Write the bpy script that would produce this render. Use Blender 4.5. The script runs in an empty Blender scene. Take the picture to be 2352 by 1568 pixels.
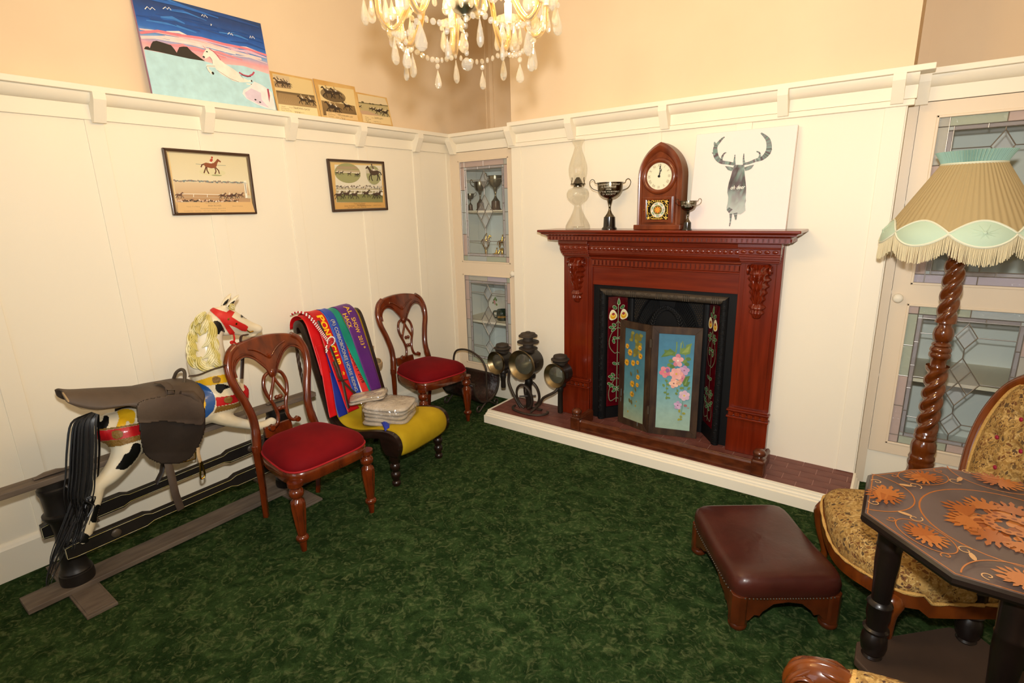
import bpy, math, random
import numpy as np
from mathutils import Matrix, Vector
random.seed(7)
S = bpy.context.scene
COL = S.collection
PI = math.pi

# ---------------------------------------------------------------- camera
CAM = np.array([3.14828, -3.31393, 1.60]); YAW, PITCH, ROLL, FPX = 0.63675, 0.24680, -0.02573, 1218.4
_f = np.array([-math.sin(YAW)*math.cos(PITCH), math.cos(YAW)*math.cos(PITCH), -math.sin(PITCH)])
_r0 = np.array([math.cos(YAW), math.sin(YAW), 0.]); _u0 = np.cross(_r0, _f)
_r = math.cos(ROLL)*_r0 + math.sin(ROLL)*_u0; _u = -math.sin(ROLL)*_r0 + math.cos(ROLL)*_u0
cd = bpy.data.cameras.new('camera'); cam = bpy.data.objects.new('camera', cd); COL.objects.link(cam)
cam.matrix_world = Matrix(((_r[0], _u[0], -_f[0], CAM[0]), (_r[1], _u[1], -_f[1], CAM[1]), (_r[2], _u[2], -_f[2], CAM[2]), (0, 0, 0, 1)))
cd.sensor_width = 36.0; cd.lens = 36.0*FPX/2352; cd.clip_start = 0.02; cd.clip_end = 100
S.camera = cam
S.view_settings.view_transform = 'Standard'; S.view_settings.look = 'None'
S.view_settings.gamma = 1.0; S.view_settings.use_curve_mapping = False
S.view_settings.exposure = 0.0

# ---------------------------------------------------------------- light
w = bpy.data.worlds.new('world'); S.world = w; w.use_nodes = True
w.node_tree.nodes['Background'].inputs[0].default_value = (0.80, 0.90, 1.0, 1); w.node_tree.nodes['Background'].inputs[1].default_value = 2.5
def lamp(kind, name, loc, power, color, aim=None, **kw):
    d = bpy.data.lights.new(name, kind); d.energy = power; d.color = color
    for k, v in kw.items(): setattr(d, k, v)
    o = bpy.data.objects.new(name, d); COL.objects.link(o); o.location = loc
    if aim is not None:
        o.rotation_euler = (Vector(aim)-Vector(loc)).to_track_quat('-Z', 'Y').to_euler()
    return o
# the photographer's flash, mounted on top of the camera and tilted up a little
FL = Vector(CAM) + Vector(_u)*0.20
lamp('SPOT', 'flash', FL, 305.0, (1.0, 0.985, 0.94), aim=(1.35, -0.4, 1.72), spot_size=math.radians(152), spot_blend=1.0, shadow_soft_size=0.035)

# ---------------------------------------------------------------- pixel helpers (layout on real planes)
def ray(px, py):
    return _f + (px-1176)/FPX*_r - (py-784)/FPX*_u
def on(px, py, axis, val):
    d = ray(px, py); t = (val-CAM[axis])/d[axis]; return Vector(CAM+t*d)

# ---------------------------------------------------------------- materials
def lin(c):
    return tuple((x/12.92 if x <= 0.04045 else ((x+0.055)/1.055)**2.4) for x in c)
def rgb(h):
    if isinstance(h, str): return lin(tuple(int(h[i:i+2], 16)/255 for i in (0, 2, 4)))
    return tuple(h)
MATS = {}
def mat(name, col, rough=0.5, metal=0.0, col2=None, scale=8.0, detail=3.0, stretch=None, bump=0.0, bscale=None, coat=0.0, sheen=0.0, spec=0.5,
        trans=0.0, ior=1.45, ramp=(0.35, 0.65), alpha=1.0):
    if name in MATS: return MATS[name]
    m = bpy.data.materials.new(name); m.use_nodes = True; nt = m.node_tree; N = nt.nodes; L = nt.links
    b = N['Principled BSDF']; c = rgb(col)
    b.inputs['Base Color'].default_value = (*c, 1); b.inputs['Roughness'].default_value = rough; b.inputs['Metallic'].default_value = metal
    b.inputs['Coat Weight'].default_value = coat; b.inputs['Coat Roughness'].default_value = 0.08
    b.inputs['Sheen Weight'].default_value = sheen; b.inputs['Sheen Tint'].default_value = tuple(min(1, x*2.2+0.02) for x in c)+(1,); b.inputs['Sheen Roughness'].default_value = 0.4; b.inputs['Specular IOR Level'].default_value = spec
    b.inputs['Transmission Weight'].default_value = trans; b.inputs['IOR'].default_value = ior; b.inputs['Alpha'].default_value = alpha
    if col2 is not None or bump:
        tc = N.new('ShaderNodeTexCoord'); mp = N.new('ShaderNodeMapping'); L.new(tc.outputs['Object'], mp.inputs[0])
        if stretch: mp.inputs['Scale'].default_value = stretch
    if col2 is not None:
        nz = N.new('ShaderNodeTexNoise'); nz.inputs['Scale'].default_value = scale; nz.inputs['Detail'].default_value = detail
        L.new(mp.outputs[0], nz.inputs['Vector'])
        rp = N.new('ShaderNodeValToRGB'); L.new(nz.outputs['Fac'], rp.inputs[0]); L.new(rp.outputs[0], b.inputs['Base Color'])
        e = rp.color_ramp.elements; e[0].position, e[1].position = ramp; e[0].color = (*c, 1); e[1].color = (*rgb(col2), 1)
    if bump:
        n2 = N.new('ShaderNodeTexNoise'); n2.inputs['Scale'].default_value = bscale or scale; n2.inputs['Detail'].default_value = 4
        L.new(mp.outputs[0], n2.inputs['Vector'])
        bp = N.new('ShaderNodeBump'); bp.inputs['Strength'].default_value = bump; bp.inputs['Distance'].default_value = 0.01
        L.new(n2.outputs['Fac'], bp.inputs['Height']); L.new(bp.outputs[0], b.inputs['Normal'])
    MATS[name] = m; return m
def emis(name, col, strength):
    m = bpy.data.materials.new(name); m.use_nodes = True; b = m.node_tree.nodes['Principled BSDF']
    b.inputs['Base Color'].default_value = (1, 1, 1, 1); b.inputs['Emission Color'].default_value = (*col, 1); b.inputs['Emission Strength'].default_value = strength
    MATS[name] = m; return m
def glassy(name, tint, gloss=0.16, rough=0.03, body=0.0, bodycol=(1, 1, 1), bump=0.0, bscale=60):
    """thin clear glass: lets light through, mirrors a little, may carry a faint milky body"""
    m = bpy.data.materials.new(name); m.use_nodes = True; nt = m.node_tree; N = nt.nodes; L = nt.links
    N.remove(N['Principled BSDF']); out = N['Material Output']
    tr = N.new('ShaderNodeBsdfTransparent'); tr.inputs[0].default_value = (*tint, 1)
    gl = N.new('ShaderNodeBsdfGlossy'); gl.inputs['Roughness'].default_value = rough
    fr = N.new('ShaderNodeLayerWeight'); fr.inputs['Blend'].default_value = 0.5
    pw = N.new('ShaderNodeMath'); pw.operation = 'POWER'; pw.inputs[1].default_value = 3.0; L.new(fr.outputs['Facing'], pw.inputs[0])
    ma = N.new('ShaderNodeMath'); ma.operation = 'MULTIPLY_ADD'; ma.inputs[1].default_value = 0.45; ma.inputs[2].default_value = gloss*0.35; L.new(pw.outputs[0], ma.inputs[0])
    ms = N.new('ShaderNodeMixShader'); L.new(ma.outputs[0], ms.inputs[0]); L.new(tr.outputs[0], ms.inputs[1]); L.new(gl.outputs[0], ms.inputs[2])
    last = ms
    if body > 0:
        df = N.new('ShaderNodeBsdfTranslucent'); df.inputs[0].default_value = (*bodycol, 1)
        d2 = N.new('ShaderNodeBsdfDiffuse'); d2.inputs[0].default_value = (*bodycol, 1)
        ad = N.new('ShaderNodeMixShader'); ad.inputs[0].default_value = 0.75; L.new(df.outputs[0], ad.inputs[1]); L.new(d2.outputs[0], ad.inputs[2])
        m2 = N.new('ShaderNodeMixShader'); m2.inputs[0].default_value = body; L.new(ms.outputs[0], m2.inputs[1]); L.new(ad.outputs[0], m2.inputs[2]); last = m2
    if bump:
        nz = N.new('ShaderNodeTexNoise'); nz.inputs['Scale'].default_value = bscale; tc = N.new('ShaderNodeTexCoord'); L.new(tc.outputs['Object'], nz.inputs['Vector'])
        bp = N.new('ShaderNodeBump'); bp.inputs['Strength'].default_value = bump; bp.inputs['Distance'].default_value = 0.02
        L.new(nz.outputs['Fac'], bp.inputs['Height']); L.new(bp.outputs[0], gl.inputs['Normal']); L.new(bp.outputs[0], fr.inputs['Normal'])
    L.new(last.outputs[0], out.inputs[0]); MATS[name] = m; return m
def vcol_mat(name, rough=0.6, coat=0.0, noise=0.0, nscale=30):
    m = bpy.data.materials.new(name); m.use_nodes = True; nt = m.node_tree; N = nt.nodes; L = nt.links; b = N['Principled BSDF']
    a = N.new('ShaderNodeAttribute'); a.attribute_name = 'Col'; b.inputs['Roughness'].default_value = rough; b.inputs['Coat Weight'].default_value = coat
    b.inputs['Coat Roughness'].default_value = 0.1
    if noise:
        tc = N.new('ShaderNodeTexCoord'); nz = N.new('ShaderNodeTexNoise'); nz.inputs['Scale'].default_value = nscale; nz.inputs['Detail'].default_value = 5; L.new(tc.outputs['Object'], nz.inputs['Vector'])
        mr = N.new('ShaderNodeMapRange'); mr.inputs[1].default_value = 0.25; mr.inputs[2].default_value = 0.75; mr.inputs[3].default_value = 1-noise; mr.inputs[4].default_value = 1+noise; L.new(nz.outputs['Fac'], mr.inputs[0])
        mx = N.new('ShaderNodeMix'); mx.data_type = 'RGBA'; mx.blend_type = 'MULTIPLY'; mx.inputs[0].default_value = 1
        L.new(a.outputs['Color'], mx.inputs[6]); L.new(mr.outputs[0], mx.inputs[7]); L.new(mx.outputs[2], b.inputs['Base Color'])
    else: L.new(a.outputs['Color'], b.inputs['Base Color'])
    MATS[name] = m; return m

# ---------------------------------------------------------------- mesh helpers
class MB:
    def __init__(s): s.v = []; s.f = []; s.c = None
    def add(s, vs, fs, M=None):
        k = len(s.v)
        s.v += [tuple(M @ Vector(p)) if M is not None else tuple(p) for p in vs]
        s.f += [tuple(i+k for i in f) for f in fs]; return s
    def box(s, a, b, M=None):
        (x0, y0, z0), (x1, y1, z1) = a, b
        return s.add([(x0,y0,z0),(x1,y0,z0),(x1,y1,z0),(x0,y1,z0),(x0,y0,z1),(x1,y0,z1),(x1,y1,z1),(x0,y1,z1)],
                     [(0,3,2,1),(4,5,6,7),(0,1,5,4),(1,2,6,5),(2,3,7,6),(3,0,4,7)], M)
    def prism(s, pts, d0, d1, ax='z', M=None):
        """outline extruded along ax; pts in the other two axes, in order (x,y) for z, (y,z) for x, (x,z) for y"""
        n = len(pts)
        def P(p, d): return {'z': (p[0], p[1], d), 'x': (d, p[0], p[1]), 'y': (p[0], d, p[1])}[ax]
        vs = [P(p, d0) for p in pts]+[P(p, d1) for p in pts]
        return s.add(vs, [tuple(range(n))[::-1], tuple(range(n, 2*n))]+[(i, (i+1) % n, n+(i+1) % n, n+i) for i in range(n)], M)
    def lathe(s, prof, n=24, M=None, cap=True, flute=None):
        vs = []; m = len(prof)
        for i in range(n):
            a = 2*PI*i/n
            for (r, z) in prof:
                k = 1.0
                if flute: k = flute(a, r, z)
                vs.append((r*k*math.cos(a), r*k*math.sin(a), z))
        fs = [(i*m+j, ((i+1) % n)*m+j, ((i+1) % n)*m+j+1, i*m+j+1) for i in range(n) for j in range(m-1)]
        if cap:
            if prof[0][0] > 1e-6: fs.append(tuple(i*m for i in range(n))[::-1])
            if prof[-1][0] > 1e-6: fs.append(tuple(i*m+m-1 for i in range(n)))
        return s.add(vs, fs, M)
    def tube(s, path, r, n=8, closed=False, M=None, flat=1.0, caps=True):
        """round bar along path; r scalar or list; flat squashes it along the second axis"""
        P = [Vector(p) for p in path]; k = len(P); rs = r if hasattr(r, '__len__') else [r]*k
        vs = []; up = None
        for i in range(k):
            a = P[i-1] if (i or closed) else P[0]; b = P[(i+1) % k] if (i < k-1 or closed) else P[-1]
            t = (b-a).normalized()
            if up is None:
                up = Vector((0, 0, 1)) if abs(t.z) < 0.9 else Vector((1, 0, 0))
            side = t.cross(up)
            if side.length < 1e-6: side = t.cross(Vector((0, 1, 0)))
            side.normalize(); up = side.cross(t).normalized()
            for j in range(n):
                q = 2*PI*j/n; vs.append(P[i]+side*math.cos(q)*rs[i]+up*math.sin(q)*rs[i]*flat)
        rng = range(k) if closed else range(k-1)
        fs = [(i*n+j, i*n+(j+1) % n, ((i+1) % k)*n+(j+1) % n, ((i+1) % k)*n+j) for i in rng for j in range(n)]
        if not closed and caps: fs += [tuple(range(n))[::-1], tuple(range((k-1)*n, k*n))]
        return s.add(vs, fs, M)
    def ball(s, c, r, n=12, m=8, sc=(1, 1, 1), M=None):
        prof = [(math.sin(PI*j/m)*r, -math.cos(PI*j/m)*r) for j in range(m+1)]
        prof[0] = (0, -r); prof[-1] = (0, r)
        T = Matrix.Translation(c) @ Matrix.Diagonal((*sc, 1))
        return s.lathe(prof, n, (M @ T) if M is not None else T, cap=False)
    def grid(s, fn, nu, nv, closeu=False, M=None, flip=False):
        vs = [fn(i/(nu if closeu else nu-1), j/(nv-1)) for i in range(nu) for j in range(nv)]
        fs = []
        for i in range(nu if closeu else nu-1):
            for j in range(nv-1):
                q = (i*nv+j, ((i+1) % nu)*nv+j, ((i+1) % nu)*nv+j+1, i*nv+j+1)
                fs.append(q[::-1] if flip else q)
        return s.add(vs, fs, M)
    def mesh(s, name='m', smooth=None):
        me = bpy.data.meshes.new(name); me.from_pydata(s.v, [], s.f); me.update()
        if smooth is not None:
            me.polygons.foreach_set('use_smooth', [True]*len(me.polygons)); me.set_sharp_from_angle(angle=math.radians(smooth))
        if s.c is not None:
            a = me.color_attributes.new('Col', 'FLOAT_COLOR', 'POINT')
            a.data.foreach_set('color', [x for c in s.c for x in (*c, 1.0)])
        return me
def fix(me):
    import bmesh
    b = bmesh.new(); b.from_mesh(me); bmesh.ops.remove_doubles(b, verts=b.verts, dist=1e-6); bmesh.ops.recalc_face_normals(b, faces=b.faces); b.to_mesh(me); b.free(); return me
MW = {}
def link(o, parent=None, M=None):
    COL.objects.link(o); M = M or Matrix()
    if parent is not None: o.parent = parent; MW[o.name] = MW[parent.name] @ M
    else: MW[o.name] = M
    o.matrix_local = M; return o
def obj(name, mb, material, parent=None, smooth=40, bevel=0, seg=2, world=False, sub=0, solid=0, M=None, label=None, kind=None, fixn=False):
    me = mb if isinstance(mb, bpy.types.Mesh) else mb.mesh(name, smooth)
    if world and parent is not None:
        me.transform(MW[parent.name].inverted())
    if fixn: fix(me)
    o = bpy.data.objects.new(name, me); link(o, parent, M)
    if material is not None: me.materials.append(MATS[material] if isinstance(material, str) else material)
    if solid: md = o.modifiers.new('s', 'SOLIDIFY'); md.thickness = solid; md.offset = 0
    if sub: md = o.modifiers.new('u', 'SUBSURF'); md.levels = sub; md.render_levels = sub
    if bevel: md = o.modifiers.new('b', 'BEVEL'); md.width = bevel; md.segments = seg; md.limit_method = 'ANGLE'; md.angle_limit = math.radians(35)
    if label: o['label'] = label
    if kind: o['kind'] = kind
    return o
def tag(o, label, cat, group=None):
    o['label'] = label; o['category'] = cat
    if group: o['group'] = group
    return o
def thing(name, label, cat, loc=(0, 0, 0), rotz=0, group=None, rot=None):
    o = bpy.data.objects.new(name, None); o.empty_display_size = 0.05
    link(o, None, Matrix.Translation(loc) @ (rot.to_4x4() if rot is not None else Matrix.Rotation(rotz, 4, 'Z')))
    return tag(o, label, cat, group)
def struct(name, mb, material, label=None, **kw):
    o = obj(name, mb, material, **kw); o['kind'] = 'structure'
    if label: o['label'] = label
    return o
def sempty(name, label):
    o = bpy.data.objects.new(name, None); link(o); o['kind'] = 'structure'; o['label'] = label; return o
def dup(o, parent=None, M=None):
    c = o.copy(); COL.objects.link(c)
    if parent is not None: c.parent = parent
    if M is not None: c.matrix_local = M
    MW[c.name] = (MW[parent.name] if parent is not None else Matrix()) @ (M if M is not None else o.matrix_local)
    for ch in list(o.children): dup(ch, c)
    return c
def rotm(x=0, y=0, z=0):
    return Matrix.Rotation(z, 4, 'Z') @ Matrix.Rotation(y, 4, 'Y') @ Matrix.Rotation(x, 4, 'X')
T = Matrix.Translation
def spline(pts, n=8, closed=False):
    """Catmull-Rom through pts"""
    P = [np.array(p, float) for p in pts]; k = len(P); out = []
    for i in range(k if closed else k-1):
        p0 = P[(i-1) % k] if (closed or i) else 2*P[0]-P[1]; p1 = P[i]; p2 = P[(i+1) % k]; p3 = P[(i+2) % k] if (closed or i < k-2) else 2*P[-1]-P[-2]
        for j in range(n):
            t = j/n; out.append(tuple(0.5*((2*p1)+(-p0+p2)*t+(2*p0-5*p1+4*p2-p3)*t*t+(-p0+3*p1-3*p2+p3)*t**3)))
    if not closed: out.append(tuple(P[-1]))
    return out
def lerp(a, b, t): return tuple(x+(y-x)*t for x, y in zip(a, b))
def interp(tab, x):
    return float(np.interp(x, [t[0] for t in tab], [t[1] for t in tab]))

# ---------------------------------------------------------------- flat pictures: many coloured polygons on one plane
class Art:
    def __init__(s, O, U, V, step=0.00012):
        s.O = Vector(O); s.U = Vector(U).normalized(); s.V = Vector(V).normalized(); s.N = s.U.cross(s.V).normalized(); s.k = 1; s.step = step
        s.mb = MB(); s.mb.c = []; s.map = None
    def uv(s, px, py):
        d = Vector(ray(px, py)); c = Vector(CAM); t = (s.O-c).dot(s.N)/d.dot(s.N); q = c+d*t-s.O; return (q.dot(s.U), q.dot(s.V))
    def poly(s, pts, col, cols=None, up=True):
        if up: s.k += 1
        n0 = len(s.mb.v)
        for i, p in enumerate(pts):
            q = s.map(p, s.k*s.step) if s.map else s.O+s.U*p[0]+s.V*p[1]+s.N*(s.k*s.step)
            s.mb.v.append(tuple(q)); s.mb.c.append(rgb(cols[i]) if cols else rgb(col))
        a = sum(pts[i][0]*pts[(i+1) % len(pts)][1]-pts[(i+1) % len(pts)][0]*pts[i][1] for i in range(len(pts)))
        f = tuple(range(n0, n0+len(pts))); s.mb.f.append(f if a > 0 else f[::-1])
    def ell(s, c, rx, ry, col, n=20, rot=0, up=True):
        ca, sa = math.cos(rot), math.sin(rot)
        s.poly([(c[0]+rx*math.cos(2*PI*i/n)*ca-ry*math.sin(2*PI*i/n)*sa, c[1]+rx*math.cos(2*PI*i/n)*sa+ry*math.sin(2*PI*i/n)*ca) for i in range(n)], col, up=up)
    def rect(s, x0, y0, x1, y1, col, col2=None, up=True):
        s.poly([(x0, y0), (x1, y0), (x1, y1), (x0, y1)], col, [col, col, col2, col2] if col2 else None, up)
    def stroke(s, pts, wd, col, taper=False, up=True):
        n = len(pts)
        if n < 2: return
        L_, R_ = [], []
        for i in range(n):
            a = pts[max(i-1, 0)]; b = pts[min(i+1, n-1)]; dx, dy = b[0]-a[0], b[1]-a[1]; l = math.hypot(dx, dy) or 1
            h = wd/2*(1 if not taper else max(0.12, math.sin(PI*(i+0.3)/(n-0.4)))); L_.append((pts[i][0]-dy/l*h, pts[i][1]+dx/l*h)); R_.append((pts[i][0]+dy/l*h, pts[i][1]-dx/l*h))
        if up: s.k += 1
        for i in range(n-1): s.poly([R_[i], R_[i+1], L_[i+1], L_[i]], col, up=False)
    def text(s, body, pos, size, col, rot=0.0, align='LEFT', sx=1.0, bold=0.0, shear=0.0):
        s.k += 1; ca, sa = math.cos(rot), math.sin(rot)
        vs, fs = text_mesh(body, size, align, bold, shear); n0 = len(s.mb.v)
        for (x, y) in vs:
            x *= sx; p = (pos[0]+x*ca-y*sa, pos[1]+x*sa+y*ca)
            s.mb.v.append(tuple(s.map(p, s.k*s.step) if s.map else s.O+s.U*p[0]+s.V*p[1]+s.N*(s.k*s.step))); s.mb.c.append(rgb(col))
        s.mb.f += [tuple(i+n0 for i in f) for f in fs]
    def build(s, name, material, parent):
        return obj(name, s.mb, material, parent, smooth=None, world=True)
def text_mesh(body, size, align='LEFT', bold=0.0, shear=0.0):
    cu = bpy.data.curves.new('t', 'FONT'); cu.body = body; cu.size = size; cu.align_x = align; cu.resolution_u = 3; cu.offset = bold*size; cu.shear = shear
    o = bpy.data.objects.new('t', cu); COL.objects.link(o)
    me = o.to_mesh(); vs = [(v.co.x, v.co.y) for v in me.vertices]; fs = [tuple(p.vertices) for p in me.polygons]
    o.to_mesh_clear(); bpy.data.objects.remove(o); bpy.data.curves.remove(cu)
    return vs, fs
# ================================================================ common materials
mat('cream', 'efe6d2', 0.45, spec=0.3)
mat('cream2', 'e2d0b6', 0.42, spec=0.35)
mat('plaster', 'e6cfae', 0.85, col2='e3cbaa', scale=2.5, bump=0.03, bscale=60)
mat('ceiling_white', 'f2eee6', 0.9)
mat('inside_white', 'f0f2ee', 0.6)
mat('mahogany', '72220a', 0.26, col2='5c1805', scale=4, stretch=(9, 9, 0.7), detail=6, coat=0.35)
mat('mahogany_h', '74240b', 0.26, col2='5f1906', scale=4, stretch=(0.7, 9, 9), detail=6, coat=0.35)
mat('mahogany_lit', '873015', 0.2, col2='6a2009', scale=5, stretch=(6, 6, 1), detail=5, coat=0.6)  # lighter mahogany for the dentils: the light they catch is put into the colour
mat('oak', '8a4a22', 0.32, col2='6a3213', scale=5, stretch=(2, 2, 1), detail=5, coat=0.25)
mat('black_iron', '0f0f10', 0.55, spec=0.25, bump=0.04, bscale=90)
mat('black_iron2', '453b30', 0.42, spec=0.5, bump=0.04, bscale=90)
mat('dark_wood', '24120c', 0.35, col2='170b07', scale=6, stretch=(2, 2, 10), coat=0.25)
mat('lead', '98948f', 0.32, metal=0.8)
vcol_mat('print', 0.55)
vcol_mat('print_gloss', 0.18, coat=0.5)
vcol_mat('paint', 0.5, noise=0.10, nscale=25)

def carpet():
    m = bpy.data.materials.new('carpet'); m.use_nodes = True; nt = m.node_tree; N = nt.nodes; L = nt.links; b = N['Principled BSDF']
    b.inputs['Roughness'].default_value = 0.95; b.inputs['Specular IOR Level'].default_value = 0.02
    tc = N.new('ShaderNodeTexCoord')
    def noise(sc, det, dist=0.0):
        n = N.new('ShaderNodeTexNoise'); n.inputs['Scale'].default_value = sc; n.inputs['Detail'].default_value = det; n.inputs['Distortion'].default_value = dist
        L.new(tc.outputs['Object'], n.inputs['Vector']); return n
    def ramp(n, a, ca, z, cz):
        r = N.new('ShaderNodeValToRGB'); e = r.color_ramp.elements; e[0].position, e[1].position = a, z; e[0].color = (*rgb(ca), 1); e[1].color = (*rgb(cz), 1); L.new(n.outputs['Fac'], r.inputs[0]); return r
    def mix(f, a, c, mode='MIX', fac=None):
        x = N.new('ShaderNodeMix'); x.data_type = 'RGBA'; x.blend_type = mode
        if fac is not None: x.inputs[0].default_value = fac
        else: L.new(f, x.inputs[0])
        L.new(a, x.inputs[6]); L.new(c, x.inputs[7]); return x.outputs[2]
    n1 = noise(7, 6, 2.0); n2 = noise(22, 9, 2.4); n3 = noise(1.3, 3); n4 = noise(260, 2); n5 = noise(70, 5, 1.0)
    r1 = ramp(n1, 0.40, '273b1e', 0.68, '425a31'); r2 = ramp(n2, 0.50, '000000', 0.74, 'd4d4d4')
    c1 = N.new('ShaderNodeRGB'); c1.outputs[0].default_value = (*rgb('7b8556'), 1)
    x = mix(r2.outputs[0], r1.outputs[0], c1.outputs[0])
    r5 = ramp(n5, 0.3, 'b0b0b0', 0.75, 'ffffff'); x = mix(None, x, r5.outputs[0], 'MULTIPLY', 0.8)
    r4 = ramp(n4, 0.2, 'a8a8a8', 0.8, 'ffffff'); x = mix(None, x, r4.outputs[0], 'MULTIPLY', 0.7)
    L.new(x, b.inputs['Base Color'])
    bp = N.new('ShaderNodeBump'); bp.inputs['Strength'].default_value = 0.5; bp.inputs['Distance'].default_value = 0.006; L.new(n4.outputs['Fac'], bp.inputs['Height']); L.new(bp.outputs[0], b.inputs['Normal'])
    MATS['carpet'] = m
carpet()

# ================================================================ shell
XL, XR, YB, YA, YD, YF, ZC = 0.0, 4.25, 0.0, 0.13, 0.70, -5.2, 3.35      # left, right, breast, cupboard plane, alcove back, front wall, ceiling
X1, X2 = 0.740, 3.075                                                   # chimney breast
struct('floor', MB().box((-0.2, YF-0.2, -0.1), (XR+0.2, YD+0.2, 0)), 'carpet', 'dark green patterned carpet', smooth=None)
struct('ceiling', MB().box((-0.2, YF-0.2, ZC), (XR+0.2, YD+0.2, ZC+0.1)), 'ceiling_white', smooth=None)
ZP = 2.10                                                               # panelling below, plaster above
def wall(name, lo, hi, label):
    o = struct(name, MB().box(lo[:2]+(0,), hi[:2]+(ZP,)), 'cream', label, smooth=None)
    p = obj('plaster', MB().box(lo[:2]+(ZP,), hi[:2]+(ZC,)), 'plaster', o, smooth=None); return o
wl = wall('wall_left', (-0.15, YF), (XL, YD), 'cream panelled left wall with tan plaster above the plate rail')
wbm = MB(); wbm.box((X1, YB, 0), (1.44, YD, ZP)); wbm.box((2.39, YB, 0), (X2, YD, ZP)); wbm.box((1.44, YB, 1.085), (2.39, YD, ZP)); wbm.box((1.44, 0.35, 0), (2.39, YD, 1.085)); wbm.box((1.44, YB, 0), (2.39, 0.35, 0.085))
wb = struct('wall_back', wbm, 'cream', 'cream chimney breast wall with tan plaster above the plate rail', smooth=None)
obj('plaster', MB().box((X1, YB, ZP), (X2, YD, ZC)), 'plaster', wb, smooth=None)
struct('wall_alcove', MB().box((-0.15, YD, 0), (XR+0.15, YD+0.15, ZC)), 'plaster', 'tan plaster wall at the back of the alcoves', smooth=None)
wr = wall('wall_right', (XR, YF), (XR+0.15, YD), 'cream panelled wall on the right')
# front wall behind the camera, with a window
fw = MB(); wx0, wx1, wz0, wz1 = 1.0, 2.6, 0.8, 2.4
fw.box((-0.15, YF-0.15, 0), (wx0, YF, ZC)); fw.box((wx1, YF-0.15, 0), (XR+0.15, YF, ZC)); fw.box((wx0, YF-0.15, 0), (wx1, YF, wz0)); fw.box((wx0, YF-0.15, wz1), (wx1, YF, ZC))
struct('wall_front', fw, 'cream', 'cream wall with the window', smooth=None)
win = sempty('window_1', 'white timber sash window')
fr = MB()
for a, b in (((wx0, YF-0.1, wz0), (wx0+0.06, YF-0.04, wz1)), ((wx1-0.06, YF-0.1, wz0), (wx1, YF-0.04, wz1)), ((wx0, YF-0.1, wz0), (wx1, YF-0.04, wz0+0.06)),
             ((wx0, YF-0.1, wz1-0.06), (wx1, YF-0.04, wz1)), ((wx0, YF-0.1, 1.58), (wx1, YF-0.04, 1.63)), ((1.78, YF-0.1, wz0), (1.82, YF-0.04, wz1))): fr.box(a, b)
obj('window_frame', fr, 'cream', win, smooth=None)
MATS['clear'] = glassy('clear', (0.97, 0.98, 0.97), gloss=0.12)
obj('pane', MB().box((wx0, YF-0.075, wz0), (wx1, YF-0.07, wz1)), 'clear', win, smooth=None)

# vertical cover strips
for y in (-4.4, -3.88, -3.36, -2.865, -2.35, -1.85, -1.355, -0.80, -0.285):
    obj('cover_strip', MB().box((-0.004, y, 0.15), (0.007, y+0.075, 2.05)), 'cream', wl, bevel=0.002, smooth=None)
obj('cover_strip', MB().box((-0.004, 0.09, 0.15), (0.007, 0.13, 2.05)), 'cream', wl, smooth=None)
for x in (X1, 1.255, 1.785, 2.30, 2.985):
    obj('cover_strip', MB().box((x, -0.008, 1.46 if 1.2 < x < 2.6 else 0.103), (x+(0.085), 0.004, 2.04)), 'cream', wb, bevel=0.002, smooth=None)
struct('baseboard_left', MB().prism([(0.0, 0), (0.024, 0), (0.024, 0.15), (0.016, 0.165), (0.006, 0.175), (0, 0.175)], YF, YA, 'y'), 'cream', 'cream baseboard on the left wall', smooth=None)

# plate rails: frieze board, cove, ledge, brackets
ZR = 2.157; RP = 0.09; RT = 0.027
def cove_prof():
    return [(0.012, ZR)]+[(0.012+0.045*math.cos(a), ZR-0.045*math.sin(a)*1.1) for a in np.linspace(0.05, PI/2, 7)]
def bracket_mesh(wd=0.05, dz=0.125):
    # seen from the side: out from the wall along +x, z down
    pr = [(0, 0), (0.078, 0), (0.078, -0.03), (0.028, -dz), (0, -dz)]
    return fix(MB().prism(pr, -wd/2, wd/2, 'y').mesh('bracket'))
BK = bracket_mesh(); BK.materials.append(MATS['cream'])
def rail(name, label, p0, p1, out, brackets, zf):
    """p0->p1 along the wall (xy), out = unit outward normal"""
    r = sempty(name, label)
    p0 = Vector((*p0, 0)); p1 = Vector((*p1, 0)); d = (p1-p0); L_ = d.length; d.normalize(); o = Vector((*out, 0))
    M = Matrix(((o.x, d.x, 0, p0.x), (o.y, d.y, 0, p0.y), (0, 0, 1, 0), (0, 0, 0, 1)))
    e = L_
    obj('frieze_board', MB().prism([(0, zf), (0.016, zf), (0.016, ZR), (0, ZR)], 0, e, 'y', M), 'cream', r, smooth=None, bevel=0.002, fixn=True)
    obj('cove', MB().prism([(0, ZR), (0.062, ZR), (0.060, ZR-0.012), (0.045, ZR-0.034), (0.028, ZR-0.043), (0.016, ZR-0.046), (0, ZR-0.046)], 0, e, 'y', M), 'cream', r, smooth=35, fixn=True)
    obj('ledge', MB().prism([(0, ZR), (RP, ZR), (RP, ZR+RT), (0, ZR+RT)], rail.a0, e+rail.a1, 'y', M), 'cream', r, smooth=None, bevel=0.003, fixn=True)
    for t in brackets:
        b = bpy.data.objects.new('bracket', BK); link(b, r, M @ T((0.016, t, ZR)))
    return r
rail.a0 = 0; rail.a1 = 0
rail('trim_1', 'cream plate rail with brackets along the left wall', (0, YF), (0, YA), (1, 0), [y-YF for y in (-4.3, -3.78, -3.27, -2.77, -2.30, -1.81, -1.32, -0.80, -0.27)], 2.045)
rail('trim_2', 'cream plate rail over the left cupboard', (0, YA), (X1, YA), (0, -1), [0.075], 2.047)
rail.a0, rail.a1 = 0.055, 0.055
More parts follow.
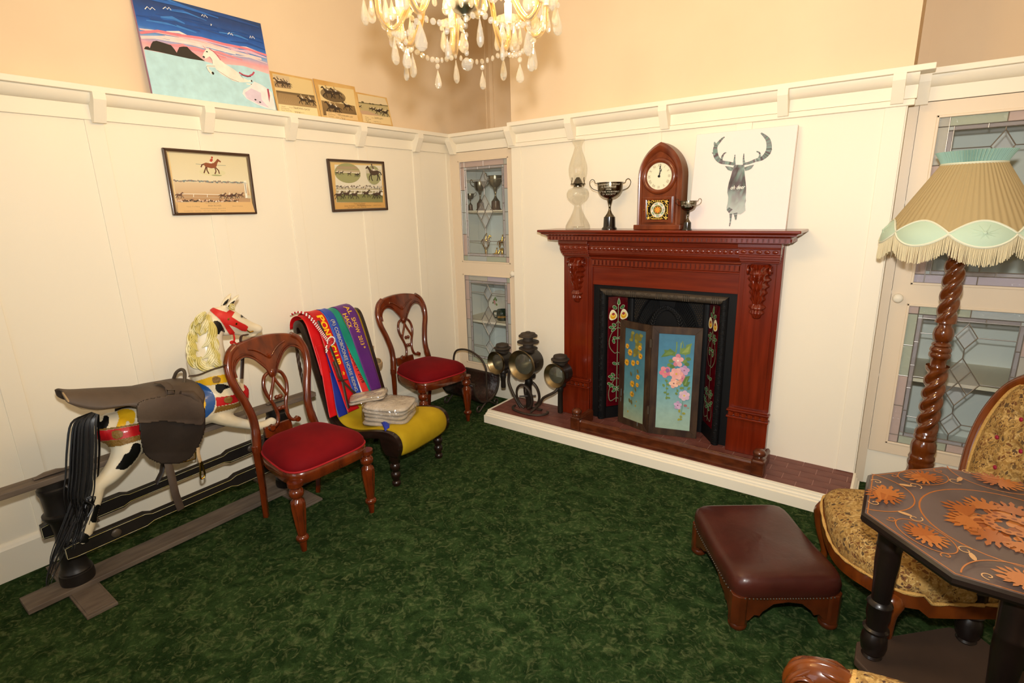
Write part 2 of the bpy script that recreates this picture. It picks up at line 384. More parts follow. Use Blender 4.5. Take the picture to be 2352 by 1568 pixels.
rb = rail('trim_3', 'cream plate rail with brackets across the chimney breast', (X1-0.03, YB), (X2+0.03, YB), (0, -1), [0.055, 0.55, 1.19, 1.83, 2.32], 2.052)
obj('bead', MB().box((X1-0.02, -0.024, 2.022), (X2+0.025, 0, 2.050)), 'cream', rb, bevel=0.003, smooth=None)
rail.a0, rail.a1 = 0, 0
rail('trim_4', 'cream plate rail over the right cupboard', (X2, YA), (XR, YA), (0, -1), [0.05, 0.55, 1.05], 2.047)
# flat tops of the alcove cupboards, carrying the rails back to the alcove wall
for x0, x1, nm in ((0, X1, 'trim_5'), (X2, XR, 'trim_6')):
    struct(nm, MB().box((x0, YA, ZR), (x1, YD, ZR+RT)), 'cream', 'cream board closing the top of a cupboard', smooth=None)
tw = sempty('trim_7', 'thin plaster cover strips in the alcove corners')
for a, b in (((0, YD-0.055, ZR+0.027), (0.012, YD, ZC)), ((0, YD-0.012, ZR+0.027), (0.05, YD, ZC)), ((X2, YD-0.012, ZR+0.027), (X2+0.045, YD, ZC)), ((XR-0.05, YD-0.012, ZR+0.027), (XR, YD, ZC))):
    obj('cover_strip', MB().box(a, b), 'plaster', tw, smooth=None)
# ================================================================ hearth
mat('quarry', '74443a', 0.5, col2='64372f', scale=9, bump=0.05, bscale=50)
mat('grout', 'a88074', 0.9)
H0, H1, HY, HZ = 0.690, 3.105, -0.378, 0.10
h = thing('hearth', 'raised hearth of red-brown quarry tiles with a cream moulded kerb', 'hearth', (1.9, -0.19, 0))
kp = [(0, 0), (0, 0.060), (0.009, 0.061), (0.009, 0.074), (0.012, 0.078), (0.017, 0.079), (0.017, 0.091), (0.022, 0.092), (0.022, HZ+0.003), (0.034, HZ+0.003), (0.034, 0)]
def kerb_side(mb, p0, p1, inward):
    # mitred run of the kerb profile
    d = (Vector(p1)-Vector(p0)).normalized(); i0, i1 = inward
    vs = []; n = len(kp)
    for P, dd in ((p0, i0), (p1, i1)):
        for (o, z) in kp: vs.append((P[0]+dd[0]*o, P[1]+dd[1]*o, z))
    mb.add(vs, [tuple(range(n)), tuple(range(n, 2*n))[::-1]]+[(i, (i+1) % n, n+(i+1) % n, n+i) for i in range(n)])
for p0, p1, inn in (((H0, HY), (H1, HY), ((1, 1), (-1, 1))), ((H0, 0), (H0, HY), ((1, 0), (1, 1))), ((H1, HY), (H1, 0), ((-1, 1), (-1, 0)))):
    k = MB(); kerb_side(k, p0, p1, inn); obj('kerb', k, 'cream', h, smooth=None, world=True, fixn=True)
obj('mortar_bed', MB().box((H0+0.03, HY+0.03, 0), (H1-0.03, 0, HZ-0.003)), 'grout', h, smooth=None, world=True)
tl, tw_ = 0.150, 0.0715
def tile_mesh(l):
    g = 0.0018; me = MB().box((-l/2+g, -tw_/2+g, -0.008), (l/2-g, tw_/2-g, 0.0)).mesh('tile'); me.materials.append(MATS['quarry']); return me
TM = {}
Hinv = MW[h.name].inverted()
for r in range(5):
    y = HY+0.034+tw_*(r+0.5); x = H0+0.034-(0.075 if r % 2 else 0.0)
    while x < H1-0.034:
        a = max(x, H0+0.034); b = min(x+tl, H1-0.034)
        if b-a > 0.012:
            key = round(b-a, 3); TM.setdefault(key, tile_mesh(b-a))
            o = bpy.data.objects.new('tile', TM[key]); link(o, h, T(Hinv @ Vector(((a+b)/2, y, HZ-random.uniform(0.0003, 0.0012)))))
        x += tl

# ================================================================ mantelpiece
MX = 1.915
mp = thing('mantelpiece', 'carved dark mahogany mantelpiece with dentils and acanthus corbels', 'mantelpiece', (MX, 0, HZ))
PB = 'mahogany'
def mpart(name, mb, m=PB, **kw): return obj(name, mb, m, mp, world=True, **kw)
for sx in (-1, 1):
    a, b = sorted((MX+sx*0.475, MX+sx*0.70))
    q = mpart('pilaster', MB().box((a, -0.058, HZ), (b, -0.001, 1.375)), bevel=0.003, smooth=None)
    # raised centre board on the pilaster
    c, d = sorted((MX+sx*0.505, MX+sx*0.672))
    obj('face_board', MB().box((c, -0.066, 0.395), (d, -0.055, 1.27)), PB, q, world=True, bevel=0.003, smooth=None)
    e, f = sorted((MX+sx*0.478, MX+sx*0.705))
    pl = mpart('plinth', MB().box((e, -0.082, HZ), (f, -0.05, 0.325)), bevel=0.003, smooth=None)
    obj('plinth_moulding', MB().box((e-0.006, -0.100, 0.325), (f+0.006, -0.05, 0.336)).box((e, -0.080, 0.336), (f, -0.05, 0.366)).box((e-0.006, -0.098, 0.366), (f+0.006, -0.05, 0.376)).box((e+0.004, -0.088, 0.376), (f-0.004, -0.05, 0.388)), 'mahogany_h', pl, world=True, smooth=None, bevel=0.002)
    dm = MB().box((-0.012, -0.016, 0), (0.012, 0, 0.024)).mesh('plinth_dentil'); dm.materials.append(MATS['mahogany_lit'])
    for i in range(6):
        o = bpy.data.objects.new('plinth_dentil', dm); link(o, pl, MW[pl.name].inverted() @ T((e+0.022+i*(f-e-0.044)/5, -0.080, 0.339)))
    # stepped capital with carved bands
    cap = MB(); e0, f0 = sorted((MX+sx*0.482, MX+sx*0.690))
    for z0, z1, p, g in ((1.262, 1.272, 0.088, -0.006), (1.272, 1.286, 0.100, 0.0), (1.286, 1.300, 0.114, 0.004), (1.300, 1.312, 0.120, 0.008), (1.312, 1.345, 0.126, 0.010), (1.345, 1.352, 0.138, 0.014), (1.352, 1.385, 0.142, 0.016)):
        cap.box((e0-g*0.5, -p, z0), (f0+g*0.5, -0.05, z1))
    cp = mpart('capital', cap, 'mahogany_h', bevel=0.003, smooth=None)
    orn = MB()
    for i in range(5): orn.ball((e0+0.022+i*(f0-e0-0.044)/4, -0.125, 1.3285), 0.014, 10, 6, (1.25, 0.35, 0.75))
    for i in range(26): orn.box((e0+0.004+i*(f0-e0-0.008)/25.6, -0.1175, 1.287), (e0+0.004+(i+0.55)*(f0-e0-0.008)/25.6, -0.112, 1.299))
    obj('carved_band', orn, 'mahogany_h', cp, world=True, smooth=60, kind='stuff')
    # acanthus corbel
    cx = MX+sx*0.588
    W = [(0, .050), (.05, .060), (.16, .062), (.35, .055), (.55, .045), (.70, .036), (.735, .034), (.74, .040), (.79, .050), (.82, .048), (.825, .040), (.90, .040), (.97, .026), (1, .016)]
    D = [(0, .060), (.06, .078), (.16, .082), (.35, .066), (.55, .046), (.70, .030), (.735, .026), (.74, .030), (.79, .040), (.82, .038), (.825, .030), (.90, .034), (.97, .024), (1, .008)]
    def cor(u, v):
        t = (u-0.5)*2; ww = interp(W, v); dd = interp(D, v)
        rib = 1+0.20*math.cos(t*PI*5+v*14*(1 if t > 0 else -1))*(1-abs(t)*0.5)*(0.6+0.4*math.sin(v*30))
        lobes = 1+0.14*math.sin(v*52)*abs(t)
        return (cx+t*ww*lobes, -0.060-dd*max(0.0, (1-abs(t)**3.0))*rib, 1.258-v*0.316)
    mpart('corbel', MB().grid(cor, 33, 70), 'mahogany', smooth=70)
    for s2 in (-1, 1):
        scr = MB().tube([(cx+s2*0.058, -0.085+0.030*math.cos(a)*(1-a/14), 1.222+0.030*math.sin(a)*(1-a/14)) for a in np.linspace(0, 11, 40)], 0.006, 6)
        mpart('corbel_scroll', scr, 'mahogany', smooth=60)
# header between the pilasters
mpart('header', MB().box((MX-0.478, -0.046, 1.075), (MX+0.478, -0.001, 1.375)), 'mahogany_h', smooth=None)
mpart('moulding', MB().prism([(-0.046, 1.192), (-0.060, 1.196), (-0.060, 1.202), (-0.050, 1.206), (-0.046, 1.206)], MX-0.478, MX+0.478, 'x'), 'mahogany_h', smooth=None)
mpart('moulding', MB().prism([(-0.046, 1.246), (-0.064, 1.248), (-0.070, 1.254), (-0.066, 1.262), (-0.078, 1.268), (-0.092, 1.282), (-0.094, 1.290), (-0.100, 1.292), (-0.100, 1.302), (-0.108, 1.304), (-0.108, 1.342), (-0.122, 1.346), (-0.126, 1.385), (-0.046, 1.385)], MX-0.484, MX+0.484, 'x'), 'mahogany_h', smooth=25)
orn = MB()
for i in range(30): orn.ball((MX-0.465+i*0.93/29, -0.107, 1.323), 0.0135, 8, 6, (1.1, 0.35, 0.95))
mpart('carved_band', orn, 'mahogany_h', smooth=60, kind='stuff')
dm = MB().box((-0.0075, -0.018, 0), (0.0075, 0, 0.030)).mesh('dentil'); dm.materials.append(MATS['mahogany_lit'])
for i in range(34):
    o = bpy.data.objects.new('dentil', dm); link(o, mp, MW[mp.name].inverted() @ T((MX-0.466+i*0.932/33, -0.046, 1.212)))
# cornice and shelf
cor_ = MB()
def step(z0, z1, h0, y0, h1, y1):
    cor_.add([(MX-h0, 0, z0), (MX-h0, -y0, z0), (MX+h0, -y0, z0), (MX+h0, 0, z0), (MX-h1, 0, z1), (MX-h1, -y1, z1), (MX+h1, -y1, z1), (MX+h1, 0, z1)], [(0, 1, 2, 3), (4, 7, 6, 5), (0, 4, 5, 1), (1, 5, 6, 2), (2, 6, 7, 3)])
step(1.372, 1.380, .705, .148, .735, .178); step(1.380, 1.384, .738, .186, .738, .186); step(1.384, 1.404, .738, .186, .738, .186)
step(1.404, 1.409, .752, .204, .752, .204); step(1.409, 1.420, .752, .204, .772, .224); step(1.420, 1.426, .778, .230, .778, .230); step(1.426, 1.434, .778, .230, .790, .240)
mpart('cornice', cor_, 'mahogany_h', smooth=None, fixn=True)
mpart('shelf', MB().box((MX-0.80, -0.25, 1.434), (MX+0.80, -0.001, 1.450)), 'mahogany_h', bevel=0.005, smooth=None)
d2 = MB().box((-0.0075, -0.014, 0), (0.0075, 0, 0.019)).mesh('cornice_dentil'); d2.materials.append(MATS['mahogany_lit'])
for i in range(56):
    o = bpy.data.objects.new('cornice_dentil', d2); link(o, mp, MW[mp.name].inverted() @ T((MX-0.738+i*1.476/55, -0.186, 1.3845)))
for sx in (-1, 1):
    for i in range(6):
        o = bpy.data.objects.new('cornice_dentil', d2); link(o, mp, MW[mp.name].inverted() @ T((MX+sx*0.738, -0.018-i*0.029, 1.3845)) @ Matrix.Rotation(sx*PI/2, 4, 'Z'))

# ================================================================ cast-iron insert with tiled cheeks
ins = thing('fireplace_insert', 'black cast-iron fireplace insert with dark red rose tiles', 'fireplace', (MX, 0, HZ))
def ipart(name, mb, m='black_iron', **kw): return obj(name, mb, m, ins, world=True, **kw)
pl = MB()
pl.box((MX-0.478, -0.030, HZ), (MX-0.415, -0.002, 1.075)); pl.box((MX+0.415, -0.030, HZ), (MX+0.478, -0.002, 1.075)); pl.box((MX-0.415, -0.030, 1.045), (MX+0.415, -0.002, 1.075))
ipart('surround_plate', pl, smooth=None)
# rounded moulding on three sides, with scroll relief
def mould(p0, p1, i0, i1):
    prof = [(0, -0.030), (0, -0.046), (0.008, -0.056), (0.020, -0.060), (0.034, -0.054), (0.046, -0.040), (0.050, -0.026), (0.050, 0.0), (0, 0)]
    n = len(prof); vs = []
    for P, dd in ((p0, i0), (p1, i1)):
        for (o, y) in prof: vs.append((P[0]+dd[0]*o, y, P[1]+dd[1]*o))
    return MB().add(vs, [tuple(range(n)), tuple(range(n, 2*n))[::-1]]+[(i, (i+1) % n, n+(i+1) % n, n+i) for i in range(n)])
o0 = 0.424
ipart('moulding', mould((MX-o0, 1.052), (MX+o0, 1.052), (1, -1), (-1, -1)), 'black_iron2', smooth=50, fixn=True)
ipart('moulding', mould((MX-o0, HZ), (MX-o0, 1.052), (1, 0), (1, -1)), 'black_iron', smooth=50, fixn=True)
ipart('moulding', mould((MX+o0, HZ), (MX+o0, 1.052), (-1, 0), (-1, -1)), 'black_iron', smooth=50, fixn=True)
rel = MB(); rel2 = MB()
def scroll(mb, c, r, sgn, vertical):
    pts = []
    for a in np.linspace(0, 9.0, 22):
        rr = r*(1-a/11); x = rr*math.cos(a)*sgn; z = rr*math.sin(a)
        pts.append((c[0]+(z if vertical else x), c[1], c[2]+(x if vertical else z)))
    mb.tube(pts, 0.0022, 5)
for i in range(9):
    x = MX-0.35+i*0.70/8
    if i % 2 == 0:
        for k in range(4): rel.box((x-0.02+k*0.012, -0.063, 1.010), (x-0.016+k*0.012, -0.052, 1.046))
    else:
        scroll(rel, (x-0.022, -0.0595, 1.026), 0.015, 1, False); scroll(rel, (x+0.022, -0.0595, 1.030), 0.015, -1, False)
for sx in (-1, 1):
    for i in range(12):
        z = 0.14+i*0.86/11; xx = MX+sx*(o0-0.020)
        if i % 2 == 0:
            for k in range(4): rel2.box((xx-0.016, -0.063, z-0.02+k*0.012), (xx+0.016, -0.052, z-0.016+k*0.012))
        else:
            scroll(rel2, (xx, -0.0595, z-0.022), 0.015, 1, True); scroll(rel2, (xx, -0.0595, z+0.022), 0.015, -1, True)
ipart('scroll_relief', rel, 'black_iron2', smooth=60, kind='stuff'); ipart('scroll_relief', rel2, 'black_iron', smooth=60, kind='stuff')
mat('red_glaze', '5c0713', 0.10, coat=0.9, col2='480510', scale=20)
GLZ = {'st': 'a9b894', 'lf': '24502a', 'lf2': '4f8a4a', 'y1': 'f0dd9c', 'y2': 'e8a820', 'rd': '8c1024'}
def rose_art(art, wd, ht, parent):
    """climbing rose: u 0..wd, v 0..ht"""
    X = lambda u: u*wd; Y = lambda v: v*ht
    def st(pts, w_=0.0045): art.stroke([(X(a), Y(b)) for a, b in pts], w_, GLZ['st']); art.stroke([(X(a), Y(b)) for a, b in pts], w_*0.5, '3d5a36')
    def leaf(u, v, a, l=0.030, w_=0.017):
        c = (X(u), Y(v)); pts = []
        for k in range(12):
            t = 2*PI*k/12; rx = l/2*math.cos(t); ry = w_/2*math.sin(t)*(1+0.15*math.cos(5*t)); pts.append((c[0]+rx*math.cos(a)-ry*math.sin(a), c[1]+rx*math.sin(a)+ry*math.cos(a)))
        art.poly([(c[0]+(p[0]-c[0])*1.25, c[1]+(p[1]-c[1])*1.25) for p in pts], 'b9c6a4'); art.poly(pts, GLZ['lf']); art.poly([(c[0]+(p[0]-c[0])*0.55, c[1]+(p[1]-c[1])*0.55) for p in pts], GLZ['lf2'])
    st([(0.5, 0.02), (0.5, 0.99)], 0.006)
    for s in (-1, 1):
        st(spline([(0.5, 0.73), (0.5+s*0.25, 0.70), (0.5+s*0.42, 0.62), (0.5+s*0.38, 0.55), (0.5+s*0.15, 0.495), (0.5, 0.50)], 5))
        st(spline([(0.5, 0.26), (0.5+s*0.2, 0.22), (0.5+s*0.40, 0.13), (0.5+s*0.33, 0.04), (0.5+s*0.08, 0.055), (0.5, 0.07)], 5))
        st(spline([(0.5, 0.79), (0.5+s*0.12, 0.76), (0.5+s*0.2, 0.72)], 4)); st(spline([(0.5, 0.40), (0.5+s*0.2, 0.40)], 4))
        for (u, v, a) in ((0.30, 0.755, 0.6), (0.16, 0.735, 0.2), (0.27, 0.71, -0.5), (0.36, 0.635, 0.3), (0.30, 0.605, 1.2), (0.36, 0.395, 0.5), (0.30, 0.29, 0.6), (0.17, 0.275, 0.1), (0.28, 0.25, -0.4), (0.12, 0.205, 0.5), (0.22, 0.185, -0.3), (0.38, 0.165, 0.2), (0.36, 0.135, -0.4)):
            u2 = 0.5+s*(0.5-u); a2 = (PI-a) if s < 0 else a; leaf(u2, v, a2)
        leaf(0.5+s*0.19, 0.915, (0.6 if s > 0 else PI-0.6), 0.032, 0.020)
        c = (X(0.5+s*0.27), Y(0.845)); pet = []
        for k in range(16):
            t = 2*PI*k/16; r_ = 1+0.10*math.cos(3*t+1); pet.append((c[0]+0.030*r_*math.cos(t), c[1]+0.037*r_*math.sin(t)))
        art.poly(pet, 'f6ecc9'); art.ell((c[0]-s*0.002, c[1]-0.004), 0.024, 0.026, GLZ['y1']); art.ell((c[0]-s*0.001, c[1]-0.006), 0.021, 0.020, GLZ['y2'])
        art.ell((c[0]-s*0.001, c[1]+0.002), 0.015, 0.014, 'f4cc5a'); art.ell((c[0]-s*0.003, c[1]+0.008), 0.010, 0.009, GLZ['rd']); art.ell((c[0]-s*0.003, c[1]+0.008), 0.005, 0.004, 'c8506a')
    art.poly([(X(0.5)-0.013, Y(0.945)), (X(0.5), Y(0.932)), (X(0.5)+0.013, Y(0.945)), (X(0.5)+0.009, Y(0.975)), (X(0.5), Y(1.0)), (X(0.5)-0.009, Y(0.975))], 'b9c6a4')
    art.poly([(X(0.5)-0.009, Y(0.948)), (X(0.5), Y(0.937)), (X(0.5)+0.009, Y(0.948)), (X(0.5)+0.006, Y(0.972)), (X(0.5), Y(0.992)), (X(0.5)-0.006, Y(0.972))], '3f7a3c')
for sx in (-1, 1):
    A = Vector((MX+sx*0.376, -0.020, 0)); B = Vector((MX+sx*0.275, 0.110, 0))
    if sx < 0: O, E = A, B
    else: O, E = B, A
    U = (E-O).normalized(); wd = (E-O).length; N_ = U.cross(Vector((0, 0, 1)))
    if N_.y > 0: N_ = -N_
    M = Matrix(((U.x, -N_.x, 0, O.x), (U.y, -N_.y, 0, O.y), (0, 0, 1, 0), (0, 0, 0, 1)))
    cheek = obj('cheek', MB().box((0, 0.004, HZ), (wd, 0.02, 1.03), M), 'black_iron', ins, world=True, smooth=None, fixn=True)
    obj('cheek_frame', MB().box((0, -0.006, HZ), (wd, 0.006, 0.185), M).box((0, -0.006, 0.992), (wd, 0.006, 1.03), M).box((wd-0.012, -0.006, HZ) if sx < 0 else (0, -0.006, HZ), (wd+0.004, 0.006, 1.03) if sx < 0 else (0.012, 0.006, 1.03), M), 'black_iron', cheek, world=True, smooth=None, fixn=True)
    for i in range(5):
        z0 = 0.188+i*0.1604; obj('tile', MB().box((0.006, -0.003, z0+0.0008), (wd-0.006, 0.006, z0+0.1596), M), 'red_glaze', ins, world=True, smooth=None, bevel=0.0012, fixn=True)
    art = Art(O+N_*0.0032+Vector((0, 0, 0.20))+U*0.006, U, (0, 0, 1), step=0.00004); rose_art(art, wd-0.012, 0.78, ins)
    art.build('rose_glaze', 'print_gloss', ins)
# hearth tiles inside the opening
for r in range(3):
    for i in range(6):
        o = bpy.data.objects.new('tile', TM[0.15]); link(o, ins, T(MW[ins.name].inverted() @ Vector((1.465+0.15*(i+0.5)-(0.03 if r % 2 else 0), tw_*(r+0.5)-0.02+0.02, HZ-0.0005))))
# back plate with wreath, arch and studded spandrels
ipart('back_plate', MB().box((MX-0.30, 0.11, HZ), (MX+0.30, 0.125, 1.05)).box((MX-0.40, -0.01, 1.03), (MX+0.40, 0.12, 1.045)), smooth=None)
for sx in (-1, 1): ipart('stile', MB().prism([(MX+sx*0.275, 0.110), (MX+sx*0.275, 0.098), (MX+sx*0.262, 0.094), (MX+sx*0.250, 0.094), (MX+sx*0.238, 0.100), (MX+sx*0.236, 0.112)], HZ, 1.03), smooth=None, fixn=True)
arch = MB(); arch2 = MB()
for sx in (-1, 1):
    for rad, tk in ((0.235, 0.006), (0.175, 0.006)):
        arch.tube([(MX+sx*(0.03+rad*math.sin(a)) if False else MX+sx*rad*math.cos(a)*1.0, 0.104, 0.62+rad*1.75*math.sin(a)) for a in np.linspace(0.0, 1.35, 18)], tk, 6)
    for k in range(26):
        a = 0.06+k*1.22/25
        p = [(MX+sx*r_*math.cos(a), 0.107, 0.62+r_*1.75*math.sin(a)) for r_ in (0.182, 0.228)]; arch2.tube(p, 0.0035, 4)
ipart('arch', arch, smooth=60); ipart('arch_ribs', arch2, smooth=60, kind='stuff')
wr_ = MB()
for sx in (-1, 1):
    for k in range(13):
        a = -0.5+k*1.95/12; c = Vector((MX+sx*0.095*math.cos(a), 0.102, 0.795+0.13*math.sin(a)))
        for s2 in (-1, 1):
            tx = -math.sin(a)*sx; tz = math.cos(a); an = math.atan2(tz, tx)+s2*0.55
            wr_.ball((0, 0, 0), 0.021, 8, 6, (1.0, 0.25, 0.36), T(c+Vector((math.cos(an), 0, math.sin(an)))*0.012) @ Matrix.Rotation(-an, 4, 'Y'))
wr_.tube([(MX+0.095*math.cos(a), 0.106, 0.795+0.13*math.sin(a)) for a in np.linspace(-0.6, PI+0.6, 40)], 0.007, 6)
ipart('wreath', wr_, smooth=60)
st_ = MB()
for sx in (-1, 1):
    for i in range(11):
        for j in range(16):
            x = 0.228-i*0.0145+(0.00725 if j % 2 else 0); z = 1.018-j*0.0125
            rr = math.hypot(x, (z-0.62)/1.75)
            if rr > 0.246 and x < 0.232: st_.add([(MX+sx*x-0.004, 0.110, z-0.004), (MX+sx*x+0.004, 0.110, z-0.004), (MX+sx*x+0.004, 0.110, z+0.004), (MX+sx*x-0.004, 0.110, z+0.004), (MX+sx*x, 0.103, z)], [(0, 1, 4), (1, 2, 4), (2, 3, 4), (3, 0, 4)])
ipart('studs', st_, 'black_iron2', smooth=None, kind='stuff')

# ================================================================ fender
fd = thing('fender', 'low brown wooden fender with ball-topped corner posts on the hearth', 'fender', (2.05, -0.3, HZ))
FX0, FX1, FYF = 1.428, 2.668, -0.342
mat('fender_wood', '5e2c14', 0.3, col2='431b0b', scale=5, stretch=(3, 3, 8), coat=0.3)
def rail_prof(hh): return [(-0.018, 0), (0.018, 0), (0.018, hh-0.012), (0.012, hh), (0.004, hh), (0.002, hh-0.004), (-0.002, hh-0.004), (-0.004, hh), (-0.012, hh), (-0.018, hh-0.012)]
obj('front_rail', MB().prism([(p[0]+FYF+0.036, p[1]+HZ) for p in rail_prof(0.078)], FX0+0.06, FX1-0.06, 'x'), 'fender_wood', fd, world=True, smooth=None, bevel=0.002, fixn=True)
for x in (FX0+0.036, FX1-0.036):
    obj('side_rail', MB().prism([(p[0]*1.2+x, p[1]+HZ) for p in rail_prof(0.082)], FYF+0.06, -0.105, 'y'), 'fender_wood', fd, world=True, smooth=None, bevel=0.002, fixn=True)
    q = obj('post', MB().box((x-0.036, FYF, HZ), (x+0.036, FYF+0.070, HZ+0.098)), 'fender_wood', fd, world=True, smooth=None, bevel=0.012, seg=3)
    obj('ball_finial', MB().lathe([(0.030, 0), (0.030, 0.004), (0.018, 0.010), (0.017, 0.014), (0.028, 0.020), (0.034, 0.030), (0.033, 0.042), (0.024, 0.053), (0.010, 0.058), (0, 0.059)], 24, T((x, FYF+0.035, HZ+0.097))), 'fender_wood', q, world=True, smooth=60)

# ================================================================ painted fire screen
mat('old_frame', '2b1a10', 0.55, col2='46321f', scale=7, stretch=(3, 3, 1), detail=6, bump=0.08, bscale=60)
fs = thing('fire_screen', 'folding two-panel fire screen painted with flowers on blue', 'fire screen', (1.895, -0.105, HZ))
HG = Vector((1.897, -0.105, 0)); LP_ = Vector((1.640, -0.030, 0)); RP_ = Vector((2.198, -0.022, 0))
SH, FRW = 0.742, 0.047
def screen_panel(P0, P1):
    U = (P1-P0).normalized(); wd = (P1-P0).length; Bk = Vector((0, 0, 1)).cross(U)
    M = Matrix(((U.x, Bk.x, 0, P0.x), (U.y, Bk.y, 0, P0.y), (0, 0, 1, HZ), (0, 0, 0, 1)))
    g = 0.002; b = FRW; top = SH
    pn = obj('panel', MB().box((b-0.01, 0.006, b-0.01), (wd-b+0.01, 0.012, top-b+0.01), M), 'old_frame', fs, world=True, smooth=None, fixn=True)
    def mit(pts): return MB().prism(pts, 0, 0.020, 'y', M)
    for pts in ([(g, 0), (wd-g, 0), (wd-b, b), (b, b)], [(g, top), (b, top-b), (wd-b, top-b), (wd-g, top)], [(g, 0), (b, b), (b, top-b), (g, top)], [(wd-g, 0), (wd-g, top), (wd-b, top-b), (wd-b, b)]):
        obj('frame_rail', mit(pts), 'old_frame', pn, world=True, smooth=None, bevel=0.0015, fixn=True)
    a = Art(P0+Vector((0, 0, HZ))+(-Bk)*(-0.0055), U, (0, 0, 1)); return a, wd, pn
def sky_fill(a, x0, y0, x1, y1, stops):
    n = len(stops)-1
    for i in range(n): a.rect(x0, y0+(y1-y0)*i/n, x1, y0+(y1-y0)*(i+1)/n, stops[i], stops[i+1], up=False)
def petal_flower(a, c, r, n, col, col2, cen, rot=0.0, sy=1.0):
    r *= 2.35
    for k in range(n):
        t = rot+2*PI*k/n; a.ell((c[0]+r*0.55*math.cos(t), c[1]+r*0.55*math.sin(t)*sy), r*0.52, r*0.46, col if k % 2 else col2, 10, t)
    a.ell(c, r*0.45, r*0.45*sy, col2, 10); a.ell(c, r*0.18, r*0.18, cen, 8)
def daisy(a, c, r, col, cen, sx=0.8):
    r *= 1.25
    for k in range(13):
        t = 2*PI*k/13; a.ell((c[0]+r*0.55*math.cos(t)*sx, c[1]+r*0.55*math.sin(t)), r*0.42, r*0.13, col if k % 3 else 'c98a1a', 8, math.atan2(math.sin(t), math.cos(t)*sx))
    a.ell(c, r*0.22*sx, r*0.22, cen, 8)
a, wd, pn = screen_panel(HG, RP_)
sky_fill(a, FRW-0.006, FRW-0.006, wd-FRW+0.006, SH-FRW+0.006, ['a0bca8', '98b8ac', '82aeb0', '649fae', '4c8aa2', '427a96', '3d7490'])
C3 = lambda x, y: a.uv(1490+x/5.807, 740+y/5.807)
PL = lambda pts: [C3(*p) for p in pts]
G1, G2, G3 = '6f8a45', '5a7a3a', '8a9c4e'
a.stroke(PL([(375, 260), (375, 330), (360, 420)]), 0.007, G1); a.stroke(PL([(435, 270), (420, 420)]), 0.006, G3); a.stroke(PL([(450, 250), (490, 420), (495, 600)]), 0.005, G1)
a.poly(PL([(160, 465), (215, 400), (205, 365), (260, 370), (285, 348), (325, 380), (355, 400), (355, 450), (290, 440), (240, 455)]), G2); a.poly(PL([(200, 440), (260, 385), (330, 405), (300, 430)]), G1)
a.poly(PL([(415, 420), (425, 345), (490, 345), (505, 300), (580, 280), (565, 330), (550, 420), (490, 435)]), G1); a.poly(PL([(440, 410), (500, 350), (550, 310), (530, 400)]), G3)
for (x, y) in ((300, 515), (280, 570), (315, 590), (530, 490), (480, 525), (510, 560)): a.ell(C3(x, y), 0.016, 0.013, G2 if x % 20 else G1, 10)
P1, P2, P3 = 'dd8f93', 'eab0a8', 'c99ab4'
petal_flower(a, C3(390, 510), 0.0145, 5, 'd07f8c', 'e3a3a6', 'f0e0d0', 0.3, 1.5)
petal_flower(a, C3(220, 660), 0.0155, 5, 'e08a8e', 'd9788a', 'b0b070', 0.9, 1.1); a.ell(C3(250, 640), 0.012, 0.015, '8a6a9a')
petal_flower(a, C3(475, 640), 0.0135, 5, 'b98fb4', 'c99fc0', 'a06a90', 0.2)
petal_flower(a, C3(450, 745), 0.012, 5, 'd98d96', 'c97f92', 'b5607a', 0.2)
petal_flower(a, C3(370, 685), 0.0170, 6, 'efb3a8', 'e9a49e', 'd8b04a', 0.1)
a.poly(PL([(450, 800), (490, 720), (555, 710), (520, 790), (555, 790), (520, 855), (470, 850)]), '5c7a3e'); a.poly(PL([(470, 830), (520, 730), (500, 830)]), '7c9a52')
petal_flower(a, C3(335, 810), 0.0125, 5, 'e8a898', 'f0c0a8', '8a5a6a', 0.7, 1.2); petal_flower(a, C3(405, 800), 0.008, 5, 'd99a78', 'd9a890', 'a8a050')
for pts in ([(235, 760), (240, 880), (235, 1000)], [(375, 870), (375, 950)], [(470, 850), (465, 920)], [(455, 1040), (440, 1180), (420, 1290)], [(510, 900), (560, 860)]): a.stroke(PL(pts), 0.0022, G2)
for (x, y, r_) in ((238, 775, .006), (200, 835, .006), (260, 825, .006), (245, 875, .005), (220, 930, .0055), (255, 950, .005), (240, 1000, .0055), (270, 1000, .005), (370, 945, .0055), (385, 905, .005), (440, 870, .007), (535, 875, .006), (410, 1175, .006), (468, 1208, .006), (430, 1250, .005), (400, 1288, .005), (428, 1285, .005)): a.ell(C3(x, y), r_*1.9, r_*1.3, '9a9a3c' if y > 1100 else G1, 9, x)
petal_flower(a, C3(475, 970), 0.0145, 6, 'd9b3c8', 'e0c0cc', 'd8c050', 0.4); petal_flower(a, C3(388, 1098), 0.0105, 5, 'b99ac0', 'cfaccb', '7a4a70', 0.3, 1.3); a.ell(C3(490, 1102), 0.011, 0.009, 'a86a6a'); a.ell(C3(528, 1134), 0.007, 0.003, 'b07a5a')
a.build('flower_painting', 'paint', pn)
a, wd, pn = screen_panel(LP_, HG)
sky_fill(a, FRW-0.006, FRW-0.006, wd-FRW+0.006, SH-FRW+0.006, ['98a284', '7c9c8c', '5c8a8e', '4c7c88', '447484', '3e6a7c', '3a6070'])
C3 = lambda x, y: a.uv(1420+x/5.6, 730+y/5.6)
for (x, y, rx, ry) in ((180, 240, .018, .05), (240, 260, .03, .05), (250, 360, .03, .045), (225, 440, .03, .04), (285, 250, .02, .04)): a.ell(C3(x, y), rx*0.7, ry*0.7, '6f6a2e', 12)
for (x, y) in ((190, 190), (165, 280), (300, 230), (230, 300), (270, 450), (210, 480), (290, 340), (240, 380)): a.ell(C3(x, y), .011, .014, '84803a', 9, x)
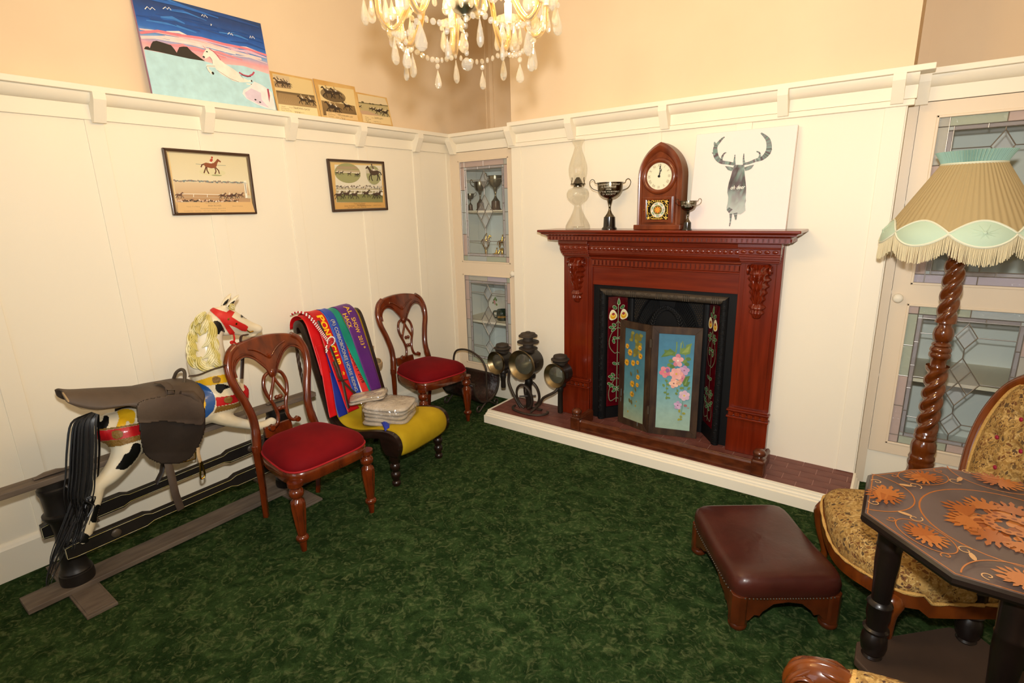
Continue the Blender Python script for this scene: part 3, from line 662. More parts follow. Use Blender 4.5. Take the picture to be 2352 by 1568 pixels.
for (x, y, r_) in ((120, 360, .016), (285, 385, .017), (160, 440, .021), (295, 490, .018), (122, 565, .021), (205, 575, .019), (265, 570, .014), (270, 755, .016), (200, 840, .021), (265, 855, .014), (200, 970, .019)): daisy(a, C3(x, y), r_, 'd9a21f', '6a4a14')
a.stroke([C3(240, 620), C3(240, 760), C3(225, 860), C3(200, 1030), C3(195, 1110)], 0.003, '5a6030')
for (x, y) in ((190, 710), (275, 680), (245, 910), (170, 1050), (195, 1070)): a.ell(C3(x, y), .008, .016, '5f5a30', 9, 0.3)
for (x, y, r_) in ((258, 1065, .006), (245, 1120, .008), (150, 1190, .008)): a.ell(C3(x, y), r_*0.7, r_, 'a08a30', 9)
for (x, y, l) in ((65, 900, 90), (100, 920, 40), (60, 1010, 50), (150, 1130, 40), (272, 1330, 50)): a.stroke([C3(x, y), C3(x-2, y+l)], 0.0035, '8fb0bc', taper=True)
a.build('flower_painting', 'paint', pn)
for z in (0.60, 0.14): obj('hinge', MB().box((1.890, -0.115, HZ+z), (1.904, -0.103, HZ+z+0.055)), 'black_iron2', fs, world=True, smooth=None)
# ================================================================ leaded cupboards in the alcoves
def pane_mats():
    d = {}
    for nm, c in (('pane_pink', 'e0ccc4'), ('pane_green', 'ccd4c2'), ('pane_lilac', 'd8d0da'), ('pane_grey', 'd8d6cc'), ('pane_blue', 'd0d8d8')):
        glassy(nm, tuple(0.75*x+0.15 for x in rgb(c)), gloss=0.25, rough=0.12, body=0.70, bodycol=rgb(c), bump=0.6, bscale=75); d[nm] = nm
glassy('pane_white', (0.9, 0.9, 0.92), gloss=0.35, rough=0.06, body=0.30, bodycol=rgb('d9d4da'))
pane_mats()
glassy('pane_clear', (0.93, 0.95, 0.94), gloss=0.10, rough=0.0)
glassy('pane_bevel', (0.97, 0.98, 0.98), gloss=0.22, rough=0.02, body=0.06, bodycol=(0.9, 0.95, 1.0))
random.seed(11)
def leaded(door, x0, x1, z0, z1, y):
    w, hh = x1-x0, z1-z0; b1, b2 = 0.046, 0.020
    came = MB()
    def line(p, q, r=0.0028): came.tube([(p[0], y, p[1]), (q[0], y, q[1])], r, 6)
    def pane(pts, m): obj('pane', MB().prism(pts, y-0.0012, y+0.0012, 'y'), m, door, world=True, smooth=None, fixn=True)
    def rect(a, b, c, d, m): pane([(a, b), (c, b), (c, d), (a, d)], m)
    i0, i1, k0, k1 = x0+b1, x1-b1, z0+b1, z1-b1; j0, j1, l0, l1 = i0+b2, i1-b2, k0+b2, k1-b2
    for x in (x0+0.002, i0, i1, x1-0.002): line((x, z0), (x, z1))
    for z in (z0+0.002, k0, k1, z1-0.002): line((x0, z), (x1, z))
    for x in (j0, j1): line((x, k0), (x, k1))
    for z in (l0, l1): line((i0, z), (i1, z))
    cm = ['pane_pink', 'pane_green', 'pane_lilac', 'pane_grey', 'pane_pink', 'pane_blue']
    R = lambda: random.choice(cm)
    for a, c in ((x0, i0), (i1, x1)):
        for b, d in ((z0, k0), (k1, z1)): rect(a, b, c, d, R())
        zs = [k0+(k1-k0)*t/4 for t in range(5)]
        for q in range(4):
            rect(a, zs[q], c, zs[q+1], R())
            if q: line((a, zs[q]), (c, zs[q]))
    xm = (x0+x1)/2
    for b, d in ((z0, k0), (k1, z1)):
        rect(i0, b, xm, d, R()); rect(xm, b, i1, d, R()); line((xm, b), (xm, d))
    for a, c in ((i0, j0), (j1, i1)):
        for q in range(5):
            s0, s1 = l0+(l1-l0)*q/5, l0+(l1-l0)*(q+1)/5; rect(a, s0, c, s1, 'pane_white')
            if q: line((a, s0), (c, s0))
        for b, d in ((k0, l0), (l1, k1)): rect(a, b, c, d, 'pane_blue')
    for b, d in ((k0, l0), (l1, k1)):
        for q in range(3):
            s0, s1 = j0+(j1-j0)*q/3, j0+(j1-j0)*(q+1)/3; rect(s0, b, s1, d, 'pane_white')
            if q: line((s0, b), (s0, d))
    Z = lambda t: z1-t*hh
    t1, m1, b1_, t2, m2, b2_, t3, m3, b3 = [Z(t) for t in (0.10, 0.187, 0.268, 0.33, 0.496, 0.66, 0.715, 0.79, 0.87)]
    a, A = 0.085*w, 0.165*w
    for s in (-1, 1):
        e = j0 if s < 0 else j1; ia, iA = xm+s*a, xm+s*A
        pane([(e, m1), (ia, m1), (xm, t1), (xm, l1), (e, l1)], 'pane_clear'); pane([(e, m2), (iA, m2), (xm, t2), (xm, b1_), (ia, m1), (e, m1)], 'pane_clear')
        pane([(e, m3), (ia, m3), (xm, t3), (xm, b2_), (iA, m2), (e, m2)], 'pane_clear'); pane([(e, l0), (xm, l0), (xm, b3), (ia, m3), (e, m3)], 'pane_clear')
        for p in ((m1, ia), (m2, iA), (m3, ia)): line((e, p[0]), (p[1], p[0]), 0.0026)
        for p, q in (((xm, t1), (ia, m1)), ((ia, m1), (xm, b1_)), ((xm, t2), (iA, m2)), ((iA, m2), (xm, b2_)), ((xm, t3), (ia, m3)), ((ia, m3), (xm, b3))): line(p, q)
        line((xm+s*A/2, (t2+m2)/2), (xm-s*A/2, (m2+b2_)/2))
    for p, q in ((l1, t1), (b1_, t2), (b2_, t3), (b3, l0)): line((xm, p), (xm, q), 0.0026)
    pane([(xm, t1), (xm+a, m1), (xm, b1_), (xm-a, m1)], 'pane_bevel'); pane([(xm, t3), (xm+a, m3), (xm, b3), (xm-a, m3)], 'pane_bevel')
    for dx, dz in ((0, (t2+m2)/2), (-A/2, m2), (A/2, m2), (0, (m2+b2_)/2)):
        hq = (t2-m2)/2; pane([(xm+dx, dz+hq), (xm+dx+A/2, dz), (xm+dx, dz-hq), (xm+dx-A/2, dz)], 'pane_bevel')
    obj('lead_came', came, 'lead', door, world=True, smooth=60)
def cupboard(label, ax0, ax1, dx0, dx1, gx0, gx1, knobx, shelves):
    c = thing('glazed_cupboard', label, 'cupboard', ((ax0+ax1)/2, YA+0.2, 0))
    def P(name, mb, m='cream2', **kw): return obj(name, mb, m, c, world=True, **kw)
    D0, D1 = 0.214, 2.044; yb = 0.64
    P('interior', MB().box((ax0+0.004, yb, 0.19), (ax1-0.004, yb+0.02, 2.12)).box((ax0+0.004, YA+0.02, 0.19), (ax0+0.02, yb, 2.12)).box((ax1-0.02, YA+0.02, 0.19), (ax1-0.004, yb, 2.12)).box((ax0+0.004, YA+0.02, 2.10), (ax1-0.004, yb, 2.12)).box((ax0+0.004, YA+0.02, 0.185), (ax1-0.004, yb, 0.20)), 'inside_white', smooth=None)
    for z in shelves: P('shelf', MB().box((ax0+0.02, YA+0.035, z-0.018), (ax1-0.02, yb, z)), 'cream', smooth=None)
    P('frame', MB().box((ax0+0.001, YA, 0.0), (dx0-0.002, YA+0.03, 2.05)).box((dx1+0.002, YA, 0.0), (ax1-0.001, YA+0.03, 2.05)), smooth=None)
    P('plinth_panel', MB().box((dx0-0.002, YA+0.004, 0.0), (dx1+0.002, YA+0.03, 0.208)), 'cream', smooth=None)
    y0, y1 = YA-0.012, YA+0.014
    dr = P('door', MB().box((dx0, y0, D0), (gx0, y1, D1)).box((gx1, y0, D0), (dx1, y1, D1)).box((gx0, y0, D0), (gx1, y1, 0.272)).box((gx0, y0, 1.062), (gx1, y1, 1.162)).box((gx0, y0, 1.980), (gx1, y1, D1)), smooth=None)
    for g0, g1 in ((0.272, 1.062), (1.162, 1.980)):
        bd = MB(); t = 0.012
        for a, b in (((gx0, y0-0.004, g0), (gx0+t, y0+0.008, g1)), ((gx1-t, y0-0.004, g0), (gx1, y0+0.008, g1)), ((gx0, y0-0.004, g0), (gx1, y0+0.008, g0+t)), ((gx0, y0-0.004, g1-t), (gx1, y0+0.008, g1))): bd.box(a, b)
        obj('glazing_bead', bd, 'cream2', dr, world=True, smooth=None, bevel=0.003)
        leaded(dr, gx0+0.008, gx1-0.008, g0+0.008, g1-0.008, YA+0.002)
    obj('knob', MB().lathe([(0.010, 0), (0.010, 0.010), (0.018, 0.014), (0.024, 0.022), (0.023, 0.030), (0.014, 0.037), (0, 0.039)], 20, T((knobx, y0, 1.090)) @ Matrix.Rotation(PI/2, 4, 'X')), 'cream', dr, world=True, smooth=60)
    return c
ZS1 = on(1110, 483, 1, 0.165).z; ZS2 = on(1120, 738, 1, 0.165).z; ZS3 = on(2100, 868, 1, 0.165).z
cupboard('narrow cream cupboard with leaded glass door holding trophies', 0.0, X1, 0.045, 0.690, 0.105, 0.618, 0.650, [ZS1, ZS2, 1.150])
cupboard('wide cream cupboard with leaded glass door behind the floor lamp', X2, 3.90, 3.120, 3.790, 3.193, 3.717, 3.150, [ZS1, ZS3, 1.120])
struct('wall_nib', MB().box((3.90, YA, 0), (XR, YD, 2.16)), 'cream', 'cream wall beside the right cupboard', smooth=None)

# ================================================================ trophies
mat('old_silver', '8a7f68', 0.28, metal=1.0, col2='6a604c', scale=6)
mat('brass', 'b08a3a', 0.22, metal=1.0); mat('gold', 'd8b058', 0.2, metal=1.0)
mat('tarnish', '7c7260', 0.22, metal=1.0, col2='544c3e', scale=7)
mat('bakelite', '100d0c', 0.18, coat=0.6); mat('brown_base', '4a2c1e', 0.3, coat=0.3)
def cup(name, label, cat, loc, ht, metal, base, wide=1.0, handles=1.0, bh=0.20, group=None):
    """two-handled cup of height ht"""
    t = thing(name, label, cat, loc, rotz=0.6, group=group); s = ht
    obj('base', MB().lathe([(0.17*s, 0), (0.17*s, 0.02*s), (0.14*s, 0.05*s), (0.135*s, 0.07*s), (0.125*s, bh*s)], 28), base, t, smooth=45)
    W = wide
    obj('stem', MB().lathe([(0.115*s, bh*s), (0.10*s, (bh+0.02)*s), (0.055*s, (bh+0.08)*s), (0.030*s, (bh+0.14)*s), (0.022*s, (bh+0.19)*s), (0.030*s, (bh+0.205)*s), (0.022*s, (bh+0.22)*s), (0.045*s, 0.57*s), (0.065*s, 0.64*s), (0.066*s, 0.655*s)], 24), metal, t, smooth=50)
    obj('bowl', MB().lathe([(0.050*s*W, 0.645*s), (0.10*s*W, 0.665*s), (0.16*s*W, 0.72*s), (0.195*s*W, 0.80*s), (0.205*s*W, 0.90*s), (0.205*s*W, 0.975*s), (0.220*s*W, 0.985*s), (0.220*s*W, 0.99*s), (0.198*s*W, 0.985*s), (0.195*s*W, 0.90*s), (0.185*s*W, 0.80*s), (0.15*s*W, 0.73*s), (0, 0.68*s)], 32, cap=False), metal, t, smooth=50)
    for sx in (-1, 1):
        pts = spline([(sx*0.205*s*W, 0, 0.965*s), (sx*0.245*s*W, 0, 0.985*s), (sx*0.258*s*W, 0, 1.035*s), (sx*0.295*s*W, 0, 1.060*s), (sx*0.330*s*W, 0, 1.02*s), (sx*0.330*s*W, 0, 0.95*s), (sx*0.29*s*W, 0, 0.87*s), (sx*0.22*s*W, 0, 0.83*s), (sx*0.16*s*W, 0, 0.80*s), (sx*0.15*s*W, 0, 0.74*s)], 4)
        obj('handle', MB().tube([(p[0], 0, p[2]) for p in pts], 0.010*s*handles, 6), metal, t, smooth=60)
    return t
# cups on the upper shelf of the left cupboard (seen through the glass)
def at_shelf(px, y, z): q = on(px, 480, 1, y); return (q.x, y, z)
def top_h(px, py, y, z): return on(px, py, 1, y).z-z
zz = ZS1
cup('trophy_cup', 'small tarnished two-handled cup, leftmost on the cupboard top shelf', 'trophy', at_shelf(1081, 0.30, zz), top_h(1081, 444, 0.30, zz), 'old_silver', 'brown_base', 1.15, 1.0, 0.33, 'trophies in the cupboard')
cup('trophy_cup', 'middle-sized brassy two-handled cup, second on the cupboard top shelf', 'trophy', at_shelf(1104, 0.36, zz), top_h(1104, 416, 0.36, zz), 'old_silver', 'brown_base', 1.0, 1.3, 0.26, 'trophies in the cupboard')
cup('trophy_cup', 'tallest brassy two-handled cup on the cupboard top shelf', 'trophy', at_shelf(1139, 0.30, zz), top_h(1139, 402, 0.30, zz), 'old_silver', 'brown_base', 0.95, 1.3, 0.26, 'trophies in the cupboard')
def figurine(label, px, y, ht, kind):
    q = on(px, 590, 1, y); t = thing('figurine_trophy', label, 'trophy', (q.x, y, 1.150), 0.5, 'trophies in the cupboard'); s = ht
    obj('base', MB().box((-0.035, -0.03, 0), (0.035, 0.03, 0.022)), 'brown_base', t, smooth=None, bevel=0.003)
    if kind == 'column':
        obj('column', MB().lathe([(0.022, 0.022), (0.022, 0.03), (0.012, 0.04), (0.011, 0.45*s), (0.018, 0.47*s), (0.018, 0.5*s), (0.008, 0.52*s), (0, 0.53*s)], 14), 'gold', t, smooth=50); z0 = 0.52*s; k = 0.48*s
    else: z0 = 0.022; k = s-0.022
    hb = MB()
    hb.ball((0, 0, z0+0.48*k), 0.16*k, 10, 8, (1.6, 0.75, 0.8)); hb.tube([(0.18*k, 0, z0+0.55*k), (0.28*k, 0, z0+0.78*k), (0.31*k, 0, z0+0.84*k)], [0.10*k, 0.065*k, 0.05*k], 8); hb.tube([(0.28*k, 0, z0+0.86*k), (0.45*k, 0, z0+0.74*k)], [0.065*k, 0.04*k], 8)
    for a, b in ((0.18, 0.24), (0.16, 0.10), (-0.18, -0.24), (-0.20, -0.12)): hb.tube([(a*k, 0.04*k*(1 if b > a else -1), z0+0.42*k), (b*k, 0.04*k, z0+0.2*k), (a*k, 0.04*k, z0)], [0.06*k, 0.035*k, 0.03*k], 6)
    hb.tube([(-0.24*k, 0, z0+0.55*k), (-0.36*k, 0, z0+0.4*k), (-0.36*k, 0, z0+0.2*k)], [0.04*k, 0.03*k, 0.01*k], 6)
    hb.tube([(0.0, 0, z0+0.55*k), (0.05*k, 0, z0+0.85*k)], [0.09*k, 0.07*k], 8); hb.ball((0.07*k, 0, z0+0.95*k), 0.07*k, 8, 6)
    obj('horse_and_rider', hb, 'gold', t, smooth=60)
figurine('gold horse and rider figurine on a column, left of the three on the cupboard shelf', 1117, 0.34, 0.24, 'column')
figurine('low gold horse figurine between two taller ones on the cupboard shelf', 1140, 0.27, 0.125, 'low')
figurine('gold horse figurine on a slim column at the right of the cupboard shelf', 1154, 0.33, 0.23, 'column')
q = on(1089, 590, 1, 0.26)
tag(obj('wooden_block', MB().box((-0.035, -0.02, 0), (0.035, 0.02, 0.03)), 'brown_base', None, M=T((q.x, 0.26, 1.15)), bevel=0.003, smooth=None), 'small brown wooden block on the cupboard shelf left of the gold figurines', 'block')
# mug, plate and cone on the lower shelf
mat('china', 'ece6da', 0.12, coat=0.4); mat('dark_green', '1b3226', 0.15, coat=0.5); mat('cone_brown', '6a4430', 0.6)
q = on(1154, 722, 1, 0.27)
mg = thing('mug', 'dark green mug with gold lettering in the lower cupboard', 'mug', (q.x, 0.27, ZS2), 0.4)
obj('body', MB().lathe([(0.040, 0), (0.046, 0.006), (0.052, 0.03), (0.050, 0.07), (0.044, 0.088), (0.046, 0.095), (0.043, 0.095), (0.041, 0.08), (0.04, 0.01), (0, 0.008)], 26, cap=False), 'dark_green', mg, smooth=50)
obj('handle', MB().tube(spline([(-0.046, 0, 0.080), (-0.075, 0, 0.078), (-0.082, 0, 0.050), (-0.070, 0, 0.024), (-0.050, 0, 0.022)], 4), 0.006, 8), 'dark_green', mg, smooth=60)
ga = Art((0, 0, 0), (1, 0, 0), (0, 0, 1)); ga.map = lambda p, d: MW[mg.name] @ Vector(((0.0535+d)*math.sin(p[0]/0.052-0.9), -(0.0535+d)*math.cos(p[0]/0.052-0.9), p[1]))
for i in range(9): ga.rect(0.012+i*0.0085, 0.030, 0.018+i*0.0085, 0.046, 'b8863a')
ga.build('gold_lettering', 'print_gloss', mg)
q = on(1148, 705, 1, 0.45)
pt_ = thing('plate', 'white china plate with rose sprig standing in the lower cupboard', 'plate', (q.x, 0.42, ZS2+0.001))
PR = 0.115; PM = T((0, 0.03, PR*0.97)) @ Matrix.Rotation(PI/2-0.25, 4, 'X')
obj('dish', MB().lathe([(0, 0), (0.06, 0.0), (0.075, 0.006), (0.10, 0.010), (PR, 0.016), (PR, 0.019), (0.10, 0.014), (0.075, 0.010), (0.06, 0.004), (0, 0.004)], 36, PM, cap=False, flute=lambda a, r, z: 1+(0.02*math.cos(12*a) if r > 0.09 else 0)), 'china', pt_, smooth=50)
pa = Art((0, 0, 0), (1, 0, 0), (0, 0, 1)); pa.map = lambda p, d: MW[pt_.name] @ (PM @ Vector((p[0], p[1], 0.0165+d)))
for x, y, c in ((-0.055, 0.02, '6f8a4a'), (-0.06, -0.005, '6f8a4a'), (-0.045, 0.035, '7d9a52'), (-0.05, 0.005, 'd88a8a'), (-0.04, -0.01, 'e0a0a0'), (-0.03, 0.02, '6f8a4a'), (-0.02, -0.02, '7d9a52')): pa.ell((x, y), 0.013, 0.009, c, 9, x*40)
pa.build('rose_sprig', 'print_gloss', pt_)
q = on(1174, 700, 1, 0.30)
cn = MB()
for k in range(7):
    for j in range(8):
        a = 2*PI*j/8+k*0.4; r = 0.026*math.sin(PI*(k+1)/8.5); cn.ball((r*math.cos(a), r*math.sin(a), 0.010+k*0.009), 0.008, 6, 4)
cn.lathe([(0.010, 0), (0.022, 0.02), (0.018, 0.05), (0, 0.072)], 10)
tag(obj('pine_cone', cn, 'cone_brown', None, M=T((q.x+0.01, 0.30, ZS2)), smooth=50), 'brown pine cone beside the green mug in the cupboard', 'pine cone')
# ================================================================ things on the mantel shelf
MZ = 1.4505
glassy('lamp_glass', (0.965, 0.96, 0.93), gloss=0.30, rough=0.01, body=0.03, bodycol=(1, 1, 0.95))
def mscale(px, y): return (on(px+50, 500, 1, y).x-on(px-50, 500, 1, y).x)/100
# oil lamp
y = -0.115; sc = mscale(1327, y)/7.128; q = on(1327, 520, 1, y)
ol = thing('oil_lamp', 'clear glass oil lamp with tall chimney, left on the mantel shelf', 'oil lamp', (q.x, y, MZ))
pf = lambda L_: [(r*sc, (1450-yy)*sc) for yy, r in L_]
def wav(a, r, z): return 1+(0.035*math.cos(14*a) if 0.02 < z < 0.115 else 0)
obj('foot', MB().lathe(pf([(1450, 176), (1425, 178), (1395, 166), (1340, 140), (1280, 105), (1220, 76), (1160, 56), (1120, 49), (1104, 54)]), 42, flute=wav), 'lamp_glass', ol, smooth=60)
obj('font', MB().lathe(pf([(1104, 54), (1090, 72), (1050, 122), (1000, 155), (950, 160), (900, 134), (875, 80), (862, 66)]), 36, flute=lambda a, r, z: 1+(0.02*math.cos(8*a) if r > 0.05 else 0), cap=False), 'lamp_glass', ol, smooth=60)
bn = obj('burner', MB().lathe(pf([(866, 60), (850, 60), (840, 72), (832, 104), (822, 108), (822, 70), (760, 40), (735, 20), (735, 0)]), 24), 'tarnish', ol, smooth=45)
for k in range(6):
    a = 2*PI*k/6; c, s_ = math.cos(a), math.sin(a)
    obj('prong', MB().tube([(c*r*sc, s_*r*sc, (1450-yy)*sc) for yy, r in ((824, 106), (790, 100), (760, 94), (738, 97))], 0.0022, 5), 'tarnish', bn, smooth=60)
obj('wick_knob', MB().lathe([(0.006, 0), (0.007, 0.004), (0, 0.004)], 10, T((0.04, 0, (1450-845)*sc)) @ Matrix.Rotation(PI/2, 4, 'Y')), 'tarnish', bn)
obj('chimney', MB().lathe(pf([(832, 82), (800, 92), (750, 112), (690, 127), (620, 132), (560, 122), (480, 96), (400, 66), (340, 50), (300, 55), (262, 78), (240, 90), (230, 92)]), 40, cap=False), 'lamp_glass', ol, smooth=80)
# cups
def mcup(label, px, y, spx, wide, txt):
    q = on(px, 520, 1, y); t = cup('trophy_cup', label, 'trophy', (q.x, y, MZ), spx*mscale(px, y), 'tarnish', 'bakelite', wide, 0.75, 0.265, 'cups on the mantel shelf'); return t, spx*mscale(px, y)
def engrave(t, s, W, lines):
    a = Art((0, 0, 0), (1, 0, 0), (0, 0, 1))
    def mp_(p, d):
        z = p[1]; r = interp([(0.665, 0.10), (0.72, 0.16), (0.80, 0.195), (0.90, 0.205), (0.975, 0.205)], z)*W+0.004; an = p[0]/0.2-0.30-0.6+0.62
        return MW[t.name] @ Vector((s*r*math.sin(an), -s*r*math.cos(an), z*s))
    a.map = mp_
    for i, l in enumerate(lines): a.text(l, (0, 0.925-i*0.050), 0.048, 'cfc6b0', align='CENTER')
    a.build('engraving', 'print', t)
t, s_ = mcup('large dark two-handled silver cup with engraving between oil lamp and clock', 1399.6, -0.13, (1465-785)/7.128, 1.32, None); engrave(t, s_, 1.32, ['CHAMPION PONY', 'H. RAMAGE', '1936', 'BY THE MARYBRO', 'S.P. SOCIETY'])
t, s_ = mcup('small dark two-handled silver cup with engraving right of the clock', 1578.5, -0.205, (1472-1003)/7.128, 1.32, None); engrave(t, s_, 1.32, ['H. RAMAGE', '1936', 'BY THE MARYBRO', 'SOCIETY'])

# ---------------------------------------------------------------- gothic shelf clock
CY = -0.175; q0 = on(1300+1150/7.128, 515, 1, CY); q1 = on(1300+1858/7.128, 515, 1, CY)
CW = (q1.x-q0.x)/2; CXc = (q0.x+q1.x)/2; CH = on(1300+1525/7.128, 320+42/7.128, 1, CY).z-MZ; CDp = 0.115
ck = thing('mantel_clock', 'pointed-arch wooden mantel clock with round dial and painted glass panel', 'clock', (CXc, CY, MZ))
mat('clock_wood', '5a2410', 0.22, col2='78381a', scale=5, stretch=(3, 3, 2), detail=5, coat=0.6); mat('clock_side', '6b3f22', 0.35)
BH = 0.030
def gothic(w_, z0, zs, zt, n=12):
    """pointed arch outline: straight to zs, then two arcs to the apex zt"""
    R_ = (w_*w_+(zt-zs)**2)/(2*w_); L_ = []
    a1 = math.asin((zt-zs)/R_)
    for k in range(n+1):
        a = a1*k/n; L_.append((-(R_*math.cos(a)-(R_-w_)), zs+R_*math.sin(a)))
    L_[-1] = (0, zt)
    return [(-w_, z0)]+L_+[(-x, z) for x, z in L_[-2::-1]]+[(w_, z0)]
ZSP = CH*0.615
out = gothic(CW, BH, ZSP, CH)
case = obj('case', MB().prism(out, 0.006, CDp, 'y'), 'clock_side', ck, smooth=30, bevel=0.003)
inn = gothic(CW-0.034, BH, ZSP, CH-0.052)
fr_ = MB(); n = len(out); vs = [(x, 0.006, z) for x, z in out]
mid = gothic(CW-0.012, BH, ZSP, CH-0.018); vs += [(x, -0.012, z) for x, z in mid]; vs += [(x, -0.008, z) for x, z in gothic(CW-0.026, BH, ZSP, CH-0.040)]; vs += [(x, 0.004, z) for x, z in inn]
fr_.add(vs, [(k*n+i, k*n+i+1, (k+1)*n+i+1, (k+1)*n+i) for k in range(3) for i in range(n-1)])
obj('front_moulding', fr_, 'clock_wood', ck, smooth=50, fixn=True)
obj('front_panel', MB().prism(inn, 0.003, 0.008, 'y'), 'clock_wood', ck, smooth=None)
obj('base', MB().box((-CW-0.010, -0.022, 0), (CW+0.010, CDp+0.004, BH)), 'clock_wood', ck, smooth=None, bevel=0.004)
DZ, DR = CH*0.617, CW*0.66
bz = obj('bezel', MB().lathe([(DR-0.014, -0.004), (DR-0.012, 0.010), (DR-0.004, 0.016), (DR+0.006, 0.016), (DR+0.014, 0.008), (DR+0.016, -0.004)], 48, T((0, 0.002, DZ)) @ Matrix.Rotation(PI/2, 4, 'X'), cap=False), 'clock_wood', ck, smooth=60)
mat('dial_cream', 'e3dcc0', 0.4)
dl = obj('dial', MB().lathe([(0, 0), (DR-0.010, 0), (DR-0.010, 0.003), (0, 0.003)], 40, T((0, 0.002, DZ)) @ Matrix.Rotation(PI/2, 4, 'X'), cap=False), 'dial_cream', ck, smooth=None)
a = Art(MW[ck.name] @ Vector((0, -0.0015, DZ)), (1, 0, 0), (0, 0, 1), 0.0002)
for k, tx in enumerate(['XII', 'I', 'II', 'III', 'IIII', 'V', 'VI', 'VII', 'VIII', 'IX', 'X', 'XI']):
    an = PI/2-2*PI*k/12; r_ = DR*0.60; a.text(tx, (r_*math.cos(an), r_*math.sin(an)), DR*0.25, '8c8468', rot=an-PI/2, align='CENTER', sx=0.8)
for k in range(60):
    an = 2*PI*k/60; a.stroke([(DR*0.80*math.cos(an), DR*0.80*math.sin(an)), (DR*0.82*math.cos(an), DR*0.82*math.sin(an))], 0.0006, 'a89f84')
a.build('numerals', 'print', dl)
def hand(an, l, wd_):
    c, s2 = math.cos(an), math.sin(an); P_ = lambda u, v: (u*c-v*s2, u*s2+v*c)
    return [P_(u, v) for u, v in ((-0.006, -wd_), (l*0.55, -wd_*0.7), (l*0.62, -wd_*2.4), (l*0.70, -wd_), (l*0.76, -wd_*2.0), (l*0.82, -wd_*0.5), (l, 0), (l*0.82, wd_*0.5), (l*0.76, wd_*2.0), (l*0.70, wd_), (l*0.62, wd_*2.4), (l*0.55, wd_*0.7), (-0.006, wd_))]
for nm, an, l, yy in (('minute_hand', PI/2-0.10, DR*0.80, -0.004), ('hour_hand', PI/2-0.30, DR*0.55, -0.0025)):
    obj(nm, MB().prism(hand(an, l, 0.0018), yy-0.001, yy, 'y', T((0, 0, DZ))), 'black_iron', dl, smooth=None, fixn=True)
obj('hand_boss', MB().lathe([(0.007, 0), (0.007, 0.004), (0, 0.005)], 14, T((0, -0.003, DZ)) @ Matrix.Rotation(PI/2, 4, 'X')), 'black_iron', dl)
# lower door with painted tablet
dz0, dz1, dw = BH+0.010, CH*0.385, CW*0.66
drm = MB(); fw_ = 0.020
for pts in ([(-dw, dz0), (dw, dz0), (dw-fw_, dz0+fw_), (-dw+fw_, dz0+fw_)], [(-dw, dz1), (-dw+fw_, dz1-fw_), (dw-fw_, dz1-fw_), (dw, dz1)], [(-dw, dz0), (-dw+fw_, dz0+fw_), (-dw+fw_, dz1-fw_), (-dw, dz1)], [(dw, dz0), (dw, dz1), (dw-fw_, dz1-fw_), (dw-fw_, dz0+fw_)]): drm.prism(pts, -0.010, 0.004, 'y')
drc = obj('tablet_door', drm, 'clock_wood', ck, smooth=None, bevel=0.004, fixn=True)
tb = obj('glass_tablet', MB().box((-dw+fw_-0.002, -0.002, dz0+fw_-0.002), (dw-fw_+0.002, 0.004, dz1-fw_+0.002)), 'bakelite', drc, smooth=None)
tw2, th2 = dw-fw_, (dz1-dz0)/2-fw_; a = Art(MW[ck.name] @ Vector((0, -0.0022, (dz0+dz1)/2)), (1, 0, 0), (0, 0, 1))
R0 = min(tw2, th2)*0.82
a.ell((0, 0), R0*1.0, R0*1.0, 'e0c46a', 40); a.ell((0, 0), R0*0.95, R0*0.95, 'd8d4c2', 40)
for k in range(26):
    an = 2*PI*k/26; a.ell((R0*0.77*math.cos(an), R0*0.77*math.sin(an)), R0*0.15, R0*0.055, ['5c8a6a', 'c0a8ac', 'e8e4d8', '7a9a84'][k % 4], 10, an+0.8)
a.ell((0, 0), R0*0.60, R0*0.60, 'e0c46a', 36); a.ell((0, 0), R0*0.57, R0*0.57, '3f6a3e', 36)
for k in range(8):
    an = 2*PI*(k+0.5)/8; a.poly([(R0*0.56*math.cos(an), R0*0.56*math.sin(an)), (R0*0.3*math.cos(an+0.35), R0*0.3*math.sin(an+0.35)), (0, 0), (R0*0.3*math.cos(an-0.35), R0*0.3*math.sin(an-0.35))], 'b84a2a')
for k in range(8):
    an = 2*PI*k/8; a.poly([(R0*0.57*math.cos(an), R0*0.57*math.sin(an)), (R0*0.25*math.cos(an+0.3), R0*0.25*math.sin(an+0.3)), (0, 0), (R0*0.25*math.cos(an-0.3), R0*0.25*math.sin(an-0.3))], 'e0a83c')
for sx in (-1, 1):
    for sz in (-1, 1):
        c0 = (sx*tw2*0.80, sz*th2*0.82)
        a.stroke([(c0[0]-sx*0.022+0.011*math.cos(t)*(1-t/9), c0[1]+0.011*math.sin(t)*(1-t/9)) for t in np.linspace(0, 6, 16)], 0.0028, 'd9b04a'); a.stroke([(c0[0]+0.010*math.cos(t)*(1-t/9), c0[1]-sz*0.020+0.010*math.sin(t)*(1-t/9)) for t in np.linspace(0, 6, 16)], 0.0028, 'd9b04a')
        for k in range(5): a.ell((c0[0]+sx*0.006*math.cos(k*1.2), c0[1]+sz*0.006*math.sin(k*1.2)), 0.006, 0.0028, 'e2bc5a', 8, k*1.25)
    for k in range(-2, 3):
        a.ell((sx*tw2*0.90, k*th2*0.17), 0.004, 0.005, 'd9b04a', 6); a.ell((k*tw2*0.17, sx*th2*0.92), 0.005, 0.004, 'd9b04a', 6)
a.build('painted_tablet', 'print_gloss', drc)
obj('knob', MB().ball((-dw+0.008, -0.014, (dz0+dz1)/2), 0.005, 10, 8), 'brass', drc, smooth=60)

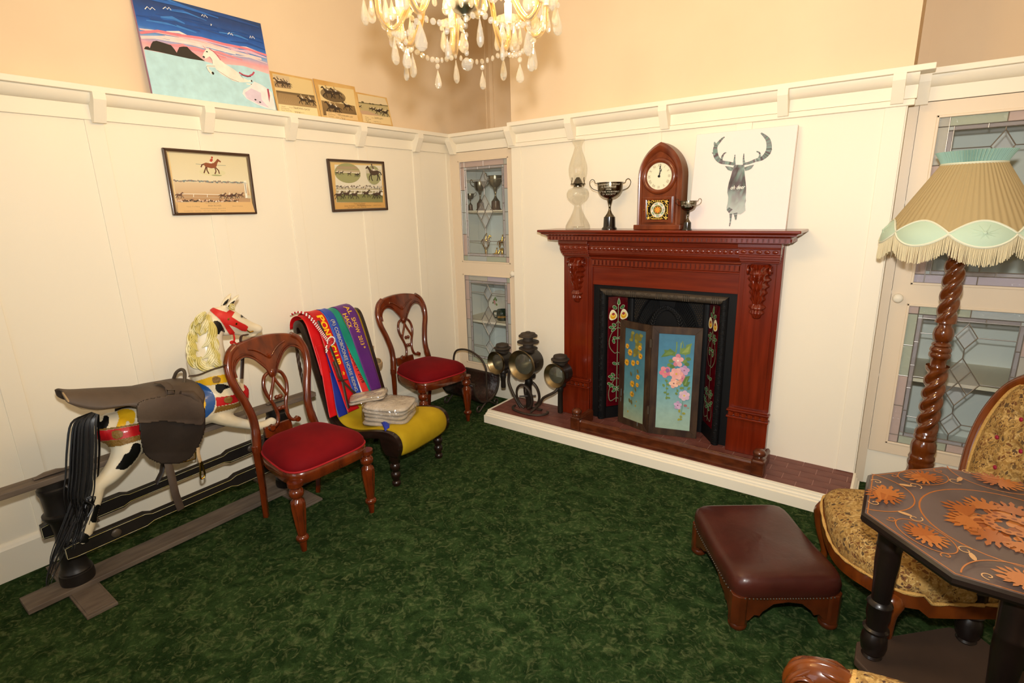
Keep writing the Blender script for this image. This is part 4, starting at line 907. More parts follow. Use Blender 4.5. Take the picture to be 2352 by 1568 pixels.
# ---------------------------------------------------------------- deer canvas leaning on the wall
YB0, YT0, TH = -0.118, -0.050, 0.034
BRc = on(1804.5, 526, 1, YB0); TRc = on(1829.5, 285, 1, YT0); TLc = on(1597, 309.6, 1, YT0)
wD = TRc.x-TLc.x; zb, zt = MZ, (TRc.z+TLc.z)/2; xr = (BRc.x+TRc.x)/2+0.004; xl = xr-wD
dz, dy = zt-zb, YT0-YB0; Lc = math.hypot(dz, dy); Vv = Vector((0, dy, dz))/Lc; Nn = Vector((1, 0, 0)).cross(Vv)   # faces the room
cv = thing('deer_canvas', 'white canvas print of a watercolour stag head leaning on the mantel wall', 'canvas print', (xl, YB0, MZ))
mat('canvas_white', 'ebdfd8', 0.7, bump=0.05, bscale=300)
Mc = Matrix(((1, -Nn.x, Vv.x, xl), (0, -Nn.y, Vv.y, YB0), (0, -Nn.z, Vv.z, MZ), (0, 0, 0, 1)))
obj('stretched_canvas', MB().box((0, 0.0, 0.0), (wD, TH, Lc), Mc), 'canvas_white', cv, world=True, smooth=None, bevel=0.003, fixn=True)
a = Art(Vector((xl, YB0, MZ))+Nn*0.0004, (1, 0, 0), Vv)
C = lambda x, y: a.uv(1560+x/5.807, 270+y/5.807)
def deer_col(p):
    v = (math.sin(p[0]*37+p[1]*23)+math.sin(p[0]*71-p[1]*53+1.7)+math.sin(p[0]*17+p[1]*91+0.6))/3
    pal = [rgb('3a2a2e'), rgb('4a3a40'), rgb('6a6068'), rgb('7f9490'), rgb('5f8076'), rgb('a8b4b0')]
    t = (v+1)/2*(len(pal)-1); i = min(int(t), len(pal)-2); return lerp(pal[i], pal[i+1], t-i)
def wc_stroke(pts, ws):
    P_ = spline([C(*p) for p in pts], 6); n = len(P_); sc_ = (C(100, 0)[0]-C(0, 0)[0])/100
    a.k += 1
    for i in range(n-1):
        def side(j):
            q_, r_ = P_[max(j-1, 0)], P_[min(j+1, n-1)]; dx, dy = r_[0]-q_[0], r_[1]-q_[1]; l = math.hypot(dx, dy) or 1; h = interp([(k/(len(ws)-1), w_) for k, w_ in enumerate(ws)], j/(n-1))*sc_/2
            return (P_[j][0]-dy/l*h, P_[j][1]+dx/l*h), (P_[j][0]+dy/l*h, P_[j][1]-dx/l*h)
        l0, r0 = side(i); l1, r1 = side(i+1); cs = [deer_col((x*60, y*60)) for x, y in P_[i:i+2]]
        a.poly([r0, r1, l1, l0], None, [cs[0], cs[1], cs[1], cs[0]], up=False)
wc_stroke([(735, 620), (650, 605), (560, 590), (500, 530), (480, 440), (490, 380), (530, 330), (575, 280), (607, 258)], [34, 40, 46, 60, 58, 46, 34, 24, 12])
wc_stroke([(850, 620), (930, 605), (1020, 570), (1110, 540), (1180, 470), (1200, 390), (1185, 300), (1140, 245), (1090, 205)], [30, 32, 40, 50, 66, 62, 50, 34, 16])
wc_stroke([(560, 580), (575, 520), (600, 480), (630, 465)], [30, 26, 18, 12]); wc_stroke([(1040, 570), (1075, 520), (1070, 470), (1030, 450)], [30, 26, 18, 12])
wc_stroke([(480, 370), (475, 345), (470, 325)], [30, 26, 14]); wc_stroke([(480, 500), (455, 480), (437, 465)], [24, 16, 6]); wc_stroke([(1205, 460), (1225, 440), (1240, 418)], [20, 12, 4])
wc_stroke([(735, 630), (738, 570), (745, 495)], [34, 22, 12]); wc_stroke([(870, 630), (860, 560), (863, 480)], [34, 20, 10])
for pts in ([(612, 648), (665, 650), (725, 668), (700, 715), (650, 700)], [(1000, 628), (940, 640), (870, 665), (880, 712), (930, 700), (965, 680)]):
    P_ = [C(*p) for p in pts]; a.poly(P_, None, [deer_col((x*60, y*60)) for x, y in P_])
# head and neck as a patchwork of washes
rows = [(630, 735, 870), (680, 715, 872), (740, 702, 874), (800, 685, 880), (870, 662, 888), (940, 648, 893), (1000, 642, 893), (1060, 655, 888), (1110, 650, 892), (1150, 645, 880), (1200, 632, 882), (1240, 636, 885), (1270, 665, 850), (1290, 690, 820)]
a.k += 1
for (y0, l0, r0), (y1, l1, r1) in zip(rows, rows[1:]):
    nx = 8
    for i in range(nx):
        p = [(l0+(r0-l0)*i/nx, y0), (l0+(r0-l0)*(i+1)/nx, y0), (l1+(r1-l1)*(i+1)/nx, y1), (l1+(r1-l1)*i/nx, y1)]
        cs = []
        for x, y in p:
            c = deer_col((x/28, y/28)); f = max(0, min(1, (y-960)/260)); g = max(0, min(1, (1-abs(y-850)/160))); c = lerp(c, rgb('b4bcb8'), f*0.85); c = lerp(c, rgb('33262a'), g*(0.85 if x < 770 or x > 850 else 0.35)); cs.append(c)
        a.poly([C(*q_) for q_ in p], None, cs, up=False)
wc_stroke([(690, 1280), (685, 1370), (672, 1450)], [34, 18, 14]); wc_stroke([(750, 1270), (755, 1330), (755, 1365)], [50, 26, 16]); wc_stroke([(650, 1210), (690, 1250)], [40, 60])
a.text('oh deer', C(680, 958), 0.030, 'fbf3ea', sx=0.78, shear=0.35, bold=0.008)
a.build('stag_print', 'print', cv)
# ================================================================ balloon-back chairs with red velvet seats
mat('chair_wood', '6e2b0c', 0.2, col2='4c1907', scale=5, stretch=(4, 4, 1.2), detail=5, coat=0.7)
mat('red_velvet', '5c040a', 0.8, col2='6e070e', scale=5, sheen=0.35, spec=0.15)
mat('red_piping', '9c1018', 0.7, sheen=0.3)
def turned_leg():
    pr = [(0.0, 0.0), (0.013, 0.0), (0.016, 0.03), (0.019, 0.055), (0.028, 0.062), (0.031, 0.072), (0.028, 0.082), (0.020, 0.088), (0.022, 0.10), (0.028, 0.16), (0.034, 0.225), (0.036, 0.255), (0.031, 0.272), (0.022, 0.280), (0.020, 0.288), (0.026, 0.292), (0.033, 0.302), (0.035, 0.315), (0.031, 0.330), (0.022, 0.338), (0.024, 0.345), (0.036, 0.352), (0.036, 0.372)]
    return MB().lathe(pr, 32, flute=lambda a, r, z: 1-(0.14*abs(math.sin(a*4)) if 0.10 <= z <= 0.262 else 0))
def seat_out(u, d=0.0):
    """rounded trapezoid outline, u 0..1"""
    a = 2*PI*u; c, s = math.cos(a), math.sin(a); n = 4.2
    k = (abs(c)**n+abs(s)**n)**(-1/n); x, y = k*c, k*s
    hw = 0.208+0.030*x; return (0.012+x*(0.218+d), y*(hw+d))
def balloon_chair(name, label, loc, rz, group):
    t = thing(name, label, 'chair', loc, rz, group)
    for sy in (-1, 1):
        obj('leg', turned_leg(), 'chair_wood', t, smooth=45, M=T((0.195, sy*0.205, 0)))
        bl = [(-0.245, sy*0.160, 0.0), (-0.215, sy*0.168, 0.20), (-0.200, sy*0.176, 0.38), (-0.205, sy*0.178, 0.44)]
        obj('leg', MB().tube(bl, [0.019, 0.021, 0.024, 0.024], 4, flat=1.0), 'chair_wood', t, smooth=30, bevel=0.004)
    obj('seat_rail', MB().grid(lambda u, v: (*seat_out(u, [0.0, 0.004, 0.006, 0.002, -0.004, -0.02][int(round(v*5))]), [0.352, 0.358, 0.392, 0.408, 0.414, 0.414][int(round(v*5))]), 64, 6, True), 'chair_wood', t, smooth=40)
    obj('cushion', MB().grid(lambda u, v: (lambda q, h: (0.012+(q[0]-0.012)*h[0], q[1]*h[0], h[1]))(seat_out(u, 0.002), [(0.985, 0.412), (1.0, 0.424), (0.99, 0.440), (0.94, 0.459), (0.84, 0.476), (0.66, 0.490), (0.42, 0.499), (0.2, 0.503), (0.001, 0.504)][int(round(v*8))]), 64, 9, True), 'red_velvet', t, smooth=80)
    obj('piping', MB().tube([(*seat_out(i/64, 0.003), 0.416) for i in range(64)], 0.0045, 6, closed=True), 'red_piping', t, smooth=60)
    tilt = lambda y, z, dx=0.0: (-0.205-0.115*((z-0.42)/0.54)**1.15 if z > 0.42 else -0.205, y, z)
    def bk(y, z, dx=0): p = tilt(y, z); return (p[0]+dx, p[1], p[2])
    # side uprights
    for sy in (-1, 1):
        P_ = spline([(sy*0.176, 0.40), (sy*0.160, 0.50), (sy*0.158, 0.58), (sy*0.180, 0.68), (sy*0.208, 0.77), (sy*0.213, 0.85), (sy*0.190, 0.915), (sy*0.150, 0.948)], 5)
        obj('back_upright', MB().tube([bk(y, z) for y, z in P_], [0.023 if i < 6 else 0.021 for i in range(len(P_))], 10, flat=1.05), 'chair_wood', t, smooth=60)
    # crest with its double arch
    ou = spline([(-0.226, 0.80), (-0.231, 0.85), (-0.205, 0.915), (-0.150, 0.955), (-0.075, 0.972), (0.0, 0.977), (0.075, 0.972), (0.150, 0.955), (0.205, 0.915), (0.231, 0.85), (0.226, 0.80)], 4)
    inn = spline([(0.192, 0.80), (0.190, 0.845), (0.165, 0.880), (0.125, 0.893), (0.085, 0.875), (0.050, 0.835), (0.026, 0.800), (0.018, 0.772)], 4)
    ol = ou+inn+[(-y, z) for y, z in inn[::-1]]
    vs = [bk(y, z, 0.016) for y, z in ol]+[bk(y, z, -0.016) for y, z in ol]; n = len(ol)
    cr = obj('crest', MB().add(vs, [tuple(range(n))[::-1], tuple(range(n, 2*n))]+[(i, (i+1) % n, n+(i+1) % n, n+i) for i in range(n)]), 'chair_wood', t, smooth=30, bevel=0.010, seg=4, fixn=True)
    for sy in (-1, 1):
        obj('arch_moulding', MB().tube([bk(sy*y, z, 0.017) for y, z in inn], 0.007, 6), 'chair_wood', cr, smooth=60)
        obj('arch_moulding', MB().tube([bk(sy*y*1.0, z+0.014, 0.017) for y, z in inn[4:24]], 0.004, 6), 'chair_wood', cr, smooth=60)
        obj('leaf_carving', MB().tube([bk(sy*y, z, 0.018) for y, z in spline([(0.012, 0.868), (0.04, 0.895), (0.07, 0.915), (0.10, 0.925)], 5)], [0.004+0.003*abs(math.sin(i*1.6)) for i in range(16)], 6), 'chair_wood', cr, smooth=60)
    obj('boss', MB().lathe([(0.016, 0), (0.015, 0.006), (0.009, 0.007), (0.008, 0.012), (0, 0.013)], 16, T(bk(0, 0.868, 0.014)) @ Matrix.Rotation(PI/2, 4, 'Y')), 'chair_wood', cr, smooth=50)
    # pierced splat
    sp = obj('splat', MB().box((-0.012, -0.078, 0.425), (0.012, 0.078, 0.488), T((-0.217, 0, 0)) @ Matrix.Rotation(-0.17, 4, 'Y') @ T((0, 0, 0))), 'chair_wood', t, smooth=None, bevel=0.005)
    for sy in (-1, 1):
        obj('splat_bar', MB().tube([bk(sy*y, z, 0.002) for y, z in spline([(0.010, 0.785), (0.045, 0.768), (0.062, 0.725), (0.058, 0.675), (0.036, 0.615), (0.026, 0.560), (0.036, 0.515), (0.060, 0.500), (0.078, 0.512)], 5)], 0.0095, 8), 'chair_wood', sp, smooth=60)
        obj('splat_bar', MB().tube([bk(sy*y, z, 0.004) for y, z in spline([(-0.008, 0.775), (0.012, 0.720), (0.036, 0.670), (0.046, 0.640)], 5)], 0.0085, 8), 'chair_wood', sp, smooth=60)
        obj('scroll', MB().lathe([(0.0, -0.013), (0.014, -0.013), (0.016, 0), (0.014, 0.013), (0, 0.013)], 14, T(bk(sy*0.074, 0.500, 0.004)) @ Matrix.Rotation(PI/2, 4, 'Y')), 'chair_wood', sp, smooth=50)
    for z, r in ((0.645, 0.013), (0.585, 0.013)):
        for y in (-0.010, 0.010): obj('bead', MB().ball(bk(y, z, 0.003), r, 12, 8), 'chair_wood', sp, smooth=60)
    obj('throat', MB().ball(bk(0, 0.775, 0.002), 0.022, 12, 8, (0.8, 1.0, 1.3)), 'chair_wood', sp, smooth=60)
    return t
balloon_chair('dining_chair', 'red velvet balloon-back chair nearest the camera, in front of the rocking horse', (0.765, -1.895, 0), -0.02, 'balloon-back chairs')
balloon_chair('dining_chair', 'red velvet balloon-back chair by the corner, beside the log holder', (0.345, -0.600, 0), -0.13, 'balloon-back chairs')

# ================================================================ low nursing chair in mustard velvet
mat('mustard', 'a08414', 0.75, col2='b2951c', scale=6, sheen=0.25, spec=0.15); mat('braid', 'cdb86c', 0.7, bump=0.4, bscale=120)
NC = thing('nursing_chair', 'low scroll chair with mustard velvet seat and dark turned legs, draped with sashes', 'chair', (0.50, -1.245, 0), 0.10)
PR = spline([(0.385, 0.215), (0.402, 0.265), (0.385, 0.318), (0.320, 0.338), (0.20, 0.322), (0.05, 0.292), (-0.07, 0.300), (-0.135, 0.365), (-0.175, 0.50), (-0.225, 0.68), (-0.268, 0.83), (-0.305, 0.925), (-0.345, 0.948), (-0.382, 0.925), (-0.385, 0.875)], 5)
def resample(P_, n):
    d = [0.0]
    for p, q in zip(P_, P_[1:]): d.append(d[-1]+math.hypot(q[0]-p[0], q[1]-p[1]))
    return [(float(np.interp(t, d, [p[0] for p in P_])), float(np.interp(t, d, [p[1] for p in P_]))) for t in np.linspace(0, d[-1], n)]
PR = resample(PR, 76)
def s_z(z):
    """profile parameter of height z on the front of the back"""
    idx = [i for i in range(len(PR)) if PR[i][0] < -0.08 and PR[i][0] > -0.34]; return float(np.interp(z, [PR[i][1] for i in idx], [i/(len(PR)-1) for i in idx]))
def prof_n(i):
    a, b = PR[max(i-1, 0)], PR[min(i+1, len(PR)-1)]; dx, dz = b[0]-a[0], b[1]-a[1]; l = math.hypot(dx, dz); return (dz/l, -dx/l)
def prof_at(s):
    """s in 0..1 along the profile from front roll to behind the top; returns point and outward normal"""
    f = s*(len(PR)-1); i = min(int(f), len(PR)-2); k = f-i; p = lerp(PR[i], PR[i+1], k); n1, n2 = prof_n(i), prof_n(i+1); return p, lerp(n1, n2, k)
def nc_pt(s, y, d):
    p, n_ = prof_at(s); return Vector((p[0]+n_[0]*d, y, p[1]+n_[1]*d))
NW = 0.205
obj('upholstery', MB().grid(lambda u, v: nc_pt(u, -NW+2*NW*v, 0.016*(1-abs(2*v-1)**4)), len(PR), 17), 'mustard', NC, smooth=80, solid=0.03)
for sy in (-1, 1):
    W0 = NW+0.004
    vs = []
    for i in range(len(PR)):
        n_ = prof_n(i); p = PR[i]
        for dy, dd in ((0, 0.012), (0.030, 0.012), (0.036, 0.0), (0.036, -0.03), (0.0, -0.034)): vs.append((p[0]+n_[0]*dd, sy*(W0+dy), p[1]+n_[1]*dd))
    m_ = MB().add(vs, [(i*5+j, i*5+(j+1) % 5, (i+1)*5+(j+1) % 5, (i+1)*5+j) for i in range(len(PR)-1) for j in range(5)]+[(0, 1, 2, 3, 4), tuple((len(PR)-1)*5+k for k in range(4, -1, -1))])
    obj('side_frame', m_, 'dark_wood', NC, smooth=40, fixn=True)
    obj('braid', MB().tube([nc_pt(i/(len(PR)-1), sy*(NW-0.004), 0.010) for i in range(len(PR))], 0.006, 6), 'braid', NC, smooth=60)
    obj('leg', MB().lathe([(0.0, 0), (0.020, 0.0), (0.026, 0.012), (0.026, 0.024), (0.018, 0.032), (0.020, 0.05), (0.028, 0.062), (0.028, 0.082), (0.019, 0.092), (0.021, 0.105), (0.030, 0.116), (0.030, 0.136), (0.022, 0.146), (0.024, 0.158), (0.034, 0.17), (0.034, 0.235)], 24, T((0.335, sy*0.205, 0))), 'dark_wood', NC, smooth=45)
    obj('leg', MB().tube([(-0.10, sy*0.205, 0.32), (-0.17, sy*0.205, 0.15), (-0.24, sy*0.205, 0.0)], [0.026, 0.022, 0.019], 4), 'dark_wood', NC, smooth=30)
    for nm, z in (('scroll_end', 0.268),): obj(nm, MB().prism([(0.30, 0.20), (0.385, 0.20), (0.415, 0.255), (0.395, 0.322), (0.33, 0.335), (0.26, 0.320), (0.27, 0.25)], sy*(W0+0.004), sy*(W0+0.034), 'y'), 'dark_wood', NC, smooth=30, bevel=0.006, fixn=True)
obj('front_seat_rail', MB().box((0.33, -NW, 0.205), (0.38, NW, 0.25)), 'dark_wood', NC, smooth=None)
NCI = MW[NC.name].inverted()
def nc_y(px, py, x): return (NCI @ on(px, py, 0, x)).y
def satin(n, c, c2=None): return mat(n, c, 0.42, col2=c2 or c, scale=5, sheen=0.35, spec=0.4)
random.seed(5)
def sash(label, m, top, bot, wd, s0, s1, d, group='show sashes on the low chair', wtop=None, wave=0.0016, texts=(), cat='sash', ph=0.0):
    """satin sash draped over the chair back; top/bot are lateral positions"""
    nS, nV = 46, 7
    t = thing('show_sash', label, cat, tuple(MW[NC.name] @ nc_pt(s0, bot, d)), 0.10, group)
    def P_(s, v, dd=0.0):
        k = (s-s0)/(s1-s0); y = bot+(top-bot)*min(1, k*1.25) if k < 0.8 else top; w_ = wd+((wtop or wd)-wd)*k
        off = d+wave*math.sin(k*9+v*3+ph)+wave*0.6*math.cos(v*PI*2+ph)
        return nc_pt(s, y+(v-0.5)*w_, off+0.034+dd)
    me = MB().grid(lambda u, v: MW[NC.name] @ P_(s0+(s1-s0)*u, v), nS, nV)
    obj('ribbon', me, m, t, smooth=80, world=True, solid=0.0012)
    if texts:
        a = Art((0, 0, 0), (1, 0, 0), (0, 0, 1)); ln = 0
        a.map = lambda p, dd: MW[NC.name] @ P_(p[0], p[1], 0.0018+dd)
        # text runs down the sash: along = s (descending), across = v
        ref = sum((nc_pt(s0+(s1-s0)*(i+1)/40, 0, 0)-nc_pt(s0+(s1-s0)*i/40, 0, 0)).length for i in range(40)); per = (s1-s0)/ref
        for body, s_start, v0, size, col, sx, bold in texts:
            vs, fs = text_mesh(body, size, 'LEFT', bold); a.k += 1; n0 = len(a.mb.v)
            for x, y in vs:
                a.mb.v.append(tuple(a.map((s_start-x*sx*per, v0+y/wd), a.k*0.0001))); a.mb.c.append(rgb(col))
            a.mb.f += [tuple(i+n0 for i in f) for f in fs]
        a.build('lettering', 'print', t)['kind'] = 'stuff'
    return t
satin('s_red', 'd01018', 'b80c14'); satin('s_blue', '27429c', '2d4db0'); satin('s_white', 'e9e4e6'); satin('s_salmon', 'e0403c', 'c8252a'); satin('s_teal', '12907a', '0c7a68'); satin('s_purple', '52206e', '5c2678'); satin('s_dkblue', '1c2c8c', '24369c'); satin('s_ltblue', '3f78d8')
yt = lambda px, py: nc_y(px, py, 0.235); yb_ = lambda px, py: nc_y(px, py, 0.36)
S0, S1 = s_z(0.43), 0.965; ST = s_z(0.915)
sash('plain red sash hanging at the left edge of the mustard chair back', 's_red', yt(703, 742)+0.02, yt(703, 742)+0.01, 0.075, s_z(0.62), 0.985, 0.004)
sash('second narrow red sash hanging beside the leather straps on the low chair', 's_red', yt(703, 742)+0.02, yb_(750, 910)-0.02, 0.06, s_z(0.36), s_z(0.80), 0.006, ph=1.0)
sash('dark blue sash showing between two red ones low on the chair', 's_dkblue', yt(720, 742)+0.03, yb_(772, 930)-0.01, 0.075, s_z(0.34), s_z(0.75), 0.003, ph=2.0)
sash('white sash with thin dark print between red and blue sashes', 's_white', yt(746, 724), yb_(822, 897), 0.085, S0-0.02, 0.965, 0.008, texts=[('- - GYMKHANA', ST-0.02, 0.35, 0.014, '3a4a8c', 1.0, 0)])
sash('salmon red sash lettered P & A SOCIETY 2018 in black', 's_salmon', yt(772, 728), yb_(838, 893), 0.075, S0-0.01, 0.965, 0.009, texts=[('ANOOR P & A SOCIETY 2018', ST, 0.30, 0.044, '33090c', 0.78, 0.01)])
sash('teal green sash lying under the purple sash on the low chair', 's_teal', yt(774, 723), yb_(852, 888), 0.070, S0-0.01, 0.96, 0.012, ph=0.7)
sash('royal blue sash lettered COBBOBOONEE HORSE RIDING in gold', 's_blue', yt(758, 723), yb_(812, 895), 0.062, S0-0.02, 0.965, 0.017, texts=[('(R) COBBOBOONEE HORSE RIDING', ST, 0.28, 0.037, 'c8c0a0', 0.80, 0.005)])
sash('narrow light blue sash edge with yellow letters beside the red pony club sash', 's_ltblue', yt(742, 724), yb_(804, 897), 0.05, S0-0.02, 0.96, 0.014, ph=1.5, texts=[('a mber', s_z(0.55), 0.1, 0.045, 'e8c020', 0.9, 0.02)])
sash('wide bright red sash lettered PONY CLUB in yellow', 's_red', yt(730, 728), yb_(790, 908), 0.092, S0-0.07, 0.965, 0.021, texts=[('PONY  CLUB - *', ST+0.02, 0.36, 0.062, 'f0c010', 0.86, 0.03)])
sash('purple sash lettered AL SHOW 2013 in gold, furthest right on the chair', 's_purple', yt(798, 720)+0.02, yb_(858, 880), 0.095, S0-0.01, 0.985, 0.016, wtop=0.13, ph=2.5, texts=[('AL  SHOW  2013 *', ST+0.03, 0.45, 0.038, 'e8b820', 0.88, 0.01), ('HACK', ST+0.01, 0.05, 0.036, 'e8b820', 0.9, 0.01)])
# bridle straps and beaded browband over the back
mat('leather_dk', '2b1c14', 0.45, col2='3a281c', scale=9, bump=0.1, bscale=60)
br = thing('bridle', 'dark leather bridle with a red and white beaded browband on the low chair', 'bridle', tuple(MW[NC.name] @ nc_pt(s_z(0.6), -0.1, 0.03)), 0.10)
yl = yt(716, 745)
def nc_path(pts): return [MW[NC.name] @ nc_pt(s, y, d+0.030) for s, y, d in pts]
obj('strap', MB().tube(nc_path([(s_z(z), yl+dy, 0.034) for z, dy in ((0.92, 0.02), (0.84, 0.03), (0.74, 0.045), (0.64, 0.055), (0.54, 0.055), (0.44, 0.045), (0.37, 0.04))]), 0.009, 8, flat=0.35), 'leather_dk', br, world=True, smooth=50)
obj('strap', MB().tube(nc_path([(s_z(z), yl+dy, 0.036) for z, dy in ((0.68, 0.03), (0.58, 0.035), (0.48, 0.10), (0.40, 0.16))]), 0.008, 8, flat=0.35), 'leather_dk', br, world=True, smooth=50)
obj('strap', MB().tube(nc_path([(s_z(0.56), yl+0.02, 0.042), (s_z(0.555), yl+0.055, 0.044), (s_z(0.55), yl+0.09, 0.042)]), 0.008, 8, flat=0.4), 'leather_dk', br, world=True, smooth=50)
mat('bead_white', 'ece8e4', 0.15, coat=0.5); mat('bead_red', 'b01020', 0.2, coat=0.5)
bb = MB(); bw = MB()
P_ = nc_path([(s_z(0.945)+0.03-0.011*i, yl-0.045+0.0062*i, 0.034) for i in range(15)])
for i, p in enumerate(spline([tuple(q) for q in P_], 3)):
    q = Vector(p); (bw if i % 2 else bb).ball(q+Vector((0, 0.006, 0)), 0.006, 6, 5); (bb if i % 2 else bw).ball(q-Vector((0, 0.006, 0)), 0.006, 6, 5)
bo = obj('browband', bb, 'bead_red', br, world=True, smooth=60); obj('white_beads', bw, 'bead_white', bo, world=True, smooth=60, kind='stuff')
c0 = MW[NC.name] @ nc_pt(s_z(0.80), yl+0.052, 0.074); rs = MB(); rs2 = MB()
for k in range(16): rs.ball(c0+Vector((0.004*math.sin(2*PI*k/16), 0.027*math.cos(2*PI*k/16), 0.027*math.sin(2*PI*k/16))), 0.0055, 6, 5)
rs2.ball(c0, 0.020, 12, 8, (0.4, 1, 1)); ro = obj('rosette', rs2, 'bead_red', br, world=True, smooth=60); obj('rosette_beads', rs, 'bead_white', ro, world=True, smooth=60, kind='stuff')
c1 = MW[NC.name] @ nc_pt(s_z(0.765), yl+0.0, 0.074)
obj('tassel', MB().tube([c0, c0+(c1-c0)*0.5, c1], [0.014, 0.016, 0.020], 8, flat=0.5), 'bead_red', br, world=True, smooth=60)
tz = MB()
for k in range(9): tz.ball(c1+Vector((0.006, -0.006+0.004*(k % 3), -0.020+0.005*k)), 0.005, 6, 5)
obj('tassel_beads', tz, 'bead_white', br, world=True, smooth=60, kind='stuff')
# black plaited whip hanging at the left
Pw = [on(678, 748, 0, 0.13), on(684, 815, 0, 0.17), on(697, 880, 0, 0.21), on(713, 950, 0, 0.25), on(722, 1000, 0, 0.28)]
wh = MB(); pp = spline([tuple(p) for p in Pw], 12)
for k in range(3): wh.tube([Vector(p)+Vector((0, 0.006*math.cos(i*0.8+k*2.1), 0.006*math.sin(i*0.8+k*2.1))) for i, p in enumerate(pp)], 0.006, 6)
tag(obj('plaited_whip', wh, 'leather_dk', None, smooth=60), 'black plaited leather whip hanging down the left of the low chair', 'whip')
# tan canvas strap with a cuff, hanging on the right of the chair back
mat('canvas_tan', 'b79a72', 0.85, col2='a3865e', scale=14, bump=0.2, bscale=60)
cs_ = thing('canvas_strap', 'tan canvas strap with a loose cuff hanging off the right of the low chair', 'strap', tuple(on(866, 830, 0, 0.20)))
obj('webbing', MB().tube([on(px, py, 0, 0.19) for px, py in ((826, 742), (836, 765), (846, 785), (852, 806), (860, 825))], [0.018, 0.024, 0.018, 0.024, 0.018], 8, flat=0.4), 'canvas_tan', cs_, world=True, smooth=60)
obj('webbing', MB().tube([on(px, py, 0, 0.185) for px, py in ((848, 792), (856, 795), (856, 812), (858, 828))], [0.010, 0.013, 0.010, 0.010], 8, flat=0.5), 'canvas_tan', cs_, world=True, smooth=60)
qc = on(866, 835, 0, 0.20); obj('cuff', MB().lathe([(0.036, -0.028), (0.040, 0), (0.034, 0.026), (0.030, 0.026), (0.035, 0), (0.032, -0.028)], 18, T(qc) @ rotm(0.5, 0.3, 0.4), cap=False), 'canvas_tan', cs_, world=True, smooth=50)
# folded linen bundles and blue ribbon on the seat
mat('linen', 'cdc0ac', 0.8, col2='b5a68e', scale=9, detail=6, bump=0.8, bscale=24)
glassy('cellophane', (0.96, 0.96, 0.98), gloss=0.4, rough=0.12, bump=0.9, bscale=30)
def bundle(label, c, rz, sx, sy, h_, layers, tilt=0.0):
    t = thing('linen_bundle', label, 'folded cloth', c, 0, 'folded linen on the low chair', rot=(Matrix.Rotation(rz, 3, 'Z') @ Matrix.Rotation(tilt, 3, 'Y')))
    for i in range(layers):
        z0 = h_*i/layers; hh = h_/layers
        def fn(u, v, z0=z0, hh=hh, i=i):
            a = 2*PI*u; n = 7; cx, cy = math.cos(a), math.sin(a); k = (abs(cx)**n+abs(cy)**n)**(-1/n)
            sag = 0.95+0.05*math.sin(i*2.3+a*2); vv = [0, .25, .5, .75, 1.0, 1.0][int(round(v*5))]; pin = [0.90, 1.0, 1.01, 1.0, 0.88, 0.0][int(round(v*5))]
            return (sx*k*cx*pin*sag, sy*k*cy*pin*(0.97+0.03*math.cos(i*1.7)), z0+hh*vv+0.006*math.sin(3*a+i)*(0.4 if pin else 0))
        obj('fold', MB().grid(fn, 44, 6, True), 'linen', t, smooth=60)
    obj('wrapper', MB().grid(lambda u, v: (lambda a, q: (sx*1.03*q[0]*math.copysign(abs(math.cos(a))**0.35, math.cos(a)), sy*1.03*q[0]*math.copysign(abs(math.sin(a))**0.35, math.sin(a)), q[1]))(2*PI*u, [(1.0, 0.0), (1.02, h_*0.4), (1.0, h_*0.95), (0.9, h_*1.03), (0.0, h_*1.03)][int(round(v*4))]), 40, 5, True), 'cellophane', t, smooth=50)
    return t
qb = on(898, 968, 2, 0.335); bundle('large folded linen bundle in clear wrap on the mustard seat', (qb.x-0.01, qb.y+0.01, 0.338), 0.42, 0.145, 0.118, 0.125, 5, 0.03)
qb2 = on(845, 915, 2, 0.46); bundle('smaller flat linen piece in crumpled clear wrap on top of the bundle', (qb2.x+0.01, qb2.y, 0.462), 0.75, 0.115, 0.075, 0.030, 2, -0.16)
def rib(u, v): return MW[NC.name] @ Vector((0.30-0.20*u, -0.20+0.13*u+0.05*(v-0.5), 0.345+0.022*math.sin(u*PI*1.5)+0.014*math.sin(v*PI)))
tag(obj('blue_ribbon', MB().grid(rib, 16, 6), 's_dkblue', None, smooth=80, solid=0.0015), 'loose blue satin ribbon end curling out under the linen bundle', 'ribbon')
# ================================================================ rocking horse on its swing stand
from mathutils.bvhtree import BVHTree
HX = 0.36
def depth_of(p): return (Vector(p)-Vector(CAM)).dot(Vector(_f))
def hq(cx, cy, x=HX): return on(cx/1.96, 640+cy/1.96, 0, x)          # crop coordinates on the plane x
def hr(cx, cy, r, x=HX): return r/1.96*depth_of(hq(cx, cy, x))/FPX
mat('horse_white', 'e6dcc4', 0.32, col2='d8c8a4', scale=6, coat=0.25); mat('black_paint', '0c0b0b', 0.35)
mat('stand_wood', '564a40', 0.65, col2='6c5f52', scale=6, stretch=(6, 1.2, 6), detail=6); mat('stand_black', '14100e', 0.45, col2='1d1815', scale=8)
ROCK = thing('rocking_horse', 'painted white and black wooden rocking horse on a dark swing stand', 'rocking horse', (HX, -2.32, 0))
b = MB()
def limb(pts, x=HX, n=12):
    """pts = (cx, cy, r) or (cx, cy, r, x)"""
    P_, R_ = [], []
    for p in pts:
        xx = p[3] if len(p) > 3 else x; P_.append(tuple(hq(p[0], p[1], xx))); R_.append(hr(p[0], p[1], p[2], xx))
    S4 = spline([P_[i]+(R_[i],) for i in range(len(P_))], 4)
    b.tube([q[:3] for q in S4], [max(0.004, q[3]) for q in S4], n)
    b.ball(P_[0], R_[0]*0.98, n, 8); b.ball(P_[-1], R_[-1]*0.98, n, 8)
